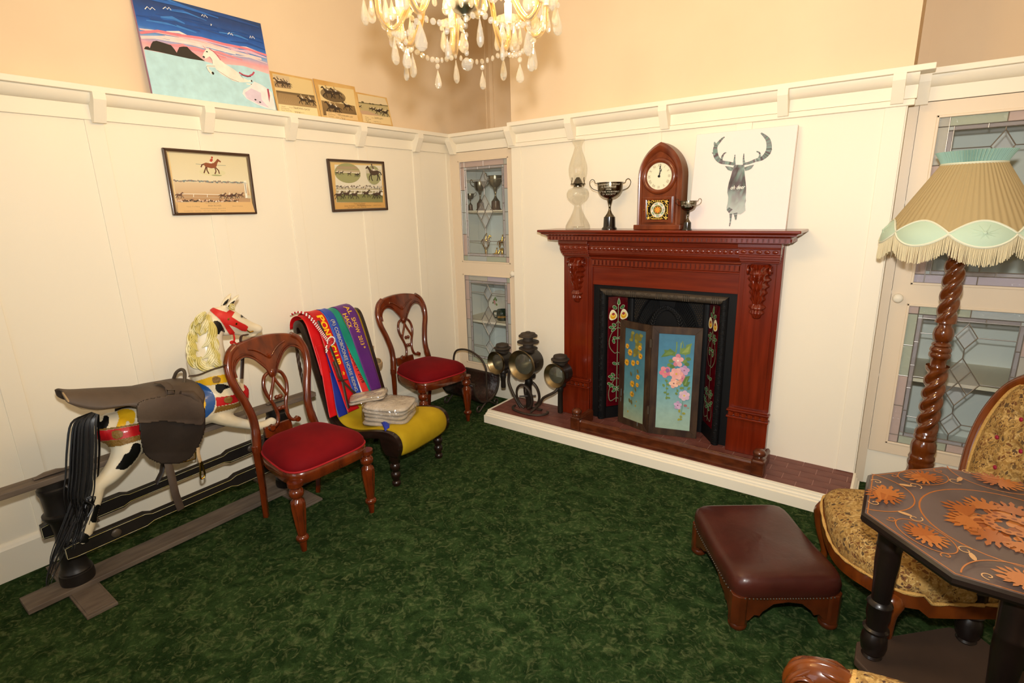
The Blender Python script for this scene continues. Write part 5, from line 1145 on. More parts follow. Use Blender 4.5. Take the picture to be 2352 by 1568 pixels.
limb([(505, 670, 72), (560, 668, 86), (680, 645, 88), (820, 600, 88), (930, 560, 92), (1020, 530, 82), (1060, 520, 58)], n=18)         # barrel
limb([(990, 520, 92), (955, 440, 82), (930, 350, 78), (930, 270, 66), (955, 205, 52), (985, 170, 40)], n=16)                            # neck
limb([(985, 168, 44), (1030, 186, 50), (1075, 203, 40), (1120, 217, 28), (1162, 226, 20)], n=14)                                     # head
limb([(1020, 225, 34), (1060, 232, 22), (1100, 245, 15)], n=10)                                                                      # jaw
limb([(1085, 245, 10), (1120, 256, 9), (1150, 252, 8)], n=8)
limb([(985, 150, 22), (1010, 132, 16)], n=8)
for xx in (HX+0.055, HX-0.055):                                                                                                      # hind legs, stretched back
    k = 1.0 if xx > HX else 0.97
    limb([(560, 690, 78, HX+(xx-HX)*0.6), (575, 755, 66, xx), (545, 820, 50, xx), (495, 885, 40, xx), (445, 930, 31, xx), (430, 985, 28, xx), (412, 1050, 27, xx), (392, 1105, 33, xx), (372, 1145, 38, xx), (362, 1170, 42, xx)], n=12)
for xx in (HX+0.06, HX-0.06):                                                                                                        # forelegs, stretched forward
    limb([(950, 590, 56, HX+(xx-HX)*0.6), (990, 622, 36, xx), (1050, 642, 27, xx), (1110, 655, 22, xx), (1165, 662, 20, xx), (1200, 655, 22, xx), (1222, 646, 24, xx)], n=10)
me = fix(b.mesh('body')); tmp = bpy.data.objects.new('tmp', me); COL.objects.link(tmp)
md = tmp.modifiers.new('r', 'REMESH'); md.mode = 'VOXEL'; md.voxel_size = 0.0075
md = tmp.modifiers.new('s', 'SMOOTH'); md.factor = 0.5; md.iterations = 4
dg = bpy.context.evaluated_depsgraph_get(); dg.update()
me2 = bpy.data.meshes.new_from_object(tmp.evaluated_get(dg)); bpy.data.objects.remove(tmp)
me2.name = 'body'; me2.polygons.foreach_set('use_smooth', [True]*len(me2.polygons))
BV = BVHTree.FromPolygons([v.co for v in me2.vertices], [tuple(p.vertices) for p in me2.polygons])
HB = obj('body', me2, 'horse_white', ROCK, world=True)
def inside(x, y, poly):
    c = False; n = len(poly); j = n-1
    for i in range(n):
        xi, yi = poly[i]; xj, yj = poly[j]
        if (yi > y) != (yj > y) and x < (xj-xi)*(y-yi)/(yj-yi+1e-12)+xi: c = not c
        j = i
    return c
CV = Vector(CAM)
def hit(cx, cy, off):
    d = Vector(ray(cx/1.96, 640+cy/1.96)).normalized(); h_ = BV.ray_cast(CV, d)
    if h_[0] is None: return None
    n_ = h_[1] if h_[1].dot(d) < 0 else -h_[1]
    return h_[0]+n_*off
def patch(name, polys, m, off=0.0015, step=3.0, smooth=True, th=0.0):
    """paint a patch on the near side of the body: an outline laid on its surface"""
    mb = MB()
    for poly in polys:
        poly = spline(poly, 4, True) if smooth else poly
        x0, x1 = min(p[0] for p in poly), max(p[0] for p in poly); y0, y1 = min(p[1] for p in poly), max(p[1] for p in poly)
        vid = {}
        def vert(i, j):
            if (i, j) not in vid:
                q = hit(x0+i*step, y0+j*step, off)
                if q is None: vid[(i, j)] = None
                else: vid[(i, j)] = len(mb.v); mb.v.append(tuple(q))
            return vid[(i, j)]
        for i in range(int((x1-x0)/step)+1):
            for j in range(int((y1-y0)/step)+1):
                if inside(x0+(i+0.5)*step, y0+(j+0.5)*step, poly):
                    q = [vert(i, j), vert(i, j+1), vert(i+1, j+1), vert(i+1, j)]
                    if None not in q:
                        P4 = [Vector(mb.v[k]) for k in q]
                        if max((P4[k]-P4[k-1]).length for k in range(4)) < 0.03: mb.f.append(tuple(q))
    return obj(name, mb, m, HB, world=True, smooth=80)
# black patches
patch('black_patch', [[(470, 618), (490, 622), (490, 650), (478, 672), (455, 676), (438, 668), (440, 650), (460, 640)]], 'black_paint')
patch('black_patch', [[(600, 742), (630, 745), (630, 780), (600, 825), (560, 858), (530, 855), (522, 850), (548, 815), (560, 790), (582, 780)]], 'black_paint')
patch('black_patch', [[(432, 1018), (452, 1022), (452, 1060), (440, 1090), (420, 1098), (408, 1085), (418, 1050)]], 'black_paint')
patch('black_patch', [[(962, 192), (985, 192), (1000, 212), (1012, 240), (995, 235), (985, 250), (972, 240), (958, 212)]], 'black_paint')
patch('black_patch', [[(975, 475), (1010, 475), (1035, 488), (1010, 498), (995, 515), (975, 505), (970, 488)]], 'black_paint')
patch('black_patch', [[(1080, 590), (1115, 570), (1130, 610), (1100, 620), (1072, 615)]], 'black_paint')
patch('nose_patch', [[(1090, 160), (1112, 172), (1138, 187), (1120, 186), (1098, 176)]], 'black_paint')
patch('hoof', [[(345, 1128), (405, 1160), (400, 1182), (370, 1188), (335, 1180), (325, 1160)]], 'black_paint', off=0.003)
patch('eye', [[(1083, 158), (1092, 154), (1097, 162), (1093, 173), (1084, 174)]], 'black_paint', off=0.003, step=1.5)
mat('band_yellow', 'd9a81a', 0.4, coat=0.2); mat('band_red', 'b3161b', 0.4, coat=0.2); mat('band_blue', '24508c', 0.4, coat=0.2); mat('band_gold', '7a5a22', 0.5, bump=0.5, bscale=80)
# harness bands painted and carved on the body
patch('gold_edge', [[(435, 684), (530, 675), (640, 655), (640, 648), (530, 667), (435, 677)]], 'band_gold', 0.004, smooth=False)
patch('red_band', [[(436, 685), (530, 676), (640, 655), (640, 700), (540, 722), (440, 730)]], 'band_red', 0.003, smooth=False)
patch('gold_fringe', [[(440, 730), (540, 722), (640, 700), (640, 722), (545, 750), (475, 757)]], 'band_gold', 0.005, smooth=False)
patch('rosette', [[(510, 690), (530, 683), (552, 690), (552, 708), (532, 718), (512, 712)]], 'band_gold', 0.008)
patch('yellow_saddle_tip', [[(530, 598), (570, 588), (605, 600), (605, 640), (590, 655), (572, 640), (560, 665), (525, 675), (536, 630)]], 'band_yellow', 0.003)
patch('yellow_band', [[(878, 462), (950, 440), (1040, 425), (1105, 430), (1105, 462), (1040, 462), (950, 478), (905, 478)]], 'band_yellow', 0.003, smooth=False)
patch('rosette', [[(957, 442), (976, 438), (992, 450), (985, 466), (966, 468), (956, 458)]], 'band_gold', 0.008)
patch('blue_arc', [[(872, 462), (915, 474), (950, 500), (968, 540), (962, 585), (940, 612), (915, 625), (925, 570), (918, 520), (895, 480)]], 'band_blue', 0.004)
patch('yellow_field', [[(880, 480), (905, 500), (925, 540), (925, 590), (915, 610), (895, 600)]], 'band_yellow', 0.003)
patch('red_band', [[(970, 535), (1040, 525), (1110, 500), (1118, 535), (1050, 560), (975, 575)]], 'band_red', 0.003, smooth=False)
patch('rosette', [[(1010, 535), (1028, 528), (1042, 538), (1036, 556), (1016, 558), (1006, 548)]], 'band_gold', 0.008)
patch('gold_fringe', [[(975, 576), (1050, 562), (1105, 545), (1105, 562), (1050, 582), (960, 604)]], 'band_gold', 0.004, smooth=False)
patch('red_band', [[(1096, 470), (1112, 475), (1116, 520), (1104, 530)]], 'band_red', 0.004)
# red head-collar
mat('red_leather', 'c4241f', 0.45)
patch('head_collar', [[(932, 130), (950, 127), (985, 142), (1018, 152), (1032, 142), (1055, 152), (1042, 172), (1070, 190), (1100, 205), (1115, 215), (1108, 235), (1088, 232), (1055, 215), (1030, 205), (1055, 240), (1052, 250), (1032, 248), (1010, 215), (985, 180), (960, 158)]], 'red_leather', 0.004, smooth=False, step=1.6)
patch('stud', [[(1024, 178), (1030, 177), (1030, 184), (1024, 184)]], 'brass', 0.008, 1.2); patch('stud', [[(1058, 198), (1064, 197), (1064, 204), (1058, 204)]], 'brass', 0.008, 1.2)
# ears
for (tx, ty, bx, by, xo) in ((1075, 72, 1022, 128, 0.022), (1040, 66, 1000, 122, -0.022)):
    A = hq(bx, by, HX+xo); B = hq(tx, ty, HX+xo*1.4); Mx = A+(B-A)*0.55
    e = obj('ear', MB().tube([A, A+(B-A)*0.25, Mx, A+(B-A)*0.85, B], [0.010, 0.017, 0.018, 0.010, 0.002], 10, flat=0.6), 'horse_white', HB, world=True, smooth=60)
    o_ = Vector((0.012, 0, 0)); obj('ear_patch', MB().tube([A+(B-A)*0.05+o_*0.4, A+(B-A)*0.28+o_, A+(B-A)*0.55+o_], [0.007, 0.014, 0.006], 8, flat=0.5), 'black_paint', e, world=True, smooth=60)
# bit and red cord under the jaw, reins
obj('bit', MB().tube([hq(1112, 232, HX+0.035), hq(1125, 240, HX+0.036), hq(1140, 236, HX+0.034)], 0.004, 6), 'brass', ROCK, world=True, smooth=60)
obj('cord', MB().tube(spline([tuple(hq(x, y, HX+0.03)) for x, y in ((1052, 250), (1055, 275), (1045, 292), (1038, 285), (1048, 282), (1060, 290), (1068, 300))], 4), 0.005, 6), 'red_leather', ROCK, world=True, smooth=60)
obj('rein', MB().tube(spline([tuple(hq(*p)) for p in ((1115, 250, HX+0.05), (1085, 262, HX+0.07), (1080, 330, HX+0.075), (1020, 385, HX+0.11), (950, 410, HX+0.115), (895, 432, HX+0.09), (850, 438, HX+0.06))], 4), 0.009, 6, flat=0.3), 'leather_dk', ROCK, world=True, smooth=60)
obj('martingale', MB().tube([hq(1105, 290, HX+0.02), hq(1092, 360, HX+0.03), hq(1088, 450, HX+0.04)], 0.010, 6, flat=0.3), 'leather_dk', ROCK, world=True, smooth=60)
# plaited carved mane
mat('mane_cream', 'c4b464', 0.45, col2='dcd2a4', scale=30, stretch=(1, 1, 0.3), ramp=(0.45, 0.55)); random.seed(3)
def lock(pts, w_, k=5):
    """one leaf-shaped lock made of several ridges"""
    m_ = MB(); sp = spline(pts, 6); n = len(sp)
    base = []
    for (x, y) in sp:
        q = hit(x, y, 0.010); base.append(q if q is not None else hq(x, y, HX+0.06))
    for r in range(k):
        f = (r-(k-1)/2)/(k-1)*2; P_ = []
        for i in range(n):
            a_, b_ = base[max(i-1, 0)], base[min(i+1, n-1)]; t_ = (b_-a_).normalized(); side = t_.cross(Vector((1, 0, 0))).normalized(); ww = w_*math.sin(PI*(0.12+0.88*i/(n-1)))
            P_.append(base[i]+side*f*ww+Vector((0.006*(1-f*f), 0, 0)))
        m_.tube(P_, [max(0.0015, w_*0.30*math.sin(PI*(0.15+0.85*i/(n-1)))) for i in range(n)], 6)
    return m_
LK = [([(935, 165), (905, 195), (895, 230), (905, 255)], 0.026), ([(945, 168), (938, 205), (920, 235), (902, 258)], 0.024), ([(915, 185), (888, 215), (880, 250), (893, 285)], 0.026), ([(950, 195), (955, 240), (940, 285), (910, 310)], 0.026),
      ([(890, 225), (873, 260), (875, 300), (895, 325)], 0.026), ([(945, 250), (960, 295), (945, 335), (912, 360)], 0.028), ([(885, 265), (868, 305), (872, 345), (895, 365)], 0.026), ([(945, 305), (965, 345), (945, 380), (915, 395)], 0.028),
      ([(880, 310), (870, 350), (885, 385), (925, 402)], 0.026), ([(900, 350), (905, 380), (935, 400), (965, 402)], 0.026), ([(940, 345), (965, 370), (985, 388), (1000, 392)], 0.024), ([(925, 150), (900, 175), (885, 205), (880, 235)], 0.020)]
for i, (pts, w_) in enumerate(LK): obj('mane_lock', lock(pts, w_*0.72), 'mane_cream', HB, world=True, smooth=60)
obj('forelock', lock([(1030, 122), (1045, 128), (1055, 140)], 0.014, 4), 'mane_cream', HB, world=True, smooth=60)
# horse-hair tail
mat('hair_black', '0a0909', 0.35); tl_ = MB(); random.seed(9)
for k in range(110):
    f = random.gauss(0, 0.5); g = random.gauss(0, 0.5); x = HX+0.03+g*0.03
    end = random.choice([(390, 1080), (370, 1130), (330, 1190), (260, 1230), (235, 1280), (215, 1360), (350, 1160), (400, 1040), (345, 1100), (300, 1180)])
    pts = [(418+f*16, 602+abs(f)*6), (385+f*40, 650), (378+f*48, 760), (372+f*48, 880), (362+f*46, 990), (end[0]+f*22+20, end[1]-60), (end[0]+f*14, end[1]+random.uniform(-10, 30))]
    P_ = spline([tuple(hq(px, py, x+0.01*i)) for i, (px, py) in enumerate(pts)], 4); n = len(P_)
    tl_.tube(P_, [0.0055*(1-0.75*i/n) for i in range(n)], 4)
obj('tail', tl_, 'hair_black', ROCK, world=True, smooth=60)
# ---------------------------------------------------------------- swing stand
def sp_(name, mb, m='stand_wood', **kw): return obj(name, mb, m, ROCK, world=True, smooth=kw.pop('smooth', None), **kw)
sp_('base_board', MB().box((0.275, -3.02, 0.012), (0.405, -1.66, 0.036)), bevel=0.003)
for y0, y1 in ((-2.885, -2.775), (-1.880, -1.770)): sp_('cross_foot', MB().box((0.06, y0, 0), (0.625, y1, 0.0125)).box((0.08, y0+0.008, 0.0125), (0.61, y1-0.008, 0.016)), bevel=0.003)
PP = [(0.062, 0), (0.064, 0.012), (0.062, 0.048), (0.056, 0.052), (0.060, 0.058), (0.056, 0.064), (0.050, 0.075), (0.046, 0.10), (0.043, 0.18), (0.041, 0.25), (0.047, 0.30), (0.060, 0.318), (0.066, 0.328), (0.066, 0.340), (0.054, 0.346), (0.052, 0.37), (0.056, 0.43), (0.062, 0.445), (0.062, 0.46), (0.056, 0.465), (0.056, 0.49)]
for y in (-2.83, -1.81):
    sp_('pillar', MB().lathe(PP, 28, T((0.34, y, 0.036))), 'stand_black', smooth=45)
TRZ = 0.526
sp_('top_rail', MB().box((0.305, -3.35, TRZ), (0.385, -1.58, TRZ+0.026)), bevel=0.003)
for y in (-2.83, -1.81): sp_('iron_plate', MB().tube([(0.345, y-0.06, TRZ+0.030), (0.345, y-0.02, TRZ+0.036), (0.345, y+0.02, TRZ+0.036), (0.345, y+0.06, TRZ+0.030)], [0.012, 0.022, 0.022, 0.010], 8, flat=0.35), 'stand_wood', smooth=50)
# near and far glider rails, bolted under the hooves
def glider(name, A, B, x):
    P0 = on(*A, 0, x); P1 = on(*B, 0, x); z = (P0.z+P1.z)/2; y0, y1 = P0.y, P1.y; zz = P0.z; sl = (P1.z-P0.z)/(P1.y-P0.y)
    def pz(y): return zz+(y-y0)*sl
    L_ = y1-y0; o = [(y0, -0.030), (y0+0.03, -0.036), (y0+0.30, -0.036), (y0+0.33, -0.022), (y1-0.33, -0.022), (y1-0.30, -0.036), (y1-0.03, -0.036), (y1, -0.030), (y1, 0.030), (y1-0.03, 0.036), (y1-0.30, 0.036), (y1-0.33, 0.022), (y0+0.33, 0.022), (y0+0.30, 0.036), (y0+0.03, 0.036), (y0, 0.030)]
    q = sp_(name, MB().prism([(y, z_+pz(y)) for y, z_ in o], x-0.016, x+0.016, 'x'), 'stand_black', bevel=0.002, fixn=True)
    obj('gilt_line', MB().tube([(x+0.0165, y, z_*0.80+pz(y)) for y, z_ in o], 0.0009, 4, closed=True), 'mane_cream', q, world=True, smooth=60)
    for y in (y0+0.18, y1-0.18): obj('bolt', MB().ball((x+0.018, y, pz(y)), 0.020, 12, 8, (0.4, 1, 1)), 'black_iron2', q, world=True, smooth=60)
    return q
glider('glider_rail', (150, 1270), (660, 1050), HX+0.075)
glider('glider_rail', (95, 1222), (640, 1000), HX-0.075)
for y, s2 in ((-2.83, 1), (-1.81, -1)):
    for x in (HX+0.055, HX-0.055): sp_('swing_iron', MB().tube([(HX, y, TRZ+0.02), (x, y+s2*0.05, TRZ-0.06), (x, y+s2*0.10, 0.30)], 0.006, 6), 'black_iron2', smooth=60)

# ================================================================ old leather saddle on the horse
mat('saddle_leather', '3a2d24', 0.62, col2='57483a', scale=4, detail=5, bump=0.15, bscale=40); mat('saddle_dark', '1f1814', 0.5, col2='2c221b', scale=5, bump=0.1, bscale=40)
SD = thing('saddle', 'worn brown leather saddle with wide flaps on the rocking horse', 'saddle', tuple(hq(690, 600)))
TOP = [(278, 503), (330, 505), (440, 499), (560, 493), (640, 488), (700, 478), (760, 466), (820, 456), (868, 462), (892, 490)]
SKIRT = [(278, 520), (305, 558), (370, 580), (440, 588), (520, 578), (580, 572), (640, 580), (760, 560), (860, 560), (912, 575)]
def curve_at(tab, u):
    f = u*(len(tab)-1); i = min(int(f), len(tab)-2); return lerp(tab[i], tab[i+1], f-i)
TOPS, SKS = spline(TOP, 5), spline(SKIRT, 5)
def seat(u, v):
    a_ = curve_at(TOPS, u); b_ = curve_at(SKS, u); w_ = 0.045+0.085*min(1, u*1.6)
    t = abs(2*v-1); sgn = 1 if v > 0.5 else -1
    P0 = hq(a_[0], a_[1], HX+0.01); P1 = hq(b_[0], b_[1], HX+w_)
    ang = t*PI/2; x = HX+sgn*w_*math.sin(ang)**0.9; y = P0.y+(P1.y-P0.y)*(1-math.cos(ang)); z = P1.z+(P0.z-P1.z)*math.cos(ang)**0.75
    return (x, y, z)
obj('seat', MB().grid(seat, 46, 25), 'saddle_leather', SD, world=True, smooth=70, solid=0.008)
def flap(sgn, poly, x0, bulge, name, m, zoff=0.0):
    """flap hanging down the flank"""
    y_ = [p[1] for p in poly]; t0, t1 = min(y_), max(y_); mb = MB(); step = 5.0; vid = {}
    poly = spline(poly, 4, True); X0, X1 = min(p[0] for p in poly), max(p[0] for p in poly); Y0, Y1 = min(p[1] for p in poly), max(p[1] for p in poly)
    def vert(i, j):
        if (i, j) not in vid:
            cx, cy = X0+i*step, Y0+j*step; k = (cy-Y0)/(Y1-Y0); xx = HX+sgn*(x0+bulge*math.sin(min(1, k*1.2)*PI)+0.0012*math.sin(cx*0.03+cy*0.02)); p0 = hq(cx, cy, HX+x0); vid[(i, j)] = len(mb.v); mb.v.append((xx, p0.y, p0.z))
        return vid[(i, j)]
    for i in range(int((X1-X0)/step)+1):
        for j in range(int((Y1-Y0)/step)+1):
            if inside(X0+(i+0.5)*step, Y0+(j+0.5)*step, poly): mb.f.append((vert(i, j), vert(i, j+1), vert(i+1, j+1), vert(i+1, j)))
    return obj(name, mb, m, SD, world=True, smooth=80, solid=0.007)
FLAP = [(622, 560), (740, 530), (880, 530), (912, 560), (918, 650), (905, 720), (870, 790), (820, 826), (740, 832), (685, 815), (650, 780), (632, 720), (622, 640)]
for sgn in (1, -1): flap(sgn, FLAP, 0.134, 0.010, 'flap', 'saddle_dark')
flap(1, [(620, 560), (700, 535), (800, 520), (880, 525), (910, 570), (915, 650), (860, 655), (740, 640), (650, 650), (622, 640)], 0.158, 0.012, 'skirt', 'saddle_leather')
obj('knee_roll', MB().tube([hq(x, y, HX+0.150) for x, y in ((812, 515), (860, 520), (890, 555), (903, 610), (905, 655))], [0.012, 0.020, 0.022, 0.020, 0.010], 10), 'saddle_leather', SD, world=True, smooth=60)
obj('cantle_roll', MB().tube([hq(x, y, HX+0.06) for x, y in ((282, 512), (310, 555), (370, 580), (440, 588), (520, 578), (560, 572))], [0.003, 0.005, 0.006, 0.006, 0.006, 0.004], 8), 'canvas_tan', SD, world=True, smooth=60)
obj('strap', MB().tube([hq(x, y, HX+o_) for x, y, o_ in ((705, 466, 0.02), (740, 468, 0.07), (760, 485, 0.10), (768, 520, 0.125))], 0.016, 8, flat=0.3), 'saddle_leather', SD, world=True, smooth=60)
obj('buckle', MB().tube([hq(x, y, HX+0.135) for x, y in ((752, 500), (785, 500), (788, 524), (755, 524))], 0.004, 6, closed=True), 'black_iron2', SD, world=True, smooth=50)
obj('handle', MB().tube(spline([tuple(hq(x, y, HX+o_)) for x, y, o_ in ((782, 448, -0.04), (795, 420, -0.02), (818, 408, 0.0), (832, 425, 0.03), (828, 480, 0.06))], 4), 0.008, 8), 'black_iron2', SD, world=True, smooth=60)
obj('cantle_ring', MB().tube([hq(x, y, HX) for x, y in ((298, 520), (285, 515), (276, 503), (284, 500))], 0.004, 6), 'black_iron2', SD, world=True, smooth=60)
obj('girth_strap', MB().tube([hq(x, y, HX+o_) for x, y, o_ in ((755, 825, 0.13), (770, 880, 0.14), (790, 970, 0.15), (815, 1038, 0.15))], [0.016, 0.017, 0.017, 0.016], 8, flat=0.25), 'saddle_leather', SD, world=True, smooth=60)
obj('girth_strap', MB().tube([hq(x, y, HX+o_) for x, y, o_ in ((735, 825, -0.10), (728, 870, -0.08), (700, 925, -0.06))], 0.012, 8, flat=0.3), 'saddle_dark', SD, world=True, smooth=60)
obj('stirrup_leather', MB().tube([hq(x, y, HX+o_) for x, y, o_ in ((892, 760, 0.14), (893, 790, 0.14), (903, 825, 0.14))], 0.008, 8, flat=0.35), 'canvas_tan', SD, world=True, smooth=60)
obj('stirrup', MB().tube(spline([tuple(hq(x, y, HX+0.14)) for x, y in ((903, 820), (915, 850), (922, 885), (905, 900), (902, 870))], 4, True), 0.0045, 6, closed=True), 'brass', SD, world=True, smooth=60)
obj('stirrup', MB().tube([hq(x, y, HX-0.10) for x, y in ((880, 780), (880, 810), (840, 822), (800, 828))], 0.0045, 6), 'brass', SD, world=True, smooth=60)
# ================================================================ pictures on the left wall and the plate rail
def plane_from(tl, tr, br, bl):
    """mean rectangle through four corner points; returns origin (bottom left), U, V, width, height"""
    tl, tr, br, bl = [Vector(p) for p in (tl, tr, br, bl)]
    U = ((tr-tl)+(br-bl)).normalized(); V = ((tl-bl)+(tr-br)); V = (V-U*V.dot(U)).normalized()
    w_ = ((tr-tl).length+(br-bl).length)/2; h_ = ((tl-bl).length+(tr-br).length)/2; c = (tl+tr+br+bl)/4
    return c-U*w_/2-V*h_/2, U, V, w_, h_
def frame_M(O, U, V): N_ = U.cross(V).normalized(); return Matrix(((U.x, V.x, N_.x, O.x), (U.y, V.y, N_.y, O.y), (U.z, V.z, N_.z, O.z), (0, 0, 0, 1)))
def horse(a, c, s, d=1, col='5a3a2a', jockey='c04030', rot=0.0, pants='e8e0d0', gait=1.0):
    """small painted racehorse with jockey; c = body centre, s = body length, d = facing"""
    ca, sa = math.cos(rot), math.sin(rot); P_ = lambda x, y: (c[0]+s*(d*x*ca-y*sa), c[1]+s*(d*x*sa+y*ca))
    dk = tuple(0.45*x for x in rgb(col))
    for pts in ([(0.30, -0.10), (0.42+0.12*gait, -0.30), (0.36+0.3*gait, -0.52)], [(0.26, -0.12), (0.30, -0.36), (0.20, -0.55)], [(-0.32, -0.08), (-0.42, -0.30), (-0.42-0.22*gait, -0.52)], [(-0.28, -0.10), (-0.30, -0.32), (-0.20, -0.55)]):
        a.stroke([P_(*p) for p in pts], s*0.075, dk)
    a.stroke([P_(-0.42, 0.08), P_(-0.58, 0.02), P_(-0.66, -0.14)], s*0.08, dk)
    a.poly([P_(*p) for p in ((-0.44, 0.12), (-0.30, 0.18), (0.0, 0.14), (0.22, 0.18), (0.36, 0.30), (0.50, 0.46), (0.56, 0.46), (0.74, 0.30), (0.70, 0.24), (0.56, 0.30), (0.48, 0.20), (0.40, 0.0), (0.30, -0.14), (0.0, -0.18), (-0.26, -0.12), (-0.42, -0.06))], col)
    if jockey:
        a.poly([P_(*p) for p in ((-0.08, 0.16), (-0.04, 0.30), (0.06, 0.40), (0.16, 0.40), (0.20, 0.30), (0.08, 0.22), (0.10, 0.14))], pants); a.poly([P_(*p) for p in ((-0.04, 0.28), (0.02, 0.42), (0.14, 0.48), (0.20, 0.40), (0.16, 0.30), (0.08, 0.24))], jockey); a.ell(P_(0.16, 0.54), s*0.07, s*0.07, jockey, 8)
mat('frame_dark', '3c2415', 0.35, coat=0.3); mat('frame_gilt', '8a7c66', 0.4, metal=0.5)
glassy('picture_glass', (0.99, 0.99, 0.98), gloss=0.05, rough=0.02)
def framed(label, corners, paint):
    P_ = [on(px, py, 0, 0.022) for px, py in corners]; O, U, V, w_, h_ = plane_from(*P_); M = frame_M(O, U, V)
    t = thing('framed_picture', label, 'framed picture', tuple(O+U*w_/2-U.cross(V)*0.018), 0, 'framed race pictures')
    def rail4(nm, m, a0, b0, z0, z1, bev, par):
        for pts in ([(a0, a0), (w_-a0, a0), (w_-b0, b0), (b0, b0)], [(a0, h_-a0), (b0, h_-b0), (w_-b0, h_-b0), (w_-a0, h_-a0)], [(a0, a0), (b0, b0), (b0, h_-b0), (a0, h_-a0)], [(w_-a0, a0), (w_-a0, h_-a0), (w_-b0, h_-b0), (w_-b0, b0)]):
            obj(nm, MB().prism(pts, z0, z1, 'z', M), m, par, world=True, smooth=None, bevel=bev, fixn=True)
    rail4('frame_rail', 'frame_dark', 0, 0.014, -0.020, 0.0, 0.003, t); rail4('frame_slip', 'frame_gilt', 0.013, 0.019, -0.018, -0.004, 0, t)
    bk = obj('mount', MB().box((0.005, 0.005, -0.019), (w_-0.005, h_-0.005, -0.010), M), 'board_back', t, world=True, smooth=None, fixn=True)
    a = Art(O-U.cross(V)*0.0098, U, V, 0.00006); paint(a, w_, h_); a.build('race_print', 'print', t)
    return t
mat('board_back', '6a5034', 0.8)
def crop(a, x0, y0, s): return lambda x, y: a.uv(x0+x/s, y0+y/s)
random.seed(21)
def paint1(a, w_, h_):
    C = crop(a, 360, 320, 4.356); K = (C(100, 0)[0]-C(0, 0)[0])/100
    a.rect(0.015, 0.015, w_-0.015, h_-0.015, 'dcb27a', 'e0c890'); a.poly([C(118, 115), C(915, 170), C(940, 625), C(195, 628)], 'e0d4b0', ['d8cba4', 'd8cba4', 'e6ddbe', 'e6ddbe'])
    # portrait of the horse
    a.ell(C(560, 330), 150*K, 40*K, 'd8d0a4', 24); a.ell(C(600, 360), 60*K, 8*K, '9aa070', 14); a.stroke([C(390, 245), C(470, 255), C(690, 262)], 6*K, '9aa08c')
    horse(a, C(540, 262), 170*K, 1, '8a4a2a', 'b04030', gait=0.5)
    # race view
    a.poly([C(170, 425), C(905, 440), C(935, 570), C(190, 560)], None, ['d8c09c', 'd8c09c', 'c8a880', 'c8a880']); a.poly([C(190, 555), C(935, 560), C(938, 625), C(200, 625)], 'b8946c')
    for i in range(46):
        x = 175+i*15.8; a.ell(C(x, 412+i*0.5+random.uniform(-6, 6)), random.uniform(7, 15)*K, random.uniform(6, 13)*K, random.choice(['7a8684', '8c7a70', '6c7a78', '94867c']), 8)
    a.stroke([C(250, 543), C(630, 553)], 6*K, 'efe6d4'); a.stroke([C(190, 575), C(930, 585)], 3*K, 'd8c8a8')
    for x in (365, 503): a.stroke([C(x, 550), C(x, 578)], 7*K, 'efe6d4')
    a.poly([C(865, 415), C(890, 412), C(905, 585), C(885, 588)], 'f0ead8'); a.stroke([C(878, 430), C(893, 540)], 7*K, '5a5048'); a.poly([C(905, 560), C(940, 560), C(940, 590), C(905, 590)], 'cfc4a4')
    for x, y, c in ((222, 555, '6a4a3a'), (655, 560, '5a3c2e'), (720, 565, '6a4434'), (765, 560, '4a342a'), (830, 555, '6a4a38')): horse(a, C(x, y), 68*K, 1, c, random.choice(['e8e0d0', '7a6050', 'c8b890']))
    for i in range(60): a.ell(C(205+i*10.2, 612+random.uniform(-8, 12)), 9*K, 8*K, random.choice(['5a4438', 'e8dcc8', '8a5a4a', '3c302a', 'd8b8a0']), 7)
    a.rect(*[v for p in (C(190, 740), C(975, 632)) for v in p], 'd9ae72', 'e2c48c') if False else a.poly([C(198, 632), C(942, 628), C(975, 728), C(205, 735)], 'dcb47a')
    a.text('IRISH ROVER', C(505, 672), 27*K, '8a7050', rot=-0.0); a.text('Trainer. P. S. McEvoy', C(290, 678), 17*K, '9a8060'); a.text('Owner. R. Rawlings', C(748, 672), 16*K, '9a8060'); a.text('Winning Robinson Handicap - Ballarat 4.9.76', C(430, 697), 16*K, '9a8060')
    a.text('3rd Golden Gun      2nd La Lay      Time 1.22.2      Weight 8.11      Dividends', C(262, 722), 15*K, '9a8060'); a.text('Miss Flinders Cavanough', C(480, 643), 15*K, '9a8060')
framed('larger framed race picture of a bay horse and jockey on the left wall', [(375.6, 338.4), (575.3, 353.7), (589.6, 491), (397.2, 495)], paint1)
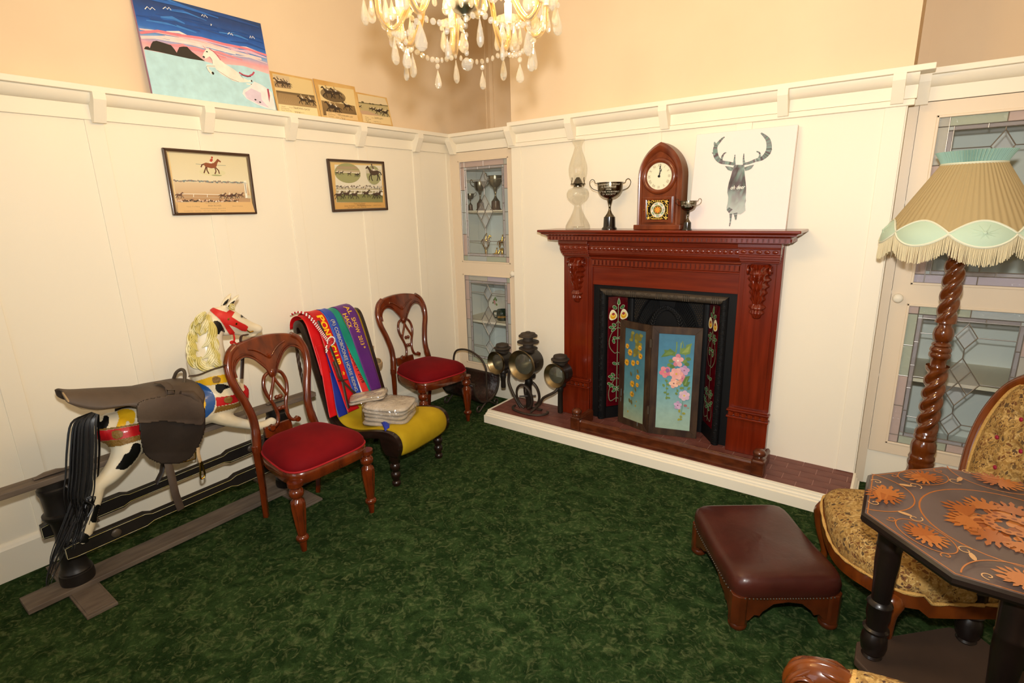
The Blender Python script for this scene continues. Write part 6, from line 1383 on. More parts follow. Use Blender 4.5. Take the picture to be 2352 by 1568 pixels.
def paint2(a, w_, h_):
    C = crop(a, 360, 320, 4.356); K = (C(2000, 0)[0]-C(1900, 0)[0])/100
    a.rect(0.015, 0.015, w_-0.015, h_-0.015, 'cf9f58', 'd8b878'); a.poly([C(1778, 252), C(2250, 262), C(2258, 628), C(1798, 630)], 'ddd6c0')
    a.ell(C(1912, 338), 128*K, 78*K, '9a9a68', 28); a.poly([C(1800, 300), C(2030, 310), C(2035, 340), C(1795, 335)], 'b4a484'); a.stroke([C(1790, 322), C(2035, 335)], 4*K, 'efe8d4'); a.poly([C(1805, 268), C(2000, 272), C(2015, 298), C(1795, 296)], 'a89474')
    for x, y in ((1805, 333), (1848, 333), (1925, 343), (1995, 352), (2012, 350)): horse(a, C(x, y), 32*K, 1, '4a4030', 'd0c4a8')
    a.ell(C(2167, 358), 76*K, 78*K, '9c9c70', 26); a.poly([C(2095, 300), C(2240, 305), C(2244, 345), C(2092, 340)], 'c4bca4'); horse(a, C(2172, 335), 120*K, -1, '4c3a2c', '6a5a4a', gait=0.4)
    a.poly([C(1790, 490), C(2255, 492), C(2257, 560), C(1795, 560)], 'b2a888'); a.poly([C(1795, 545), C(2257, 552), C(2258, 628), C(1798, 628)], '858452')
    for i in range(70): a.ell(C(1795+i*6.6, 475+random.uniform(-13, 13)), 6*K, 6*K, random.choice(['8a7a6a', 'e8e0d0', '6a5a50', 'c8b8a4', '4c423a']), 6)
    for y in (508, 540): a.stroke([C(1792, y), C(2257, y+4)], 6*K, 'f0ebdc')
    for x in (1935, 1828, 2040, 2150): a.stroke([C(x, 508), C(x, 545)], 5*K, 'f0ebdc')
    a.stroke([C(2218, 485), C(2220, 530)], 6*K, '4a4038'); a.poly([C(2232, 530), C(2256, 530), C(2256, 562), C(2232, 560)], 'e8e2d0')
    for x, y in ((1815, 555), (1890, 545), (1970, 552), (2085, 538), (2180, 552), (2205, 545)): horse(a, C(x, y), 66*K, 1, '4a382c', 'e0d8c8')
    a.text('Trainer  R.C. Rooney', C(1960, 648), 14*K, '8a6a40'); a.text('BIG PHILOU', C(1995, 662), 15*K, '8a6a40'); a.text('Owner  Mr Chaplin       Winning  Bendigo Handicap       Jockey R. Lewis', C(1868, 672), 13*K, '8a6a40'); a.text('2nd  Kiwi     3rd  Lord     Time 1.24', C(1900, 688), 13*K, '8a6a40')
framed('smaller framed race picture with two oval vignettes on the left wall', [(755.3, 364.3), (885.3, 371), (889.8, 482.3), (763.6, 487)], paint2)

# ---------------------------------------------------------------- unicorn painting leaning on the plate rail
ZL_ = ZR+RT+0.0005
def leaning(tl, tr, br, bl, xb, xt, th):
    P_ = [on(*tl, 0, xt), on(*tr, 0, xt), on(*br, 0, xb), on(*bl, 0, xb)]; O, U, V, w_, h_ = plane_from(*P_)
    O = Vector((xb, O.y, ZL_+0.0004)); U = Vector((0, 1, 0)); zt = (P_[0].z+P_[1].z)/2; V = Vector((xt-xb, 0, zt-ZL_)); h_ = V.length; V.normalize()
    return O, U, V, w_, h_
O, U, V, w_, h_ = leaning((299, -27), (598, 55), (634, 251), (349, 217), 0.072, 0.022, 0.018)
M = frame_M(O, U, V)
up_ = thing('unicorn_painting', 'blue and pink painting of a white unicorn leaning on the plate rail', 'painting', tuple(O+U*w_/2))
mat('mauve_edge', 'a8809a', 0.6)
obj('board', MB().box((0, 0, -0.018), (w_, h_, 0), M), 'mauve_edge', up_, world=True, smooth=None, fixn=True)
a = Art(O, U, V, 0.00006); C = crop(a, 290, 0, 5.808); K = (C(1000, 500)[0]-C(900, 500)[0])/100
stops = ['a9d4dc', 'b0dae2', 'b8dde4', 'c4e2e6', 'e8d4d4', 'f0c4c0', 'e8a0a4', '7fa8d4', '2f6cc0', '1f55a8', '1c4c94', '213f78', '24406c']
n = len(stops)-1
for i in range(n): a.rect(0, h_*i/n, w_, h_*(i+1)/n, stops[i], stops[i+1], up=False)
random.seed(4)
yy = lambda f: h_*f
for k in range(44):   # streaky sky
    f = random.uniform(0.52, 0.99); y0 = yy(f); x0 = random.uniform(-0.05, w_*0.7); l = random.uniform(0.1, 0.4)
    col = random.choice(['2a66b8', '1d4a92', '3a7cc8', '234a8c']) if f > 0.66 else random.choice(['f0b4b4', 'f4d8d4', 'e88f98', 'd8b8d0', 'f2e0dc'])
    x0 = max(0.004, x0); x1 = min(w_-0.004, x0+l)
    if x1-x0 > 0.04: a.stroke([(x0, y0), ((x0+x1)/2, y0+0.010), (x1, y0-0.004)], random.uniform(0.006, 0.018), col, taper=True)
a.stroke([C(180, 440), C(420, 415), C(700, 470), C(1000, 510), C(1300, 590), C(1600, 650), C(1870, 740)], 30*K, 'e07f8c'); a.stroke([C(190, 500), C(500, 500), C(900, 560), C(1300, 660), C(1800, 790)], 34*K, 'f2d0cc')
a.poly([C(235, 660), C(640, 740), C(1050, 820), C(1150, 850), C(1340, 860), C(1560, 880), C(1900, 990), C(1985, 1470), C(350, 1260)], 'b2dae2')
a.poly([C(*p) for p in ((232, 655), (255, 622), (290, 622), (312, 645), (330, 590), (352, 555), (400, 545), (500, 575), (595, 605), (640, 660), (670, 705), (705, 630), (760, 622), (810, 626), (870, 690), (940, 740), (1050, 818), (840, 785), (650, 745), (420, 690))], '2e2820')
for pts in ([(245, 125), (275, 90), (315, 130), (340, 100), (383, 135)], [(485, 120), (520, 95), (545, 128), (565, 100), (595, 138)], [(1000, 215), (1015, 195), (1035, 230), (1045, 200), (1080, 240)], [(1350, 460), (1372, 435), (1392, 468), (1400, 445), (1420, 478)], [(1645, 510), (1652, 480), (1672, 512), (1682, 485), (1710, 520)], [(1120, 325), (1135, 325), (1125, 345)]):
    a.stroke([C(*p) for p in pts], 9*K, 'efeee8')
W_ = 'efe6d8'
a.poly([C(*p) for p in ((1060, 660), (1110, 655), (1160, 690), (1215, 760), (1260, 810), (1320, 860), (1420, 920), (1490, 970), (1530, 1030), (1620, 1070), (1680, 1070), (1680, 1095), (1600, 1100), (1500, 1098), (1420, 1080), (1390, 1060), (1260, 990), (1200, 930), (1170, 880), (1145, 850), (1135, 790), (1105, 755), (1075, 775), (1050, 785), (1010, 755), (1030, 700))], W_)
a.stroke([C(1180, 885), C(1075, 880), C(1100, 940), C(1150, 985)], 34*K, W_); a.stroke([C(1600, 1120), C(1680, 1130)], 16*K, W_)
a.ell(C(1152, 978), 17*K, 20*K, '14120f', 9); a.ell(C(1668, 1082), 12*K, 14*K, '14120f', 9); a.ell(C(1668, 1130), 12*K, 10*K, '14120f', 9); a.ell(C(1072, 692), 13*K, 9*K, '2a2a30', 9); a.ell(C(1030, 762), 16*K, 14*K, '3a3a40', 9)
for pts, wd_, c in (([(1100, 650), (1160, 690), (1210, 740), (1255, 805)], 14, 'c86a78'), ([(1015, 610), (1060, 660)], 8, 'd08a94'), ([(1500, 968), (1560, 1005), (1630, 1020), (1680, 995), (1702, 962)], 22, 'b84a60'), ([(1530, 1000), (1610, 1028), (1660, 1022)], 9, '3a3040'), ([(1110, 760), (1140, 800), (1150, 850)], 4, '6a6a70'), ([(1180, 885), (1075, 882), (1060, 905), (1110, 975)], 4, '6a6a70'), ([(1210, 940), (1380, 1050), (1500, 1095)], 4, '6a6a70'), ([(1520, 1000), (1560, 1060)], 4, '6a6a70')): a.stroke([C(*p) for p in pts], wd_*K, c)
a.poly([C(*p) for p in ((1545, 1250), (1560, 1200), (1640, 1160), (1700, 1090), (1790, 1130), (1870, 1180), (1940, 1240), (1990, 1470), (1880, 1450), (1750, 1400), (1600, 1320))], 'ece6e4'); a.poly([C(*p) for p in ((1575, 1240), (1660, 1180), (1790, 1240), (1800, 1330), (1900, 1440), (1740, 1380), (1600, 1310))], 'd8c8d8')
a.poly([C(*p) for p in ((1870, 1185), (1895, 1190), (1912, 1280), (1903, 1370), (1890, 1300))], 'a84a5c'); a.ell(C(1718, 1332), 16*K, 10*K, '14120f', 9); a.ell(C(1780, 1365), 16*K, 10*K, '14120f', 9)
a.build('unicorn_picture', 'paint', up_)

# ---------------------------------------------------------------- three sepia race photographs on the rail
mat('old_card', 'c99a52', 0.8, col2='dcb878', scale=5)
def card(label, tl, tr, br, bl, xb, xt, paint):
    O, U, V, w_, h_ = leaning(tl, tr, br, bl, xb, xt, 0.003); M = frame_M(O, U, V)
    t = thing('race_photograph', label, 'photograph', tuple(O+U*w_/2), 0, 'sepia race photographs')
    obj('card', MB().box((0, 0, -0.003), (w_, h_, 0), M), 'old_card', t, world=True, smooth=None, fixn=True)
    a = Art(O, U, V, 0.00006); paint(a, crop(a, 610, 140, 7.587), w_, h_); a.build('sepia_print', 'print', t)
SEP = ['6a5034', '8a6c48', '4a3828', 'a88a60']
def write(a, C, x, y, body, s, K, c='6a5030'): a.text(body, C(x, y), s*K, c)
def p1(a, C, w_, h_):
    K = (C(500, 500)[0]-C(400, 500)[0])/100; a.poly([C(115, 215), C(800, 345), C(915, 968), C(235, 890)], 'ddc48c')
    a.poly([C(125, 225), C(405, 275), C(445, 490), C(165, 455)], 'cfb890'); a.poly([C(140, 350), C(420, 400), C(445, 490), C(165, 455)], 'a48862')
    for x, y, s in ((240, 370, 130), (340, 385, 110), (390, 400, 90)): horse(a, C(x, y), s*K, -1, '4c3a28', '5a4a38')
    a.poly([C(178, 512), C(845, 605), C(890, 822), C(220, 745)], None, ['8a7048', '8a7048', 'a88c60', 'a88c60']); a.poly([C(178, 512), C(845, 605), C(850, 640), C(185, 545)], '6f5a3a')
    for k in range(16): a.stroke([C(240+k*22, 560+k*4), C(225+k*40, 700+k*7)], 4*K, 'c0a070')
    for x, y in ((650, 680), (785, 700)): horse(a, C(x, y), 130*K, -1, '3f3020', 'cdbb94')
    a.poly([C(222, 755), C(890, 830), C(915, 965), C(238, 885)], 'ecd8a4'); write(a, C, 480, 830, '"GUIDING GATE"', 38, K, '4a3a28'); write(a, C, 270, 800, 'Winner          Mr J.H. Hughes', 22, K); write(a, C, 265, 830, 'Stall Rodger Plat', 20, K); write(a, C, 270, 862, 'Second  Winter Way       12 lengths   Time 1.2', 20, K); write(a, C, 510, 905, '2. 2. 40.', 30, K, '4a3a28')
def p2(a, C, w_, h_):
    K = (C(1200, 500)[0]-C(1100, 500)[0])/100; a.poly([C(915, 410), C(1530, 500), C(1610, 1030), C(1010, 955)], 'e0c890')
    a.ell(C(1180, 600), 210*K, 95*K, '8a7450', 26); a.ell(C(1190, 640), 190*K, 60*K, '6a5638', 22)
    for x, y, s in ((1090, 540, 150), (1230, 560, 140)): horse(a, C(x, y), s*K, -1, '3a2c1e', '9a8660')
    a.poly([C(968, 685), C(1550, 785), C(1588, 942), C(1010, 948)], None, ['8e7248', '8e7248', '6f5838', '6f5838'])
    for x, y, s in ((1150, 800, 150), (1240, 830, 120), (1420, 785, 120)): horse(a, C(x, y), s*K, -1, '3a2c1e', 'c8b48c')
    a.poly([C(1048, 878), C(1590, 945), C(1612, 1045), C(1065, 985)], 'dfc08a'); write(a, C, 1255, 955, '"WOODBURN LAD"', 30, K, '4a3a28'); write(a, C, 1090, 905, 'Winner          Mr J. Smith', 20, K); write(a, C, 1085, 935, 'Second Winter', 20, K); write(a, C, 1090, 970, 'Third Glass      lengths     Time 1.4', 20, K); write(a, C, 1300, 1025, '6. 4. 47.', 28, K, '4a3a28')
def p3(a, C, w_, h_):
    K = (C(1900, 800)[0]-C(1800, 800)[0])/100; a.poly([C(1600, 570), C(2080, 655), C(2130, 780), C(1620, 720)], 'ddc9a0'); a.poly([C(1618, 715), C(2130, 775), C(2160, 985), C(1672, 925)], 'b8a878'); a.poly([C(1640, 860), C(1780, 870), C(2000, 960), C(1672, 925)], 'c0a080')
    a.stroke([C(1620, 722), C(2130, 785)], 12*K, '6f6440')
    for x, y in ((1690, 715), (1820, 745), (1870, 752), (2010, 765)): a.ell(C(x, y), 24*K, 10*K, '5a5236', 8)
    for x, y, s in ((1645, 790, 40), (1830, 830, 50), (1880, 840, 60), (1960, 870, 90), (2000, 860, 70), (2080, 900, 100)): horse(a, C(x, y), s*K, 1, '3f3222', 'cbb890')
    a.poly([C(1672, 928), C(2160, 985), C(2190, 1120), C(1700, 1062)], 'e2c994'); write(a, C, 1890, 1000, '"HAPPY GIRL"', 26, K, '5a4a30'); write(a, C, 1730, 985, 'Winner           Mr Sir James Mitchell', 18, K); write(a, C, 1735, 1015, 'Start Parade', 18, K); write(a, C, 1738, 1042, 'Second                lengths Plum 1.14', 18, K); write(a, C, 1760, 1070, '3rd Scott', 18, K)
card('left sepia race photograph card beside the unicorn painting', (619, 161.4), (719, 183.5), (737, 269), (635.7, 256), 0.066, 0.012, p1)
card('middle sepia race photograph with an oval vignette on the plate rail', (718.7, 182), (815.6, 198), (830, 281), (738.5, 269), 0.062, 0.012, p2)
card('smallest sepia race photograph at the right end of the three on the rail', (819, 212), (888, 224), (903, 291), (830, 281), 0.058, 0.012, p3)
# ================================================================ carriage lamps on their horseshoe stand
mat('japan_black', '15110d', 0.42, col2='241d17', scale=7, coat=0.1); mat('dusty', '3d3227', 0.7, col2='2a221b', scale=9); mat('old_brass', '8c7c5c', 0.35, metal=1.0, col2='6a5c44', scale=8); mat('forged', '2a211a', 0.5, col2='3a2e24', scale=12)
glassy('lens', (0.8, 0.82, 0.8), gloss=0.25, rough=0.05, body=0.25, bodycol=rgb('8a8878'))
def depth_p(p): return (Vector(p)-Vector(CAM)).dot(Vector(_f))
def carriage_lamp(label, px, py, rpx, y, yaw, tall, stem_to, win=False):
    C_ = on(px, py, 1, y); R_ = rpx*depth_p(C_)/FPX
    t = thing('carriage_lamp', label, 'carriage lamp', (C_.x, C_.y, stem_to), 0, 'carriage lamps')
    M = T(C_) @ Matrix.Rotation(yaw, 4, 'Z') @ Matrix.Rotation(PI/2, 4, 'X')           # local z points out of the lens
    r = R_
    obj('reflector_rim', MB().lathe([(r*0.68, -r*0.30), (r*0.74, -r*0.20), (r*0.95, -0.02), (r*1.0, 0.0), (r*0.98, 0.004), (r*0.92, -0.004), (r*0.70, -r*0.22), (r*0.64, -r*0.34)], 36, M, cap=False), 'old_brass', t, world=True, smooth=40)
    obj('lens', MB().lathe([(0, -r*0.12), (r*0.45, -r*0.16), (r*0.68, -r*0.26), (r*0.66, -r*0.30), (0, -r*0.18)], 28, M, cap=False), 'lens', t, world=True, smooth=60)
    bl = r*1.5
    body = obj('body', MB().lathe([(r*0.70, -r*0.28), (r*0.84, -r*0.32), (r*0.84, -r*1.2), (r*0.80, -r*1.45), (r*0.55, -r*1.62), (0, -r*1.68)], 32, M, cap=False), 'japan_black', t, world=True, smooth=40)
    obj('back_reflector', MB().lathe([(0, -r*1.2), (r*0.6, -r*0.9), (r*0.8, -r*0.4)], 24, M, cap=False), 'old_brass', t, world=True, smooth=60)
    cz = M @ Vector((0, 0, -r*0.85)); k = r
    zt = r*0.70
    prof = [(0.42*k, zt), (0.44*k, zt+0.20*k), (0.62*k, zt+0.24*k), (0.62*k, zt+0.28*k), (0.36*k, zt+0.34*k)]
    if tall: prof += [(0.34*k, zt+0.62*k), (0.72*k, zt+0.66*k), (0.72*k, zt+0.72*k), (0.34*k, zt+0.78*k), (0.32*k, zt+1.02*k), (0.62*k, zt+1.06*k), (0.62*k, zt+1.12*k), (0.50*k, zt+1.20*k), (0.48*k, zt+1.26*k), (0.18*k, zt+1.32*k), (0.16*k, zt+1.37*k), (0, zt+1.38*k)]
    else: prof += [(0.34*k, zt+0.40*k), (0.74*k, zt+0.44*k), (0.74*k, zt+0.50*k), (0.50*k, zt+0.60*k), (0.50*k, zt+0.64*k), (0.58*k, zt+0.68*k), (0.52*k, zt+0.80*k), (0.20*k, zt+0.90*k), (0, zt+0.91*k)]
    obj('chimney', MB().lathe(prof, 28, T((cz.x, cz.y, C_.z))), 'dusty', t, world=True, smooth=35)
    sp = [(0.38*k, -r*0.72), (0.48*k, -r*0.86), (0.46*k, -r*1.02), (0.24*k, -r*1.14), (0.24*k, -r*1.30)]
    z0 = stem_to-C_.z
    obj('stem', MB().lathe(sp[::-1] if False else [(0.20*k, z0), (0.22*k, z0+0.01), (0.20*k, -r*1.6), (0.26*k, -r*1.5), (0.26*k, -r*1.25), (0.24*k, -r*1.14), (0.46*k, -r*1.02), (0.48*k, -r*0.86), (0.38*k, -r*0.70)], 20, T((cz.x, cz.y, C_.z))), 'japan_black', t, world=True, smooth=40)
    for a_, b_ in (((-0.006, r*0.80, -r*0.75), (0.006, r*0.92, -r*0.45)), ((r*0.80, -0.02, -r*0.8), (r*0.90, 0.02, -r*0.5))): obj('hinge_latch', MB().box(a_, b_, M), 'japan_black', t, world=True, smooth=None, bevel=0.002)
    if win: obj('side_window', MB().prism([(-r*0.12, -r*0.2), (r*0.42, -r*0.2), (r*0.42, r*0.35), (r*0.15, r*0.55), (-r*0.12, r*0.42)], -r*0.50, -r*0.46, 'z', M), 'bead_white', t, world=True, smooth=None)
    return t, cz
LB, cB = carriage_lamp('large carriage lamp with round lens and tall chimney in the middle of the stand', 1196.8, 838.8, 35.5, -0.275, 0.0, True, HZ+0.012)
LL, cL = carriage_lamp('small carriage lamp on the left arm of the stand, nearest the log holder', 1137.8, 833.4, 27.0, -0.255, -0.18, False, 0.235)
LR, cR = carriage_lamp('small carriage lamp on the right arm of the stand, against the mantelpiece', 1273.0, 863.0, 29.0, -0.285, -0.05, False, 0.150, True)
stn = thing('lamp_stand', 'forged iron stand with horseshoe uprights holding the three carriage lamps', 'stand', (cB.x, cB.y, HZ))
def spart(name, mb, **kw): return obj(name, mb, 'forged', stn, world=True, smooth=50, **kw)
spart('base_ring', MB().tube([(cB.x+0.02+0.15*math.cos(a), cB.y-0.02+0.085*math.sin(a), HZ+0.009) for a in np.linspace(PI*0.95, PI*2.15, 26)], 0.010, 8, flat=0.8))
spart('base_bar', MB().tube([(cB.x-0.06, cB.y+0.02, HZ+0.010), (cB.x+0.10, cB.y+0.02, HZ+0.010)], 0.014, 8, flat=0.6))
for dy, sx in ((-0.055, 1.0), (0.045, 0.96)):
    oy = cB.y+dy; sh = []
    for a in np.linspace(-0.42*PI, 1.42*PI, 30):
        rr = 0.070*sx; sh.append((cB.x-0.005+rr*math.cos(a), oy-0.02*math.sin(a), HZ+0.118+0.100*math.sin(a)))
    sh = [(cB.x-0.005-0.040*sx, oy+0.02, HZ+0.012)][:0]+sh
    spart('horseshoe', MB().tube(sh, 0.0115, 8, flat=0.75))
spart('bar', MB().tube([(cB.x-0.05, cB.y-0.06, HZ+0.115), (cB.x+0.05, cB.y+0.02, HZ+0.115)], 0.006, 6))
spart('arm', MB().tube(spline([(cB.x-0.06, cB.y-0.03, HZ+0.014), (cB.x-0.13, cB.y-0.02, HZ+0.10), (cB.x-0.19, cB.y, HZ+0.19), (cL.x+0.06, cL.y, HZ+0.285), (cL.x+0.022, cL.y, HZ+0.265), (cL.x+0.018, cL.y, HZ+0.25)], 5), [0.011]*26, 8))
spart('arm', MB().tube(spline([(cB.x+0.06, cB.y-0.07, HZ+0.014), (cB.x+0.13, cB.y-0.05, HZ+0.09), (cB.x+0.19, cR.y-0.06, HZ+0.16), (cR.x-0.015, cR.y-0.05, HZ+0.22), (cR.x, cR.y-0.02, HZ+0.255)], 5), 0.010, 8))

# ================================================================ log holder
LG = thing('log_holder', 'dark embossed log holder with a hoop handle on scrolled iron feet', 'log holder', (0.36, -0.145, 0), -0.05)
mat('embossed', '2e1710', 0.45, col2='1c0d09', scale=18, bump=0.9, bscale=26)
LX0, LX1 = -0.185, 0.185
tr_ = []
for a in np.linspace(-0.15, PI+0.15, 25): tr_.append((-0.150*math.cos(a), 0.235-0.165*math.sin(a)))
obj('trough', MB().grid(lambda u, v: (LX0+(LX1-LX0)*v, *(lambda p: (p[0], p[1]))(tr_[int(round(u*24))])), 25, 3), 'embossed', LG, smooth=60, solid=0.012)
for x in (LX0, LX1):
    el = [(x, 0.150*math.cos(a), 0.235-0.165*math.sin(a)) for a in np.linspace(-0.15, PI+0.15, 28)]
    obj('end_hoop', MB().tube(el, 0.010, 6), 'forged', LG, smooth=60)
    obj('end_bar', MB().tube([(x, 0, 0.07), (x, 0, 0.34 if x == LX1 else 0.30)], 0.007, 6), 'forged', LG, smooth=60)
    for s2 in (-1, 1):
        sc_ = [(x, s2*(0.01+0.075*t), 0.075-0.05*t) for t in (0, 0.4, 0.8)]+[(x, s2*(0.105+0.022*math.cos(a)), 0.036+0.024*math.sin(a)) for a in np.linspace(-PI*0.75, PI*0.9, 12)]
        obj('scroll_foot', MB().tube([(p[0], p[1], max(0.009, p[2])) for p in sc_], 0.008, 6), 'forged', LG, smooth=60)
obj('rim_bar', MB().tube([(LX0, -0.150, 0.255), (LX1, -0.150, 0.255)], 0.008, 6), 'forged', LG, smooth=60)
obj('rim_bar', MB().tube([(LX0, 0.150, 0.255), (LX1, 0.150, 0.255)], 0.008, 6), 'forged', LG, smooth=60)
obj('hoop_handle', MB().tube(spline([(LX0, 0, 0.28), (LX0+0.01, 0, 0.40), (LX0+0.06, 0, 0.46), (0.0, 0, 0.475), (LX1-0.06, 0, 0.43), (LX1-0.005, 0, 0.36), (LX1, 0, 0.30)], 6), 0.008, 8), 'forged', LG, smooth=60)

# ================================================================ floor lamp
FLX, FLY = on(2205, 553, 1, -0.25).x, -0.25
fl = thing('floor_lamp', 'barley-twist wooden floor lamp with a pleated tan and mint fringed shade', 'floor lamp', (FLX, FLY, 0))
mat('lamp_wood', '66310f', 0.16, col2='54240a', scale=6, stretch=(5, 5, 1), coat=0.8)
def twist(z0, z1, R_, lobes=3, pitch=0.20):
    n = int((z1-z0)/0.005)
    def fn(u, v):
        z = z0+(z1-z0)*v; a = 2*PI*u; e = min(1, min(v, 1-v)*10); r = R_*(1-0.30*e*abs(math.sin((lobes*a-2*PI*lobes*z/pitch)/2))**3); return (r*math.cos(a), r*math.sin(a), z)
    return MB().grid(fn, 36, n, True)
obj('twisted_pole', twist(1.045, 1.41, 0.040), 'lamp_wood', fl, smooth=70)
obj('turned_ball', MB().lathe([(0.028, 1.045), (0.026, 1.03), (0.036, 1.015), (0.040, 0.99), (0.036, 0.965), (0.026, 0.955), (0.034, 0.948), (0.038, 0.940), (0.034, 0.932), (0.040, 0.925), (0.042, 0.915), (0.038, 0.905), (0.042, 0.898), (0.042, 0.885), (0.036, 0.878), (0.030, 0.87), (0.030, 0.845), (0.036, 0.83)], 28), 'lamp_wood', fl, smooth=50)
obj('twisted_pole', twist(0.50, 0.84, 0.045), 'lamp_wood', fl, smooth=70)
obj('turned_base', MB().lathe([(0.036, 0.505), (0.044, 0.49), (0.046, 0.48), (0.040, 0.47), (0.050, 0.45), (0.052, 0.42), (0.046, 0.395), (0.050, 0.388), (0.054, 0.375), (0.050, 0.365), (0.054, 0.355), (0.054, 0.34), (0.048, 0.33), (0.050, 0.31), (0.060, 0.25), (0.055, 0.16), (0.075, 0.12), (0.09, 0.08), (0.15, 0.06), (0.165, 0.045), (0.165, 0.03), (0.15, 0.02), (0.0, 0.02)], 32, cap=False), 'lamp_wood', fl, smooth=45)
for k in range(3):
    a = 2*PI*k/3+0.3; obj('foot', MB().ball((0.13*math.cos(a), 0.13*math.sin(a), 0.019), 0.025, 12, 8, (1, 1, 0.75)), 'lamp_wood', fl, smooth=60)
obj('collar', MB().lathe([(0.034, 1.40), (0.030, 1.415), (0.042, 1.43), (0.042, 1.445), (0.02, 1.455), (0.012, 1.47), (0.012, 1.70), (0, 1.70)], 24), 'lamp_wood', fl, smooth=45)
mat('shade_tan', 'a8946a', 0.85, sheen=0.1); mat('shade_mint', 'b4cab4', 0.8, sheen=0.1); mat('shade_neck', '8fb0a4', 0.8, sheen=0.15); mat('fringe', 'dcd0ac', 0.8); mat('shade_braid', 'd8dac4', 0.7)
NSC = 8; OFF = 0.20
def shade_r(z):  return interp([(1.395, 0.292), (1.43, 0.284), (1.47, 0.268), (1.735, 0.108)], z)
def zlow(a):     # scalloped lower edge
    t = ((a+OFF)*NSC/(2*PI)) % 1.0; return 1.455-0.052*math.sin(PI*t)**0.8
def zup(a):      # top of the medallion band
    t = ((a+OFF)*NSC/(2*PI)) % 1.0; return 1.455+0.050*math.sin(PI*t)**0.9
NP = 64*8
def cone(u, v):
    a = 2*PI*u; z0, z1 = zup(a), 1.735; z = z0+(z1-z0)*v; r = shade_r(z)*(1+0.012*math.cos(64*a)*(0.4+0.6*v)); return (r*math.cos(a), r*math.sin(a), z)
sh_ = obj('pleated_shade', MB().grid(cone, NP, 6, True), 'shade_tan', fl, smooth=60)
obj('gathered_neck', MB().grid(lambda u, v: (lambda a, z, r: (r*math.cos(a), r*math.sin(a), z))(2*PI*u, 1.730+0.052*v, (0.106+0.026*v**1.3)*(1+0.035*math.cos(72*2*PI*u+2*math.sin(7*2*PI*u)))), 72*8, 5, True), 'shade_neck', fl, smooth=60)
for k in range(NSC):
    a0, a1 = 2*PI*k/NSC-OFF, 2*PI*(k+1)/NSC-OFF
    def med(u, v, a0=a0, a1=a1):
        a = a0+(a1-a0)*(0.0005+0.999*u); z0, z1 = zlow(a), zup(a); z = z0+(z1-z0)*v; r = shade_r(z)+0.002+0.010*math.sin(PI*v)*math.sin(PI*u); return (r*math.cos(a), r*math.sin(a), z)
    m_ = obj('medallion', MB().grid(med, 21, 9), 'shade_mint', fl, smooth=80)
    if k % 2 == 0:
        am = (a0+a1)/2; r = shade_r(1.455)+0.010
        obj('button', MB().ball((r*math.cos(am), r*math.sin(am), 1.458), 0.008, 10, 6), 'shade_mint', m_, smooth=60)
        for j in range(10):
            t = 2*PI*j/10; 
            def pt(q, t=t, am=am): a = am+q*0.27*math.cos(t); z = 1.457+q*0.040*math.sin(t); rr = shade_r(z)+0.0125*(1-q*0.6); return (rr*math.cos(a), rr*math.sin(a), z)
            obj('gather', MB().tube([pt(0.1), pt(0.5), pt(0.85)], [0.0035, 0.0025, 0.001], 5), 'shade_mint', m_, smooth=60)
def edge(fn, off): return [((shade_r(fn(a))+off)*math.cos(a), (shade_r(fn(a))+off)*math.sin(a), fn(a)) for a in np.linspace(0, 2*PI, 240, endpoint=False)]
obj('braid_trim', MB().tube(edge(zup, 0.004), 0.004, 5, closed=True), 'shade_braid', fl, smooth=60)
obj('braid_trim', MB().tube(edge(zlow, 0.004), 0.0045, 5, closed=True), 'shade_braid', fl, smooth=60)
obj('neck_braid', MB().tube([(0.110*math.cos(a), 0.110*math.sin(a), 1.732) for a in np.linspace(0, 2*PI, 72, endpoint=False)], 0.0045, 5, closed=True), 'shade_braid', fl, smooth=60)
fg = MB(); random.seed(2)
for k in range(560):
    a = 2*PI*k/560; z = zlow(a)+0.001; r = shade_r(z)+0.003; l = 0.075+random.uniform(-0.006, 0.004); j = random.uniform(-0.006, 0.006); r2 = r+random.uniform(-0.002, 0.004)
    fg.tube([(r*math.cos(a), r*math.sin(a), z), (r2*math.cos(a+j), r2*math.sin(a+j), z-l)], 0.0013, 4)
obj('fringe', fg, 'fringe', fl, smooth=None, kind='stuff')
# ================================================================ leather footstool
mat('stool_wood', '56240c', 0.3, col2='421a08', scale=5, stretch=(3, 3, 2), coat=0.35); mat('brown_leather', '3a160f', 0.36, col2='461d15', scale=6, bump=0.12, bscale=35, coat=0.1)
zs = 0.205
c4 = [on(px, py, 2, zs) for px, py in ((1603, 1185), (1772, 1148), (1948, 1333), (1690, 1368))]
cen = (c4[0]+c4[1]+c4[2]+c4[3])/4; ax = ((c4[2]-c4[1])+(c4[3]-c4[0])).normalized(); rz = math.atan2(ax.y, ax.x)
SLx = ((c4[2]-c4[1]).length+(c4[3]-c4[0]).length)/4-0.010; SLy = ((c4[1]-c4[0]).length+(c4[2]-c4[3]).length)/4-0.010
fsT = thing('footstool', 'low brown leather footstool with carved wooden arched frame', 'footstool', (cen.x, cen.y, 0), rz)
def rr(u, sx, sy, n=9.0):
    a = 2*PI*u; c, s = math.cos(a), math.sin(a); k = (abs(c)**n+abs(s)**n)**(-1/n); return (sx*k*c, sy*k*s)
HP = [(1.0, 0.150), (1.015, 0.165), (1.02, 0.190), (1.00, 0.212), (0.95, 0.228), (0.86, 0.238), (0.6, 0.245), (0.3, 0.247), (0.001, 0.248)]
obj('leather_cushion', MB().grid(lambda u, v: (*[q*HP[int(round(v*8))][0] for q in rr(u, SLx, SLy)], HP[int(round(v*8))][1]+0.012*math.cos(PI*rr(u, 1, 1)[0]*HP[int(round(v*8))][0])*-0.5), 72, 9, True), 'brown_leather', fsT, smooth=80)
nl = MB()
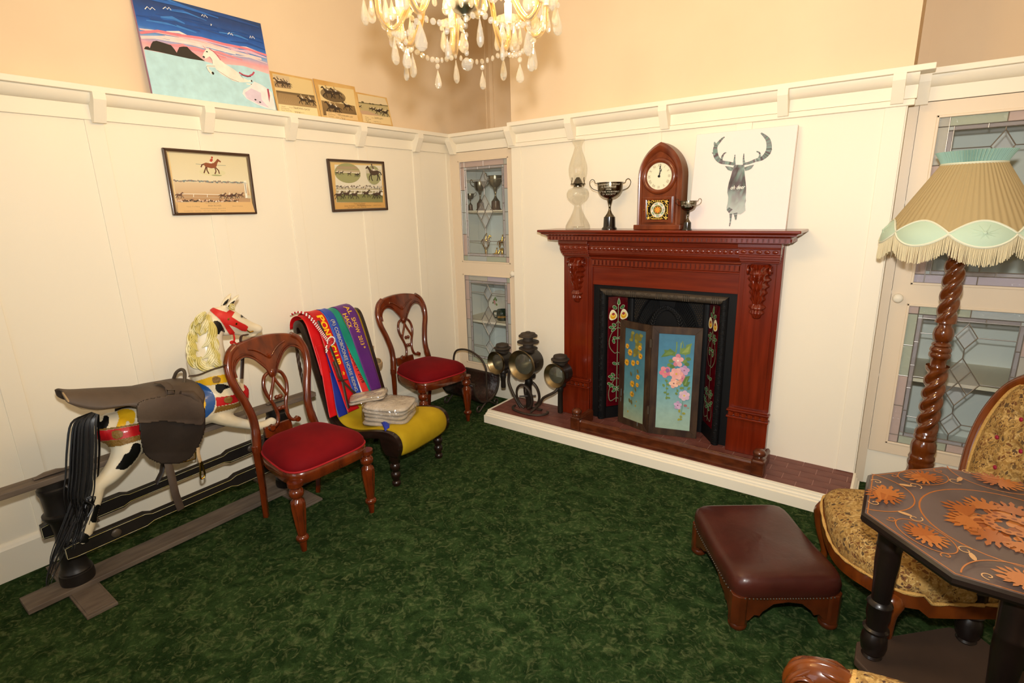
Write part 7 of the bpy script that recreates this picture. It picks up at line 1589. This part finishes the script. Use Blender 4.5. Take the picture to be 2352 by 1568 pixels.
for k in range(130):
    x, y = rr(k/130, SLx*1.012, SLy*1.012); nl.ball((x, y, 0.153), 0.0035, 6, 4)
obj('nail_heads', nl, 'black_iron2', fsT, smooth=60, kind='stuff')
def apron(l):
    """ogee-arched apron, half length l"""
    pts = [(-l, 0.155), (-l, 0.05)]
    arch = [(-l+0.035, 0.045), (-l+0.055, 0.070), (-l+0.075, 0.066), (-l+0.085, 0.085), (-l*0.45, 0.095), (-l*0.3, 0.118), (0, 0.126)]
    return pts+arch+[(-x, z) for x, z in arch[-2::-1]]+[(l, 0.05), (l, 0.155)]
for s in (-1, 1):
    obj('apron', MB().prism(apron(SLx-0.03), s*(SLy-0.030), s*(SLy-0.008), 'y'), 'stool_wood', fsT, smooth=None, bevel=0.003, fixn=True)
    obj('apron', MB().prism(apron(SLy-0.03), s*(SLx-0.030), s*(SLx-0.008), 'x'), 'stool_wood', fsT, smooth=None, bevel=0.003, fixn=True)
    for t in (-1, 1):
        oc = [(0.036*math.cos(PI/8+k*PI/4), 0.036*math.sin(PI/8+k*PI/4)) for k in range(8)]
        lg = obj('leg', MB().prism(oc, 0.028, 0.156), 'stool_wood', fsT, smooth=None, bevel=0.003, M=T((s*(SLx-0.034), t*(SLy-0.034), 0)))
        obj('bun_foot', MB().lathe([(0.0, 0), (0.026, 0.0), (0.034, 0.010), (0.035, 0.020), (0.028, 0.030)], 20), 'stool_wood', lg, smooth=50)

# ================================================================ octagonal marquetry table
TZ = 0.70; TCX, TCY, TR_ = 3.484, -1.446, 0.372
tb = thing('marquetry_table', 'octagonal table with orange leaf marquetry top and turned dark legs', 'table', (TCX, TCY, 0))
mat('table_top', '4c3e3a', 0.36, col2='665651', scale=3, detail=5, coat=0.25); mat('ebony', '120c0a', 0.35, col2='1c120e', scale=6, coat=0.2); mat('shelf_dusty', '3f3026', 0.55, col2='4c3a2e', scale=5)
oct_ = [(TR_*math.cos(PI/8+k*PI/4), TR_*math.sin(PI/8+k*PI/4)) for k in range(8)]
def sc8(k): return [(x*k, y*k) for x, y in oct_]
vs = []
for k, z in ((0.93, TZ-0.034), (0.985, TZ-0.028), (1.0, TZ-0.018), (0.995, TZ-0.006), (0.975, TZ)): vs += [(x, y, z) for x, y in sc8(k)]
tp = obj('top', MB().add(vs, [tuple(range(8))[::-1]]+[(j*8+i, j*8+(i+1) % 8, (j+1)*8+(i+1) % 8, (j+1)*8+i) for j in range(4) for i in range(8)]), 'ebony', tb, smooth=30)
obj('veneer', MB().prism(sc8(0.974), TZ-0.001, TZ+0.0006), 'table_top', tp, smooth=None)
a = Art((TCX, TCY, TZ+0.0008), (1, 0, 0), (0, 1, 0), 0.00003)
C = lambda x, y: a.uv(1960+x/4.612, 1060+y/4.612)
OR, OR2, PALE = 'b06a34', 'a05a2a', 'c89a68'
k0 = [(x*0.955, y*0.955) for x, y in oct_]; a.stroke(k0+[k0[0]], 0.0032, OR)
def ring(c, rx, ry, col, wd_=0.0035, rot=0.0, a0=0, a1=2*PI): a.stroke([(c[0]+rx*math.cos(t)*math.cos(rot)-ry*math.sin(t)*math.sin(rot), c[1]+rx*math.cos(t)*math.sin(rot)+ry*math.sin(t)*math.cos(rot)) for t in np.linspace(a0, a1, 44)], wd_, col)
def acanthus(c, s, rot, col):
    """spray of jagged leaves"""
    for k in range(-4, 5):
        an = rot+k*0.34; l = s*(1.0-0.08*abs(k)); p = lambda u, v, an=an: (c[0]+u*math.cos(an)-v*math.sin(an), c[1]+u*math.sin(an)+v*math.cos(an))
        a.poly([p(0, 0), p(l*0.25, -l*0.10), p(l*0.35, -l*0.05), p(l*0.5, -l*0.14), p(l*0.62, -l*0.06), p(l*0.8, -l*0.10), p(l, 0), p(l*0.8, l*0.08), p(l*0.62, l*0.05), p(l*0.5, l*0.13), p(l*0.35, l*0.05), p(l*0.22, l*0.09)], col)
    a.stroke([c, (c[0]-s*0.5*math.cos(rot), c[1]-s*0.5*math.sin(rot))], s*0.08, col)
def curl(c, r, sgn, rot, col, wd_=0.003): a.stroke([(c[0]+r*(1-t/8)*math.cos(rot+sgn*t), c[1]+r*(1-t/8)*math.sin(rot+sgn*t)) for t in np.linspace(0, 6.5, 26)], wd_, col)
# central bouquet
ring((0, 0), 0.205, 0.205, OR, 0.0045); random.seed(8)
for k in range(60):
    an = random.uniform(0, 2*PI); r = 0.115*math.sqrt(random.random()); s = random.uniform(0.014, 0.030); a.ell((r*math.cos(an)*1.1, r*math.sin(an)), s, s*0.6, random.choice([OR, OR2, OR, 'bc7840', '8a4a24']), 9, random.uniform(0, PI))
for k in range(9): acanthus((0.085*math.cos(k*0.7), 0.085*math.sin(k*0.7)), 0.080, k*0.7+random.uniform(-0.3, 0.3), OR if k % 2 else OR2)
for k in range(14):
    an = k*0.45; a.ell((0.05*math.cos(an), 0.045*math.sin(an)), 0.016, 0.014, OR, 10); a.ell((0.05*math.cos(an), 0.045*math.sin(an)), 0.007, 0.006, '7a4020', 8)
# eight surrounding fields: leaf scrolls on the sides, arcs with birds at the points
for k in range(8):
    an = k*PI/4; u = Vector((math.cos(an), math.sin(an))); c = (0.272*u.x, 0.272*u.y)
    if k % 2 == 0:
        # arc-bounded field at the side, with a bird-like motif
        ring((0.345*u.x, 0.345*u.y), 0.128, 0.128, OR, 0.0035, an, PI*0.53, PI*1.47); acanthus((0.29*u.x, 0.29*u.y), 0.075, an+1.3, OR2); acanthus((0.285*u.x, 0.285*u.y), 0.070, an-1.7, OR)
        a.stroke([(0.30*u.x-0.05*u.y, 0.30*u.y+0.05*u.x), (0.31*u.x, 0.31*u.y), (0.30*u.x+0.06*u.y, 0.30*u.y-0.06*u.x)], 0.014, OR, taper=True)
        for s in (-1, 1): curl((0.315*u.x-s*0.075*u.y, 0.315*u.y+s*0.075*u.x), 0.016, s, an, PALE)
    else:
        ring((0.275*u.x, 0.275*u.y), 0.050, 0.080, OR, 0.003, an); acanthus((0.268*u.x, 0.268*u.y), 0.066, an+1.25, OR); acanthus((0.275*u.x, 0.275*u.y), 0.066, an-1.75, OR2)
        for s in (-1, 1):
            curl((0.232*u.x-s*0.075*u.y, 0.232*u.y+s*0.075*u.x), 0.020, s, an+PI, PALE); curl((0.30*u.x-s*0.085*u.y, 0.30*u.y+s*0.085*u.x), 0.014, -s, an, OR); a.ell((0.24*u.x-s*0.10*u.y, 0.24*u.y+s*0.10*u.x), 0.018, 0.007, PALE, 9, an+s)
a.build('marquetry', 'print_gloss', tp)
LGP = [(0.0, 0), (0.026, 0), (0.030, 0.006), (0.026, 0.014), (0.034, 0.03), (0.038, 0.055), (0.036, 0.08), (0.026, 0.098), (0.036, 0.104), (0.038, 0.112), (0.030, 0.118), (0.029, 0.14), (0.034, 0.16), (0.034, 0.20), (0.037, 0.206), (0.034, 0.213), (0.026, 0.22), (0.030, 0.30), (0.034, 0.36), (0.034, 0.41), (0.036, 0.416), (0.034, 0.422), (0.037, 0.50), (0.036, 0.545)]
SZ = 0.12
sq = []
for k in range(4):
    an = k*PI/2+PI
    for d in (-0.14, 0.14): sq.append((0.305*math.cos(an+d), 0.305*math.sin(an+d)))
obj('lower_shelf', MB().prism(sq, SZ-0.028, SZ), 'shelf_dusty', tb, smooth=None, bevel=0.005)
for k in range(4):
    an = k*PI/2+PI; M = T((0.258*math.cos(an), 0.258*math.sin(an), SZ)); obj('leg', MB().lathe(LGP, 24), 'ebony', tb, smooth=45, M=M)
    obj('foot', MB().lathe([(0.0, 0.0), (0.022, 0.0), (0.030, 0.03), (0.022, 0.06), (0.034, 0.075), (0.034, SZ-0.028)], 20), 'ebony', tb, smooth=45, M=T((0.258*math.cos(an), 0.258*math.sin(an), 0)))
obj('under_frame', MB().box((-0.27, -0.02, TZ-0.06), (0.27, 0.02, TZ-0.032)).box((-0.02, -0.27, TZ-0.06), (0.02, 0.27, TZ-0.032)), 'ebony', tb, smooth=None)

# ================================================================ tapestry-covered chairs
def tapestry():
    m = bpy.data.materials.new('tapestry'); m.use_nodes = True; nt = m.node_tree; N = nt.nodes; L = nt.links; bs = N['Principled BSDF']; bs.inputs['Roughness'].default_value = 0.9; bs.inputs['Specular IOR Level'].default_value = 0.15
    tc = N.new('ShaderNodeTexCoord'); wn = N.new('ShaderNodeTexNoise'); wn.inputs['Scale'].default_value = 45; L.new(tc.outputs['Object'], wn.inputs['Vector'])
    wv = N.new('ShaderNodeVectorMath'); wv.operation = 'MULTIPLY_ADD'; L.new(wn.outputs['Color'], wv.inputs[0]); wv.inputs[1].default_value = (0.022, 0.022, 0.022); L.new(tc.outputs['Object'], wv.inputs[2])
    def vor(sc, feat='F1'):
        v = N.new('ShaderNodeTexVoronoi'); v.inputs['Scale'].default_value = sc; v.feature = feat; L.new(wv.outputs[0], v.inputs['Vector']); return v
    def noi(sc, d=4, di=0.0):
        n = N.new('ShaderNodeTexNoise'); n.inputs['Scale'].default_value = sc; n.inputs['Detail'].default_value = d; n.inputs['Distortion'].default_value = di; L.new(tc.outputs['Object'], n.inputs['Vector']); return n
    def ramp(o, *st):
        r = N.new('ShaderNodeValToRGB'); e = r.color_ramp.elements
        while len(e) < len(st): e.new(0.5)
        for q, (p, c) in zip(e, st): q.position = p; q.color = (*rgb(c), 1)
        L.new(o, r.inputs[0]); return r.outputs[0]
    def mix(f, a_, b_):
        x = N.new('ShaderNodeMix'); x.data_type = 'RGBA'; L.new(f, x.inputs[0]); L.new(a_, x.inputs[6]); L.new(b_, x.inputs[7]); return x.outputs[2]
    base = ramp(noi(30, 6, 2.5).outputs['Fac'], (0.34, '8a6a38'), (0.50, 'ab8a50'), (0.66, 'c4a66e'))
    cell = ramp(vor(60).outputs['Color'], (0.20, '6f4a2c'), (0.45, '94703c'), (0.60, 'b08c52'), (0.80, '574430'))
    f1 = ramp(vor(60, 'DISTANCE_TO_EDGE').outputs['Distance'], (0.06, '000000'), (0.14, 'ffffff')); f2 = ramp(noi(9, 3, 1.0).outputs['Fac'], (0.36, '000000'), (0.50, 'ffffff'))
    mm = N.new('ShaderNodeMath'); mm.operation = 'MULTIPLY'; L.new(f1, mm.inputs[0]); L.new(f2, mm.inputs[1])
    x = mix(mm.outputs[0], base, cell)
    dk = ramp(vor(110).outputs['Distance'], (0.26, 'ffffff'), (0.40, '000000')); f3 = ramp(noi(13, 3, 1.0).outputs['Fac'], (0.50, '000000'), (0.58, 'ffffff'))
    m2 = N.new('ShaderNodeMath'); m2.operation = 'MULTIPLY'; L.new(dk, m2.inputs[0]); L.new(f3, m2.inputs[1]); dc = N.new('ShaderNodeRGB'); dc.outputs[0].default_value = (*rgb('4a3226'), 1)
    x = mix(m2.outputs[0], x, dc.outputs[0]); L.new(x, bs.inputs['Base Color'])
    bp = N.new('ShaderNodeBump'); bp.inputs['Strength'].default_value = 0.25; bp.inputs['Distance'].default_value = 0.003; L.new(noi(220, 2).outputs['Fac'], bp.inputs['Height']); L.new(bp.outputs[0], bs.inputs['Normal']); MATS['tapestry'] = m
tapestry()
mat('gimp', 'c49a54', 0.85, bump=0.6, bscale=140); mat('walnut', '74380f', 0.24, col2='5c2a0c', scale=5, stretch=(4, 4, 2), coat=0.45); mat('button_red', '8c1030', 0.6)
def cabriole(sx, sy):
    return MB().tube(spline([(0, 0, 0.30), (0.028*sx, 0.02*sy, 0.25), (0.022*sx, 0.016*sy, 0.16), (0.004*sx, 0.002*sy, 0.07), (0.016*sx, 0.012*sy, 0.018), (0.026*sx, 0.02*sy, 0.012)], 5), [0.030, 0.034, 0.038, 0.040, 0.038, 0.034, 0.030, 0.027, 0.025, 0.023, 0.021, 0.019, 0.017, 0.016, 0.015, 0.015, 0.016, 0.018, 0.020, 0.020, 0.019, 0.017, 0.015, 0.013, 0.010, 0.008], 10)
# ---- lady's chair by the lamp: local +x = front
LCF = on(1875, 1118, 2, 0.37); LCR = on(2040, 1338, 2, 0.37); md_ = (LCF+LCR)/2; ed = (LCR-LCF).normalized(); fwd = Vector((-abs(ed.y), -abs(ed.x), 0)); fwd = Vector((ed.y, -ed.x, 0)); 
if fwd.x > 0: fwd = -fwd
rzc = math.atan2(fwd.y, fwd.x); HWc = (LCR-LCF).length/2+0.012
lc = thing('tapestry_chair', 'button-back lady\'s chair in gold floral tapestry behind the octagonal table', 'chair', tuple(md_-fwd*0.29+Vector((0.0, 0.03, -0.37))), rzc)
def lcs(u, d=0.0):
    a = 2*PI*u; c, s = math.cos(a), math.sin(a); n = 7.0; k = (abs(c)**n+abs(s)**n)**(-1/n); x, y = k*c, k*s
    xx = x*(0.285+d)+(0.030*math.cos(2.2*y) if x > 0 else 0); return (xx, y*(HWc*(0.90+0.10*x)+d))
def rl(u): x, y = lcs(u); return 0.285-(0.030*math.cos(y/HWc*PI) if x > 0.15 else 0)
SP_ = [(1.0, 0.0), (1.02, 0.03), (1.015, 0.065), (0.97, 0.088), (0.86, 0.105), (0.6, 0.118), (0.3, 0.124), (0.001, 0.126)]
obj('seat', MB().grid(lambda u, v: (lambda q, h: (q[0]*h[0], q[1]*h[0], rl(u)*(1 if h[0] > 0.9 else 1)*0+0.275+h[1]+(0.0 if v > 0.15 else rl(u)-0.285)))(lcs(u), SP_[int(round(v*7))]), 72, 8, True), 'tapestry', lc, smooth=80)
obj('seat_rail', MB().grid(lambda u, v: (*lcs(u, [0.004, 0.012, 0.012, -0.02][int(round(v*3))]), rl(u)+[0.004, 0.0, -0.050, -0.052][int(round(v*3))]), 72, 4, True), 'walnut', lc, smooth=50)
obj('gimp', MB().tube([(*lcs(i/90, 0.012), rl(i/90)+0.006) for i in range(90)], [0.006+0.002*math.sin(i*2.1) for i in range(90)], 6, closed=True), 'gimp', lc, smooth=60)
for sy in (-1, 1):
    obj('leg', cabriole(1, sy), 'walnut', lc, smooth=60, M=T((0.235, sy*(HWc-0.05), -0.012)))
    obj('leg', MB().tube([(0, 0, 0.27), (-0.02, 0, 0.14), (-0.07, sy*0.01, 0.0)], [0.024, 0.020, 0.016], 8), 'walnut', lc, smooth=60, M=T((-0.24, sy*(HWc-0.09), 0)))
# spoon back with buttoned tapestry
BKO = spline([(-0.185, 0.30), (-0.225, 0.45), (-0.262, 0.60), (-0.265, 0.74), (-0.222, 0.87), (-0.120, 0.945), (0, 0.965), (0.120, 0.945), (0.222, 0.87), (0.265, 0.74), (0.262, 0.60), (0.225, 0.45), (0.185, 0.30)], 5)
def bkx(z): return -0.215-0.16*((z-0.30)/0.62)
BW = HWc/0.285*1.05
obj('back_frame', MB().tube([(bkx(z), y*BW, z) for y, z in BKO], 0.026, 10, flat=1.1), 'walnut', lc, smooth=60)
BTN = [(y, z) for j, z in enumerate((0.78, 0.68, 0.58, 0.48)) for y in ((-0.16, -0.055, 0.055, 0.16) if j % 2 else (-0.11, 0.0, 0.11))]
def bkp(u, v):
    i = u*(len(BKO)//2); i0 = min(int(i), len(BKO)//2-1); yl_, z = lerp(BKO[i0], BKO[i0+1], i-i0); y = (-abs(yl_)+2*abs(yl_)*v)*0.93
    e = max(0, 1-abs(2*v-1)**6); d = 0.050*e*min(1, max(0.0, (0.966-z)*9+0.02))
    for by, bz in BTN:
        q = (y-by)**2+(z-bz)**2; d -= 0.030*math.exp(-q/0.0007)
    return (bkx(z)+0.004+max(0.0, d), y*BW, z)
obj('back_pad', MB().grid(bkp, 60, 50), 'tapestry', lc, smooth=80)
obj('back_gimp', MB().tube([(bkx(z)+0.014, y*BW*0.915, z-0.022*(1 if abs(y) < 0.2 and z > 0.8 else 0)) for y, z in BKO], 0.007, 6), 'gimp', lc, smooth=60)
obj('back_cover', MB().grid(lambda u, v: (lambda p: (bkx(p[2])-0.012, p[1], p[2]))(bkp(u, v)), 30, 10), 'tapestry', lc, smooth=80)
for by, bz in BTN: obj('button', MB().ball((bkx(bz)+0.028, by*BW, bz), 0.009, 10, 6, (0.6, 1, 1)), 'button_red', lc, smooth=60)

# ---- armchair at the bottom edge of the picture: local +x = front
A0 = on(1872, 1540, 2, 0.60)
ac = thing('tapestry_armchair', 'armchair with carved scroll arm in gold floral tapestry at the bottom edge', 'armchair', (A0.x+0.36, A0.y-0.30, 0), PI+0.06)
AW = 0.30
def rs(u, sx, sy, n=5): a_ = 2*PI*u; c, s = math.cos(a_), math.sin(a_); k = (abs(c)**n+abs(s)**n)**(-1/n); return (sx*k*c, sy*k*s)
obj('seat', MB().grid(lambda u, v: (lambda q, h: (q[0]*h[0]-0.02, q[1]*h[0], h[1]))(rs(u, 0.30, AW-0.01), [(1, 0.30), (1.02, 0.35), (1.0, 0.385), (0.9, 0.405), (0.6, 0.42), (0.001, 0.43)][int(round(v*5))]), 56, 6, True), 'tapestry', ac, smooth=80)
obj('seat_rail', MB().grid(lambda u, v: (lambda q: (q[0]-0.02, q[1], [0.23, 0.235, 0.30, 0.305][int(round(v*3))]))(rs(u, 0.31, AW)), 56, 4, True), 'walnut', ac, smooth=45)
obj('back', MB().grid(lambda u, v: (lambda q, h: (-0.30-0.10*(q[1]/0.5)+h[0], q[0], 0.60+q[1]*1.0+0.0*h[0]))(tuple(w_*([1, 1.0, 0.94, 0.6, 0.001][int(round(v*4))]) for w_ in rs(u, AW, 0.31, 3)), [(-0.05,), (0.02,), (0.045,), (0.06,), (0.065,)][int(round(v*4))]), 56, 5, True), 'tapestry', ac, smooth=80)
obj('back_frame', MB().tube([(lambda q: (-0.315-0.10*(q[1]/0.5), q[0], 0.60+q[1]))(rs(i/60, AW+0.015, 0.325, 3)) for i in range(60)], 0.024, 8, closed=True), 'walnut', ac, smooth=60)
for sy in (-1, 1):
    y = sy*(AW+0.005)
    obj('arm_pad', MB().tube(spline([(-0.34, y, 0.60), (-0.20, y, 0.625), (0.05, y, 0.625), (0.22, y, 0.612), (0.285, y, 0.595)], 5), [0.030]+[0.044]*19+[0.034], 14, flat=0.85), 'tapestry', ac, smooth=70)
    obj('arm_gimp', MB().tube([(0.272+0.004*math.cos(t), y+0.041*math.cos(t), 0.598+0.037*math.sin(t)) for t in np.linspace(0, 2*PI, 24, endpoint=False)], 0.006, 6, closed=True), 'gimp', ac, smooth=60)
    sc_ = obj('arm_scroll', MB().tube(spline([(0.27, y, 0.600), (0.31, y, 0.605), (0.345, y, 0.595), (0.362, y, 0.560), (0.350, y, 0.51), (0.315, y, 0.45), (0.285, y, 0.38), (0.275, y, 0.30), (0.27, y, 0.24)], 5), [0.030, 0.030, 0.031, 0.032, 0.033, 0.034, 0.035, 0.036, 0.036, 0.036, 0.036, 0.035, 0.034, 0.033, 0.032]+[0.030]*26, 12, flat=1.15), 'walnut', ac, smooth=70)
    for k, y1 in enumerate((-0.020, 0.0, 0.020)):
        P_ = spline([(0.285, 0.632), (0.315, 0.638), (0.350, 0.630), (0.384, 0.600), (0.394, 0.560), (0.382, 0.515)], 5)
        obj('carved_leaf', MB().tube([(x-0.004*abs(k-1), y+y1*(0.5+0.5*math.sin(PI*i/len(P_)))+0.006*math.sin(i*0.5)*(k-1), z-0.006*abs(k-1)) for i, (x, z) in enumerate(P_)], [0.0105*(0.35+0.65*math.sin(PI*(i+1)/(len(P_)+1))) for i in range(len(P_))], 8), 'walnut', sc_, smooth=60)
    obj('carved_volute', MB().tube([(0.352+0.030*math.cos(t)*(1-t/11), y+0.036-0.001*t, 0.588+0.030*math.sin(t)*(1-t/11)) for t in np.linspace(0, 9, 34)], 0.005, 6), 'walnut', sc_, smooth=60)
    obj('leg', cabriole(1, sy), 'walnut', ac, smooth=60, M=T((0.25, sy*(AW-0.04), -0.012)))
    obj('leg', MB().tube([(0, 0, 0.27), (-0.02, 0, 0.14), (-0.07, 0, 0.0)], [0.024, 0.020, 0.016], 8), 'walnut', ac, smooth=60, M=T((-0.26, sy*(AW-0.05), 0)))
# ================================================================ crystal chandelier
CHP = on(1073, 148, 1, -1.98); ZB = CHP.z
ch = thing('chandelier', 'crystal chandelier with gilt glass arms, lit candle bulbs and hanging drops', 'chandelier', (CHP.x, CHP.y, ZB))
glassy('crystal', (0.84, 0.83, 0.79), gloss=0.5, rough=0.02, body=0.13, bodycol=(1.0, 0.96, 0.86))
glassy('arm_glass', (0.85, 0.76, 0.55), gloss=0.4, rough=0.03, body=0.16, bodycol=(1.0, 0.82, 0.45))
mat('gilt', 'c8963a', 0.2, metal=1.0); mat('chrome', 'd0c8b0', 0.28, metal=1.0); mat('candle_white', 'f4efe2', 0.4)
emis('bulb_glow', (1.0, 0.65, 0.26), 285.0)
def drop_mesh(l, w_, n=10):
    pr = [(0, 0), (0.0012, -0.002), (w_*0.28, -l*0.18), (w_*0.72, -l*0.45), (w_*1.0, -l*0.72), (w_*0.86, -l*0.88), (w_*0.40, -l*0.98), (0, -l)]
    me = MB().lathe(pr, n, Matrix.Diagonal((1, 0.55, 1, 1)), cap=False).mesh('crystal_drop'); me.materials.append(MATS['crystal']); return me
DM = [drop_mesh(0.074, 0.0175), drop_mesh(0.058, 0.0135), drop_mesh(0.040, 0.010)]
BM = MB().ball((0, 0, 0), 0.0085, 8, 6, (1, 0.6, 1)).mesh('crystal_bead'); BM.materials.append(MATS['crystal'])
def put(me, name, p, rz=0.0, par=None):
    o = bpy.data.objects.new(name, me); link(o, par or ch, T(p) @ Matrix.Rotation(rz, 4, 'Z')); return o
# central column
obj('chrome_bowl', MB().lathe([(0.0, 0.128), (0.014, 0.128), (0.016, 0.134), (0.034, 0.142), (0.043, 0.160), (0.045, 0.178), (0.040, 0.186)], 28, cap=False), 'chrome', ch, smooth=50)
obj('gilt_rim', MB().lathe([(0.040, 0.184), (0.052, 0.188), (0.054, 0.198), (0.048, 0.206), (0.02, 0.21)], 28), 'gilt', ch, smooth=40)
obj('finial', MB().lathe([(0.0, 0.112), (0.005, 0.112), (0.006, 0.122), (0.010, 0.128)], 14), 'chrome', ch, smooth=40)
obj('glass_column', MB().lathe([(0.018, 0.20), (0.026, 0.23), (0.020, 0.26), (0.045, 0.29), (0.055, 0.33), (0.040, 0.37), (0.018, 0.40), (0.030, 0.44), (0.032, 0.50), (0.016, 0.54), (0.024, 0.58), (0.010, 0.62)], 24, flute=lambda a, r, z: 1+0.06*math.cos(8*a)), 'arm_glass', ch, smooth=50)
obj('crown_dish', MB().lathe([(0.01, 0.615), (0.06, 0.625), (0.085, 0.645), (0.08, 0.645), (0.055, 0.63), (0.01, 0.622)], 28, cap=False), 'arm_glass', ch, smooth=50)
obj('chain', MB().tube([(0, 0, 0.60), (0, 0, ZC-ZB-0.04)], 0.005, 6), 'gilt', ch)
obj('ceiling_rose', MB().lathe([(0.055, ZC-ZB-0.003), (0.05, ZC-ZB-0.02), (0.02, ZC-ZB-0.045), (0.0, ZC-ZB-0.05)], 24), 'gilt', ch, smooth=50)
for k in range(4): put(BM, 'crystal_bead', (0, 0, 0.103-0.024*k))
cb = MB().ball((0, 0, 0), 0.0175, 14, 10); obj('crystal_ball', cb, 'crystal', ch, smooth=None)
NA = 8; random.seed(6); lows = []
for k in range(NA):
    an = 2*PI*(k+0.12)/NA; inner = False
    R_ = 0.243 if not inner else 0.160; dz = 0.0 if not inner else -0.012; tip = 0.170+dz if not inner else 0.115
    c, s = math.cos(an), math.sin(an)
    P_ = spline([(0.04, 0.20), (0.10, 0.235), (R_*0.60, 0.205), (R_*0.70, 0.135+dz), (R_*0.86, 0.085+dz), (R_*1.0, 0.115+dz), (R_*1.02, tip)] if not inner else [(0.04, 0.195), (0.075, 0.19), (0.10, 0.13), (0.112, 0.075), (0.135, 0.058), (R_, 0.082), (R_, tip)], 6)
    arm = obj('arm', MB().tube([(r*c, r*s, z) for r, z in P_], 0.0085, 8), 'arm_glass', ch, smooth=70)
    obj('gilt_core', MB().tube([(r*c, r*s, z) for r, z in P_], 0.0045, 6), 'gilt', arm, smooth=70)
    tx, ty = P_[-1][0]*c, P_[-1][0]*s
    MT = T((tx, ty, tip))
    obj('drip_pan', MB().lathe([(0.006, -0.004), (0.020, 0.0), (0.034, 0.008), (0.040, 0.018), (0.038, 0.018), (0.030, 0.009), (0.006, 0.003)], 24, MT, cap=False, flute=lambda a, r, z: 1+0.05*math.cos(10*a)), 'crystal', arm, smooth=50)
    obj('candle', MB().lathe([(0.010, 0.0), (0.012, 0.004), (0.0125, 0.060), (0.008, 0.064)], 16, MT), 'candle_white', arm, smooth=50)
    obj('bulb', MB().lathe([(0.007, 0.064), (0.016, 0.082), (0.018, 0.098), (0.013, 0.118), (0.005, 0.136), (0.0, 0.145)], 14, MT), 'bulb_glow', arm, smooth=60)
    for j in range(6):
        aj = 2*PI*j/6+an; p = (tx+0.038*math.cos(aj), ty+0.038*math.sin(aj), tip+0.012)
        put(BM, 'crystal_bead', (p[0], p[1], p[2]-0.008), aj, arm); put(DM[1] if j % 2 else DM[0], 'crystal_drop', (p[0], p[1], p[2]-0.018), random.uniform(0, PI), arm)
    lo = min(P_, key=lambda q: q[1]); lp = (lo[0]*c, lo[0]*s, lo[1]-0.010); lows.append((an, lp, inner))
    put(BM, 'crystal_bead', lp, an, arm); put(DM[0], 'crystal_drop', (lp[0], lp[1], lp[2]-0.010), random.uniform(0, PI), arm)
    put(DM[2], 'crystal_drop', (0.10*c*1.1, 0.10*s*1.1, 0.215 if not inner else 0.11), random.uniform(0, PI), arm)
for grp in (False,):
    L_ = [q for q in lows if q[2] == grp]
    for i in range(len(L_)):
        a_, b_ = Vector(L_[i][1]), Vector(L_[(i+1) % len(L_)][1])
        for t in range(1, 9 if not grp else 7):
            f = t/(9 if not grp else 7); p = a_.lerp(b_, f); p.z -= (0.022 if not grp else 0.012)*math.sin(PI*f); put(BM, 'crystal_bead', tuple(p), random.uniform(0, PI))
            if t == (4 if not grp else 3): put(BM, 'crystal_bead', (p.x, p.y, p.z-0.018)); put(DM[2] if grp else DM[1], 'crystal_drop', (p.x, p.y, p.z-0.028), random.uniform(0, PI))
for k in range(12):
    an = 2*PI*k/12; put(DM[1], 'crystal_drop', (0.055*math.cos(an), 0.055*math.sin(an), 0.192), an); put(DM[0], 'crystal_drop', (0.083*math.cos(an), 0.083*math.sin(an), 0.640), an)
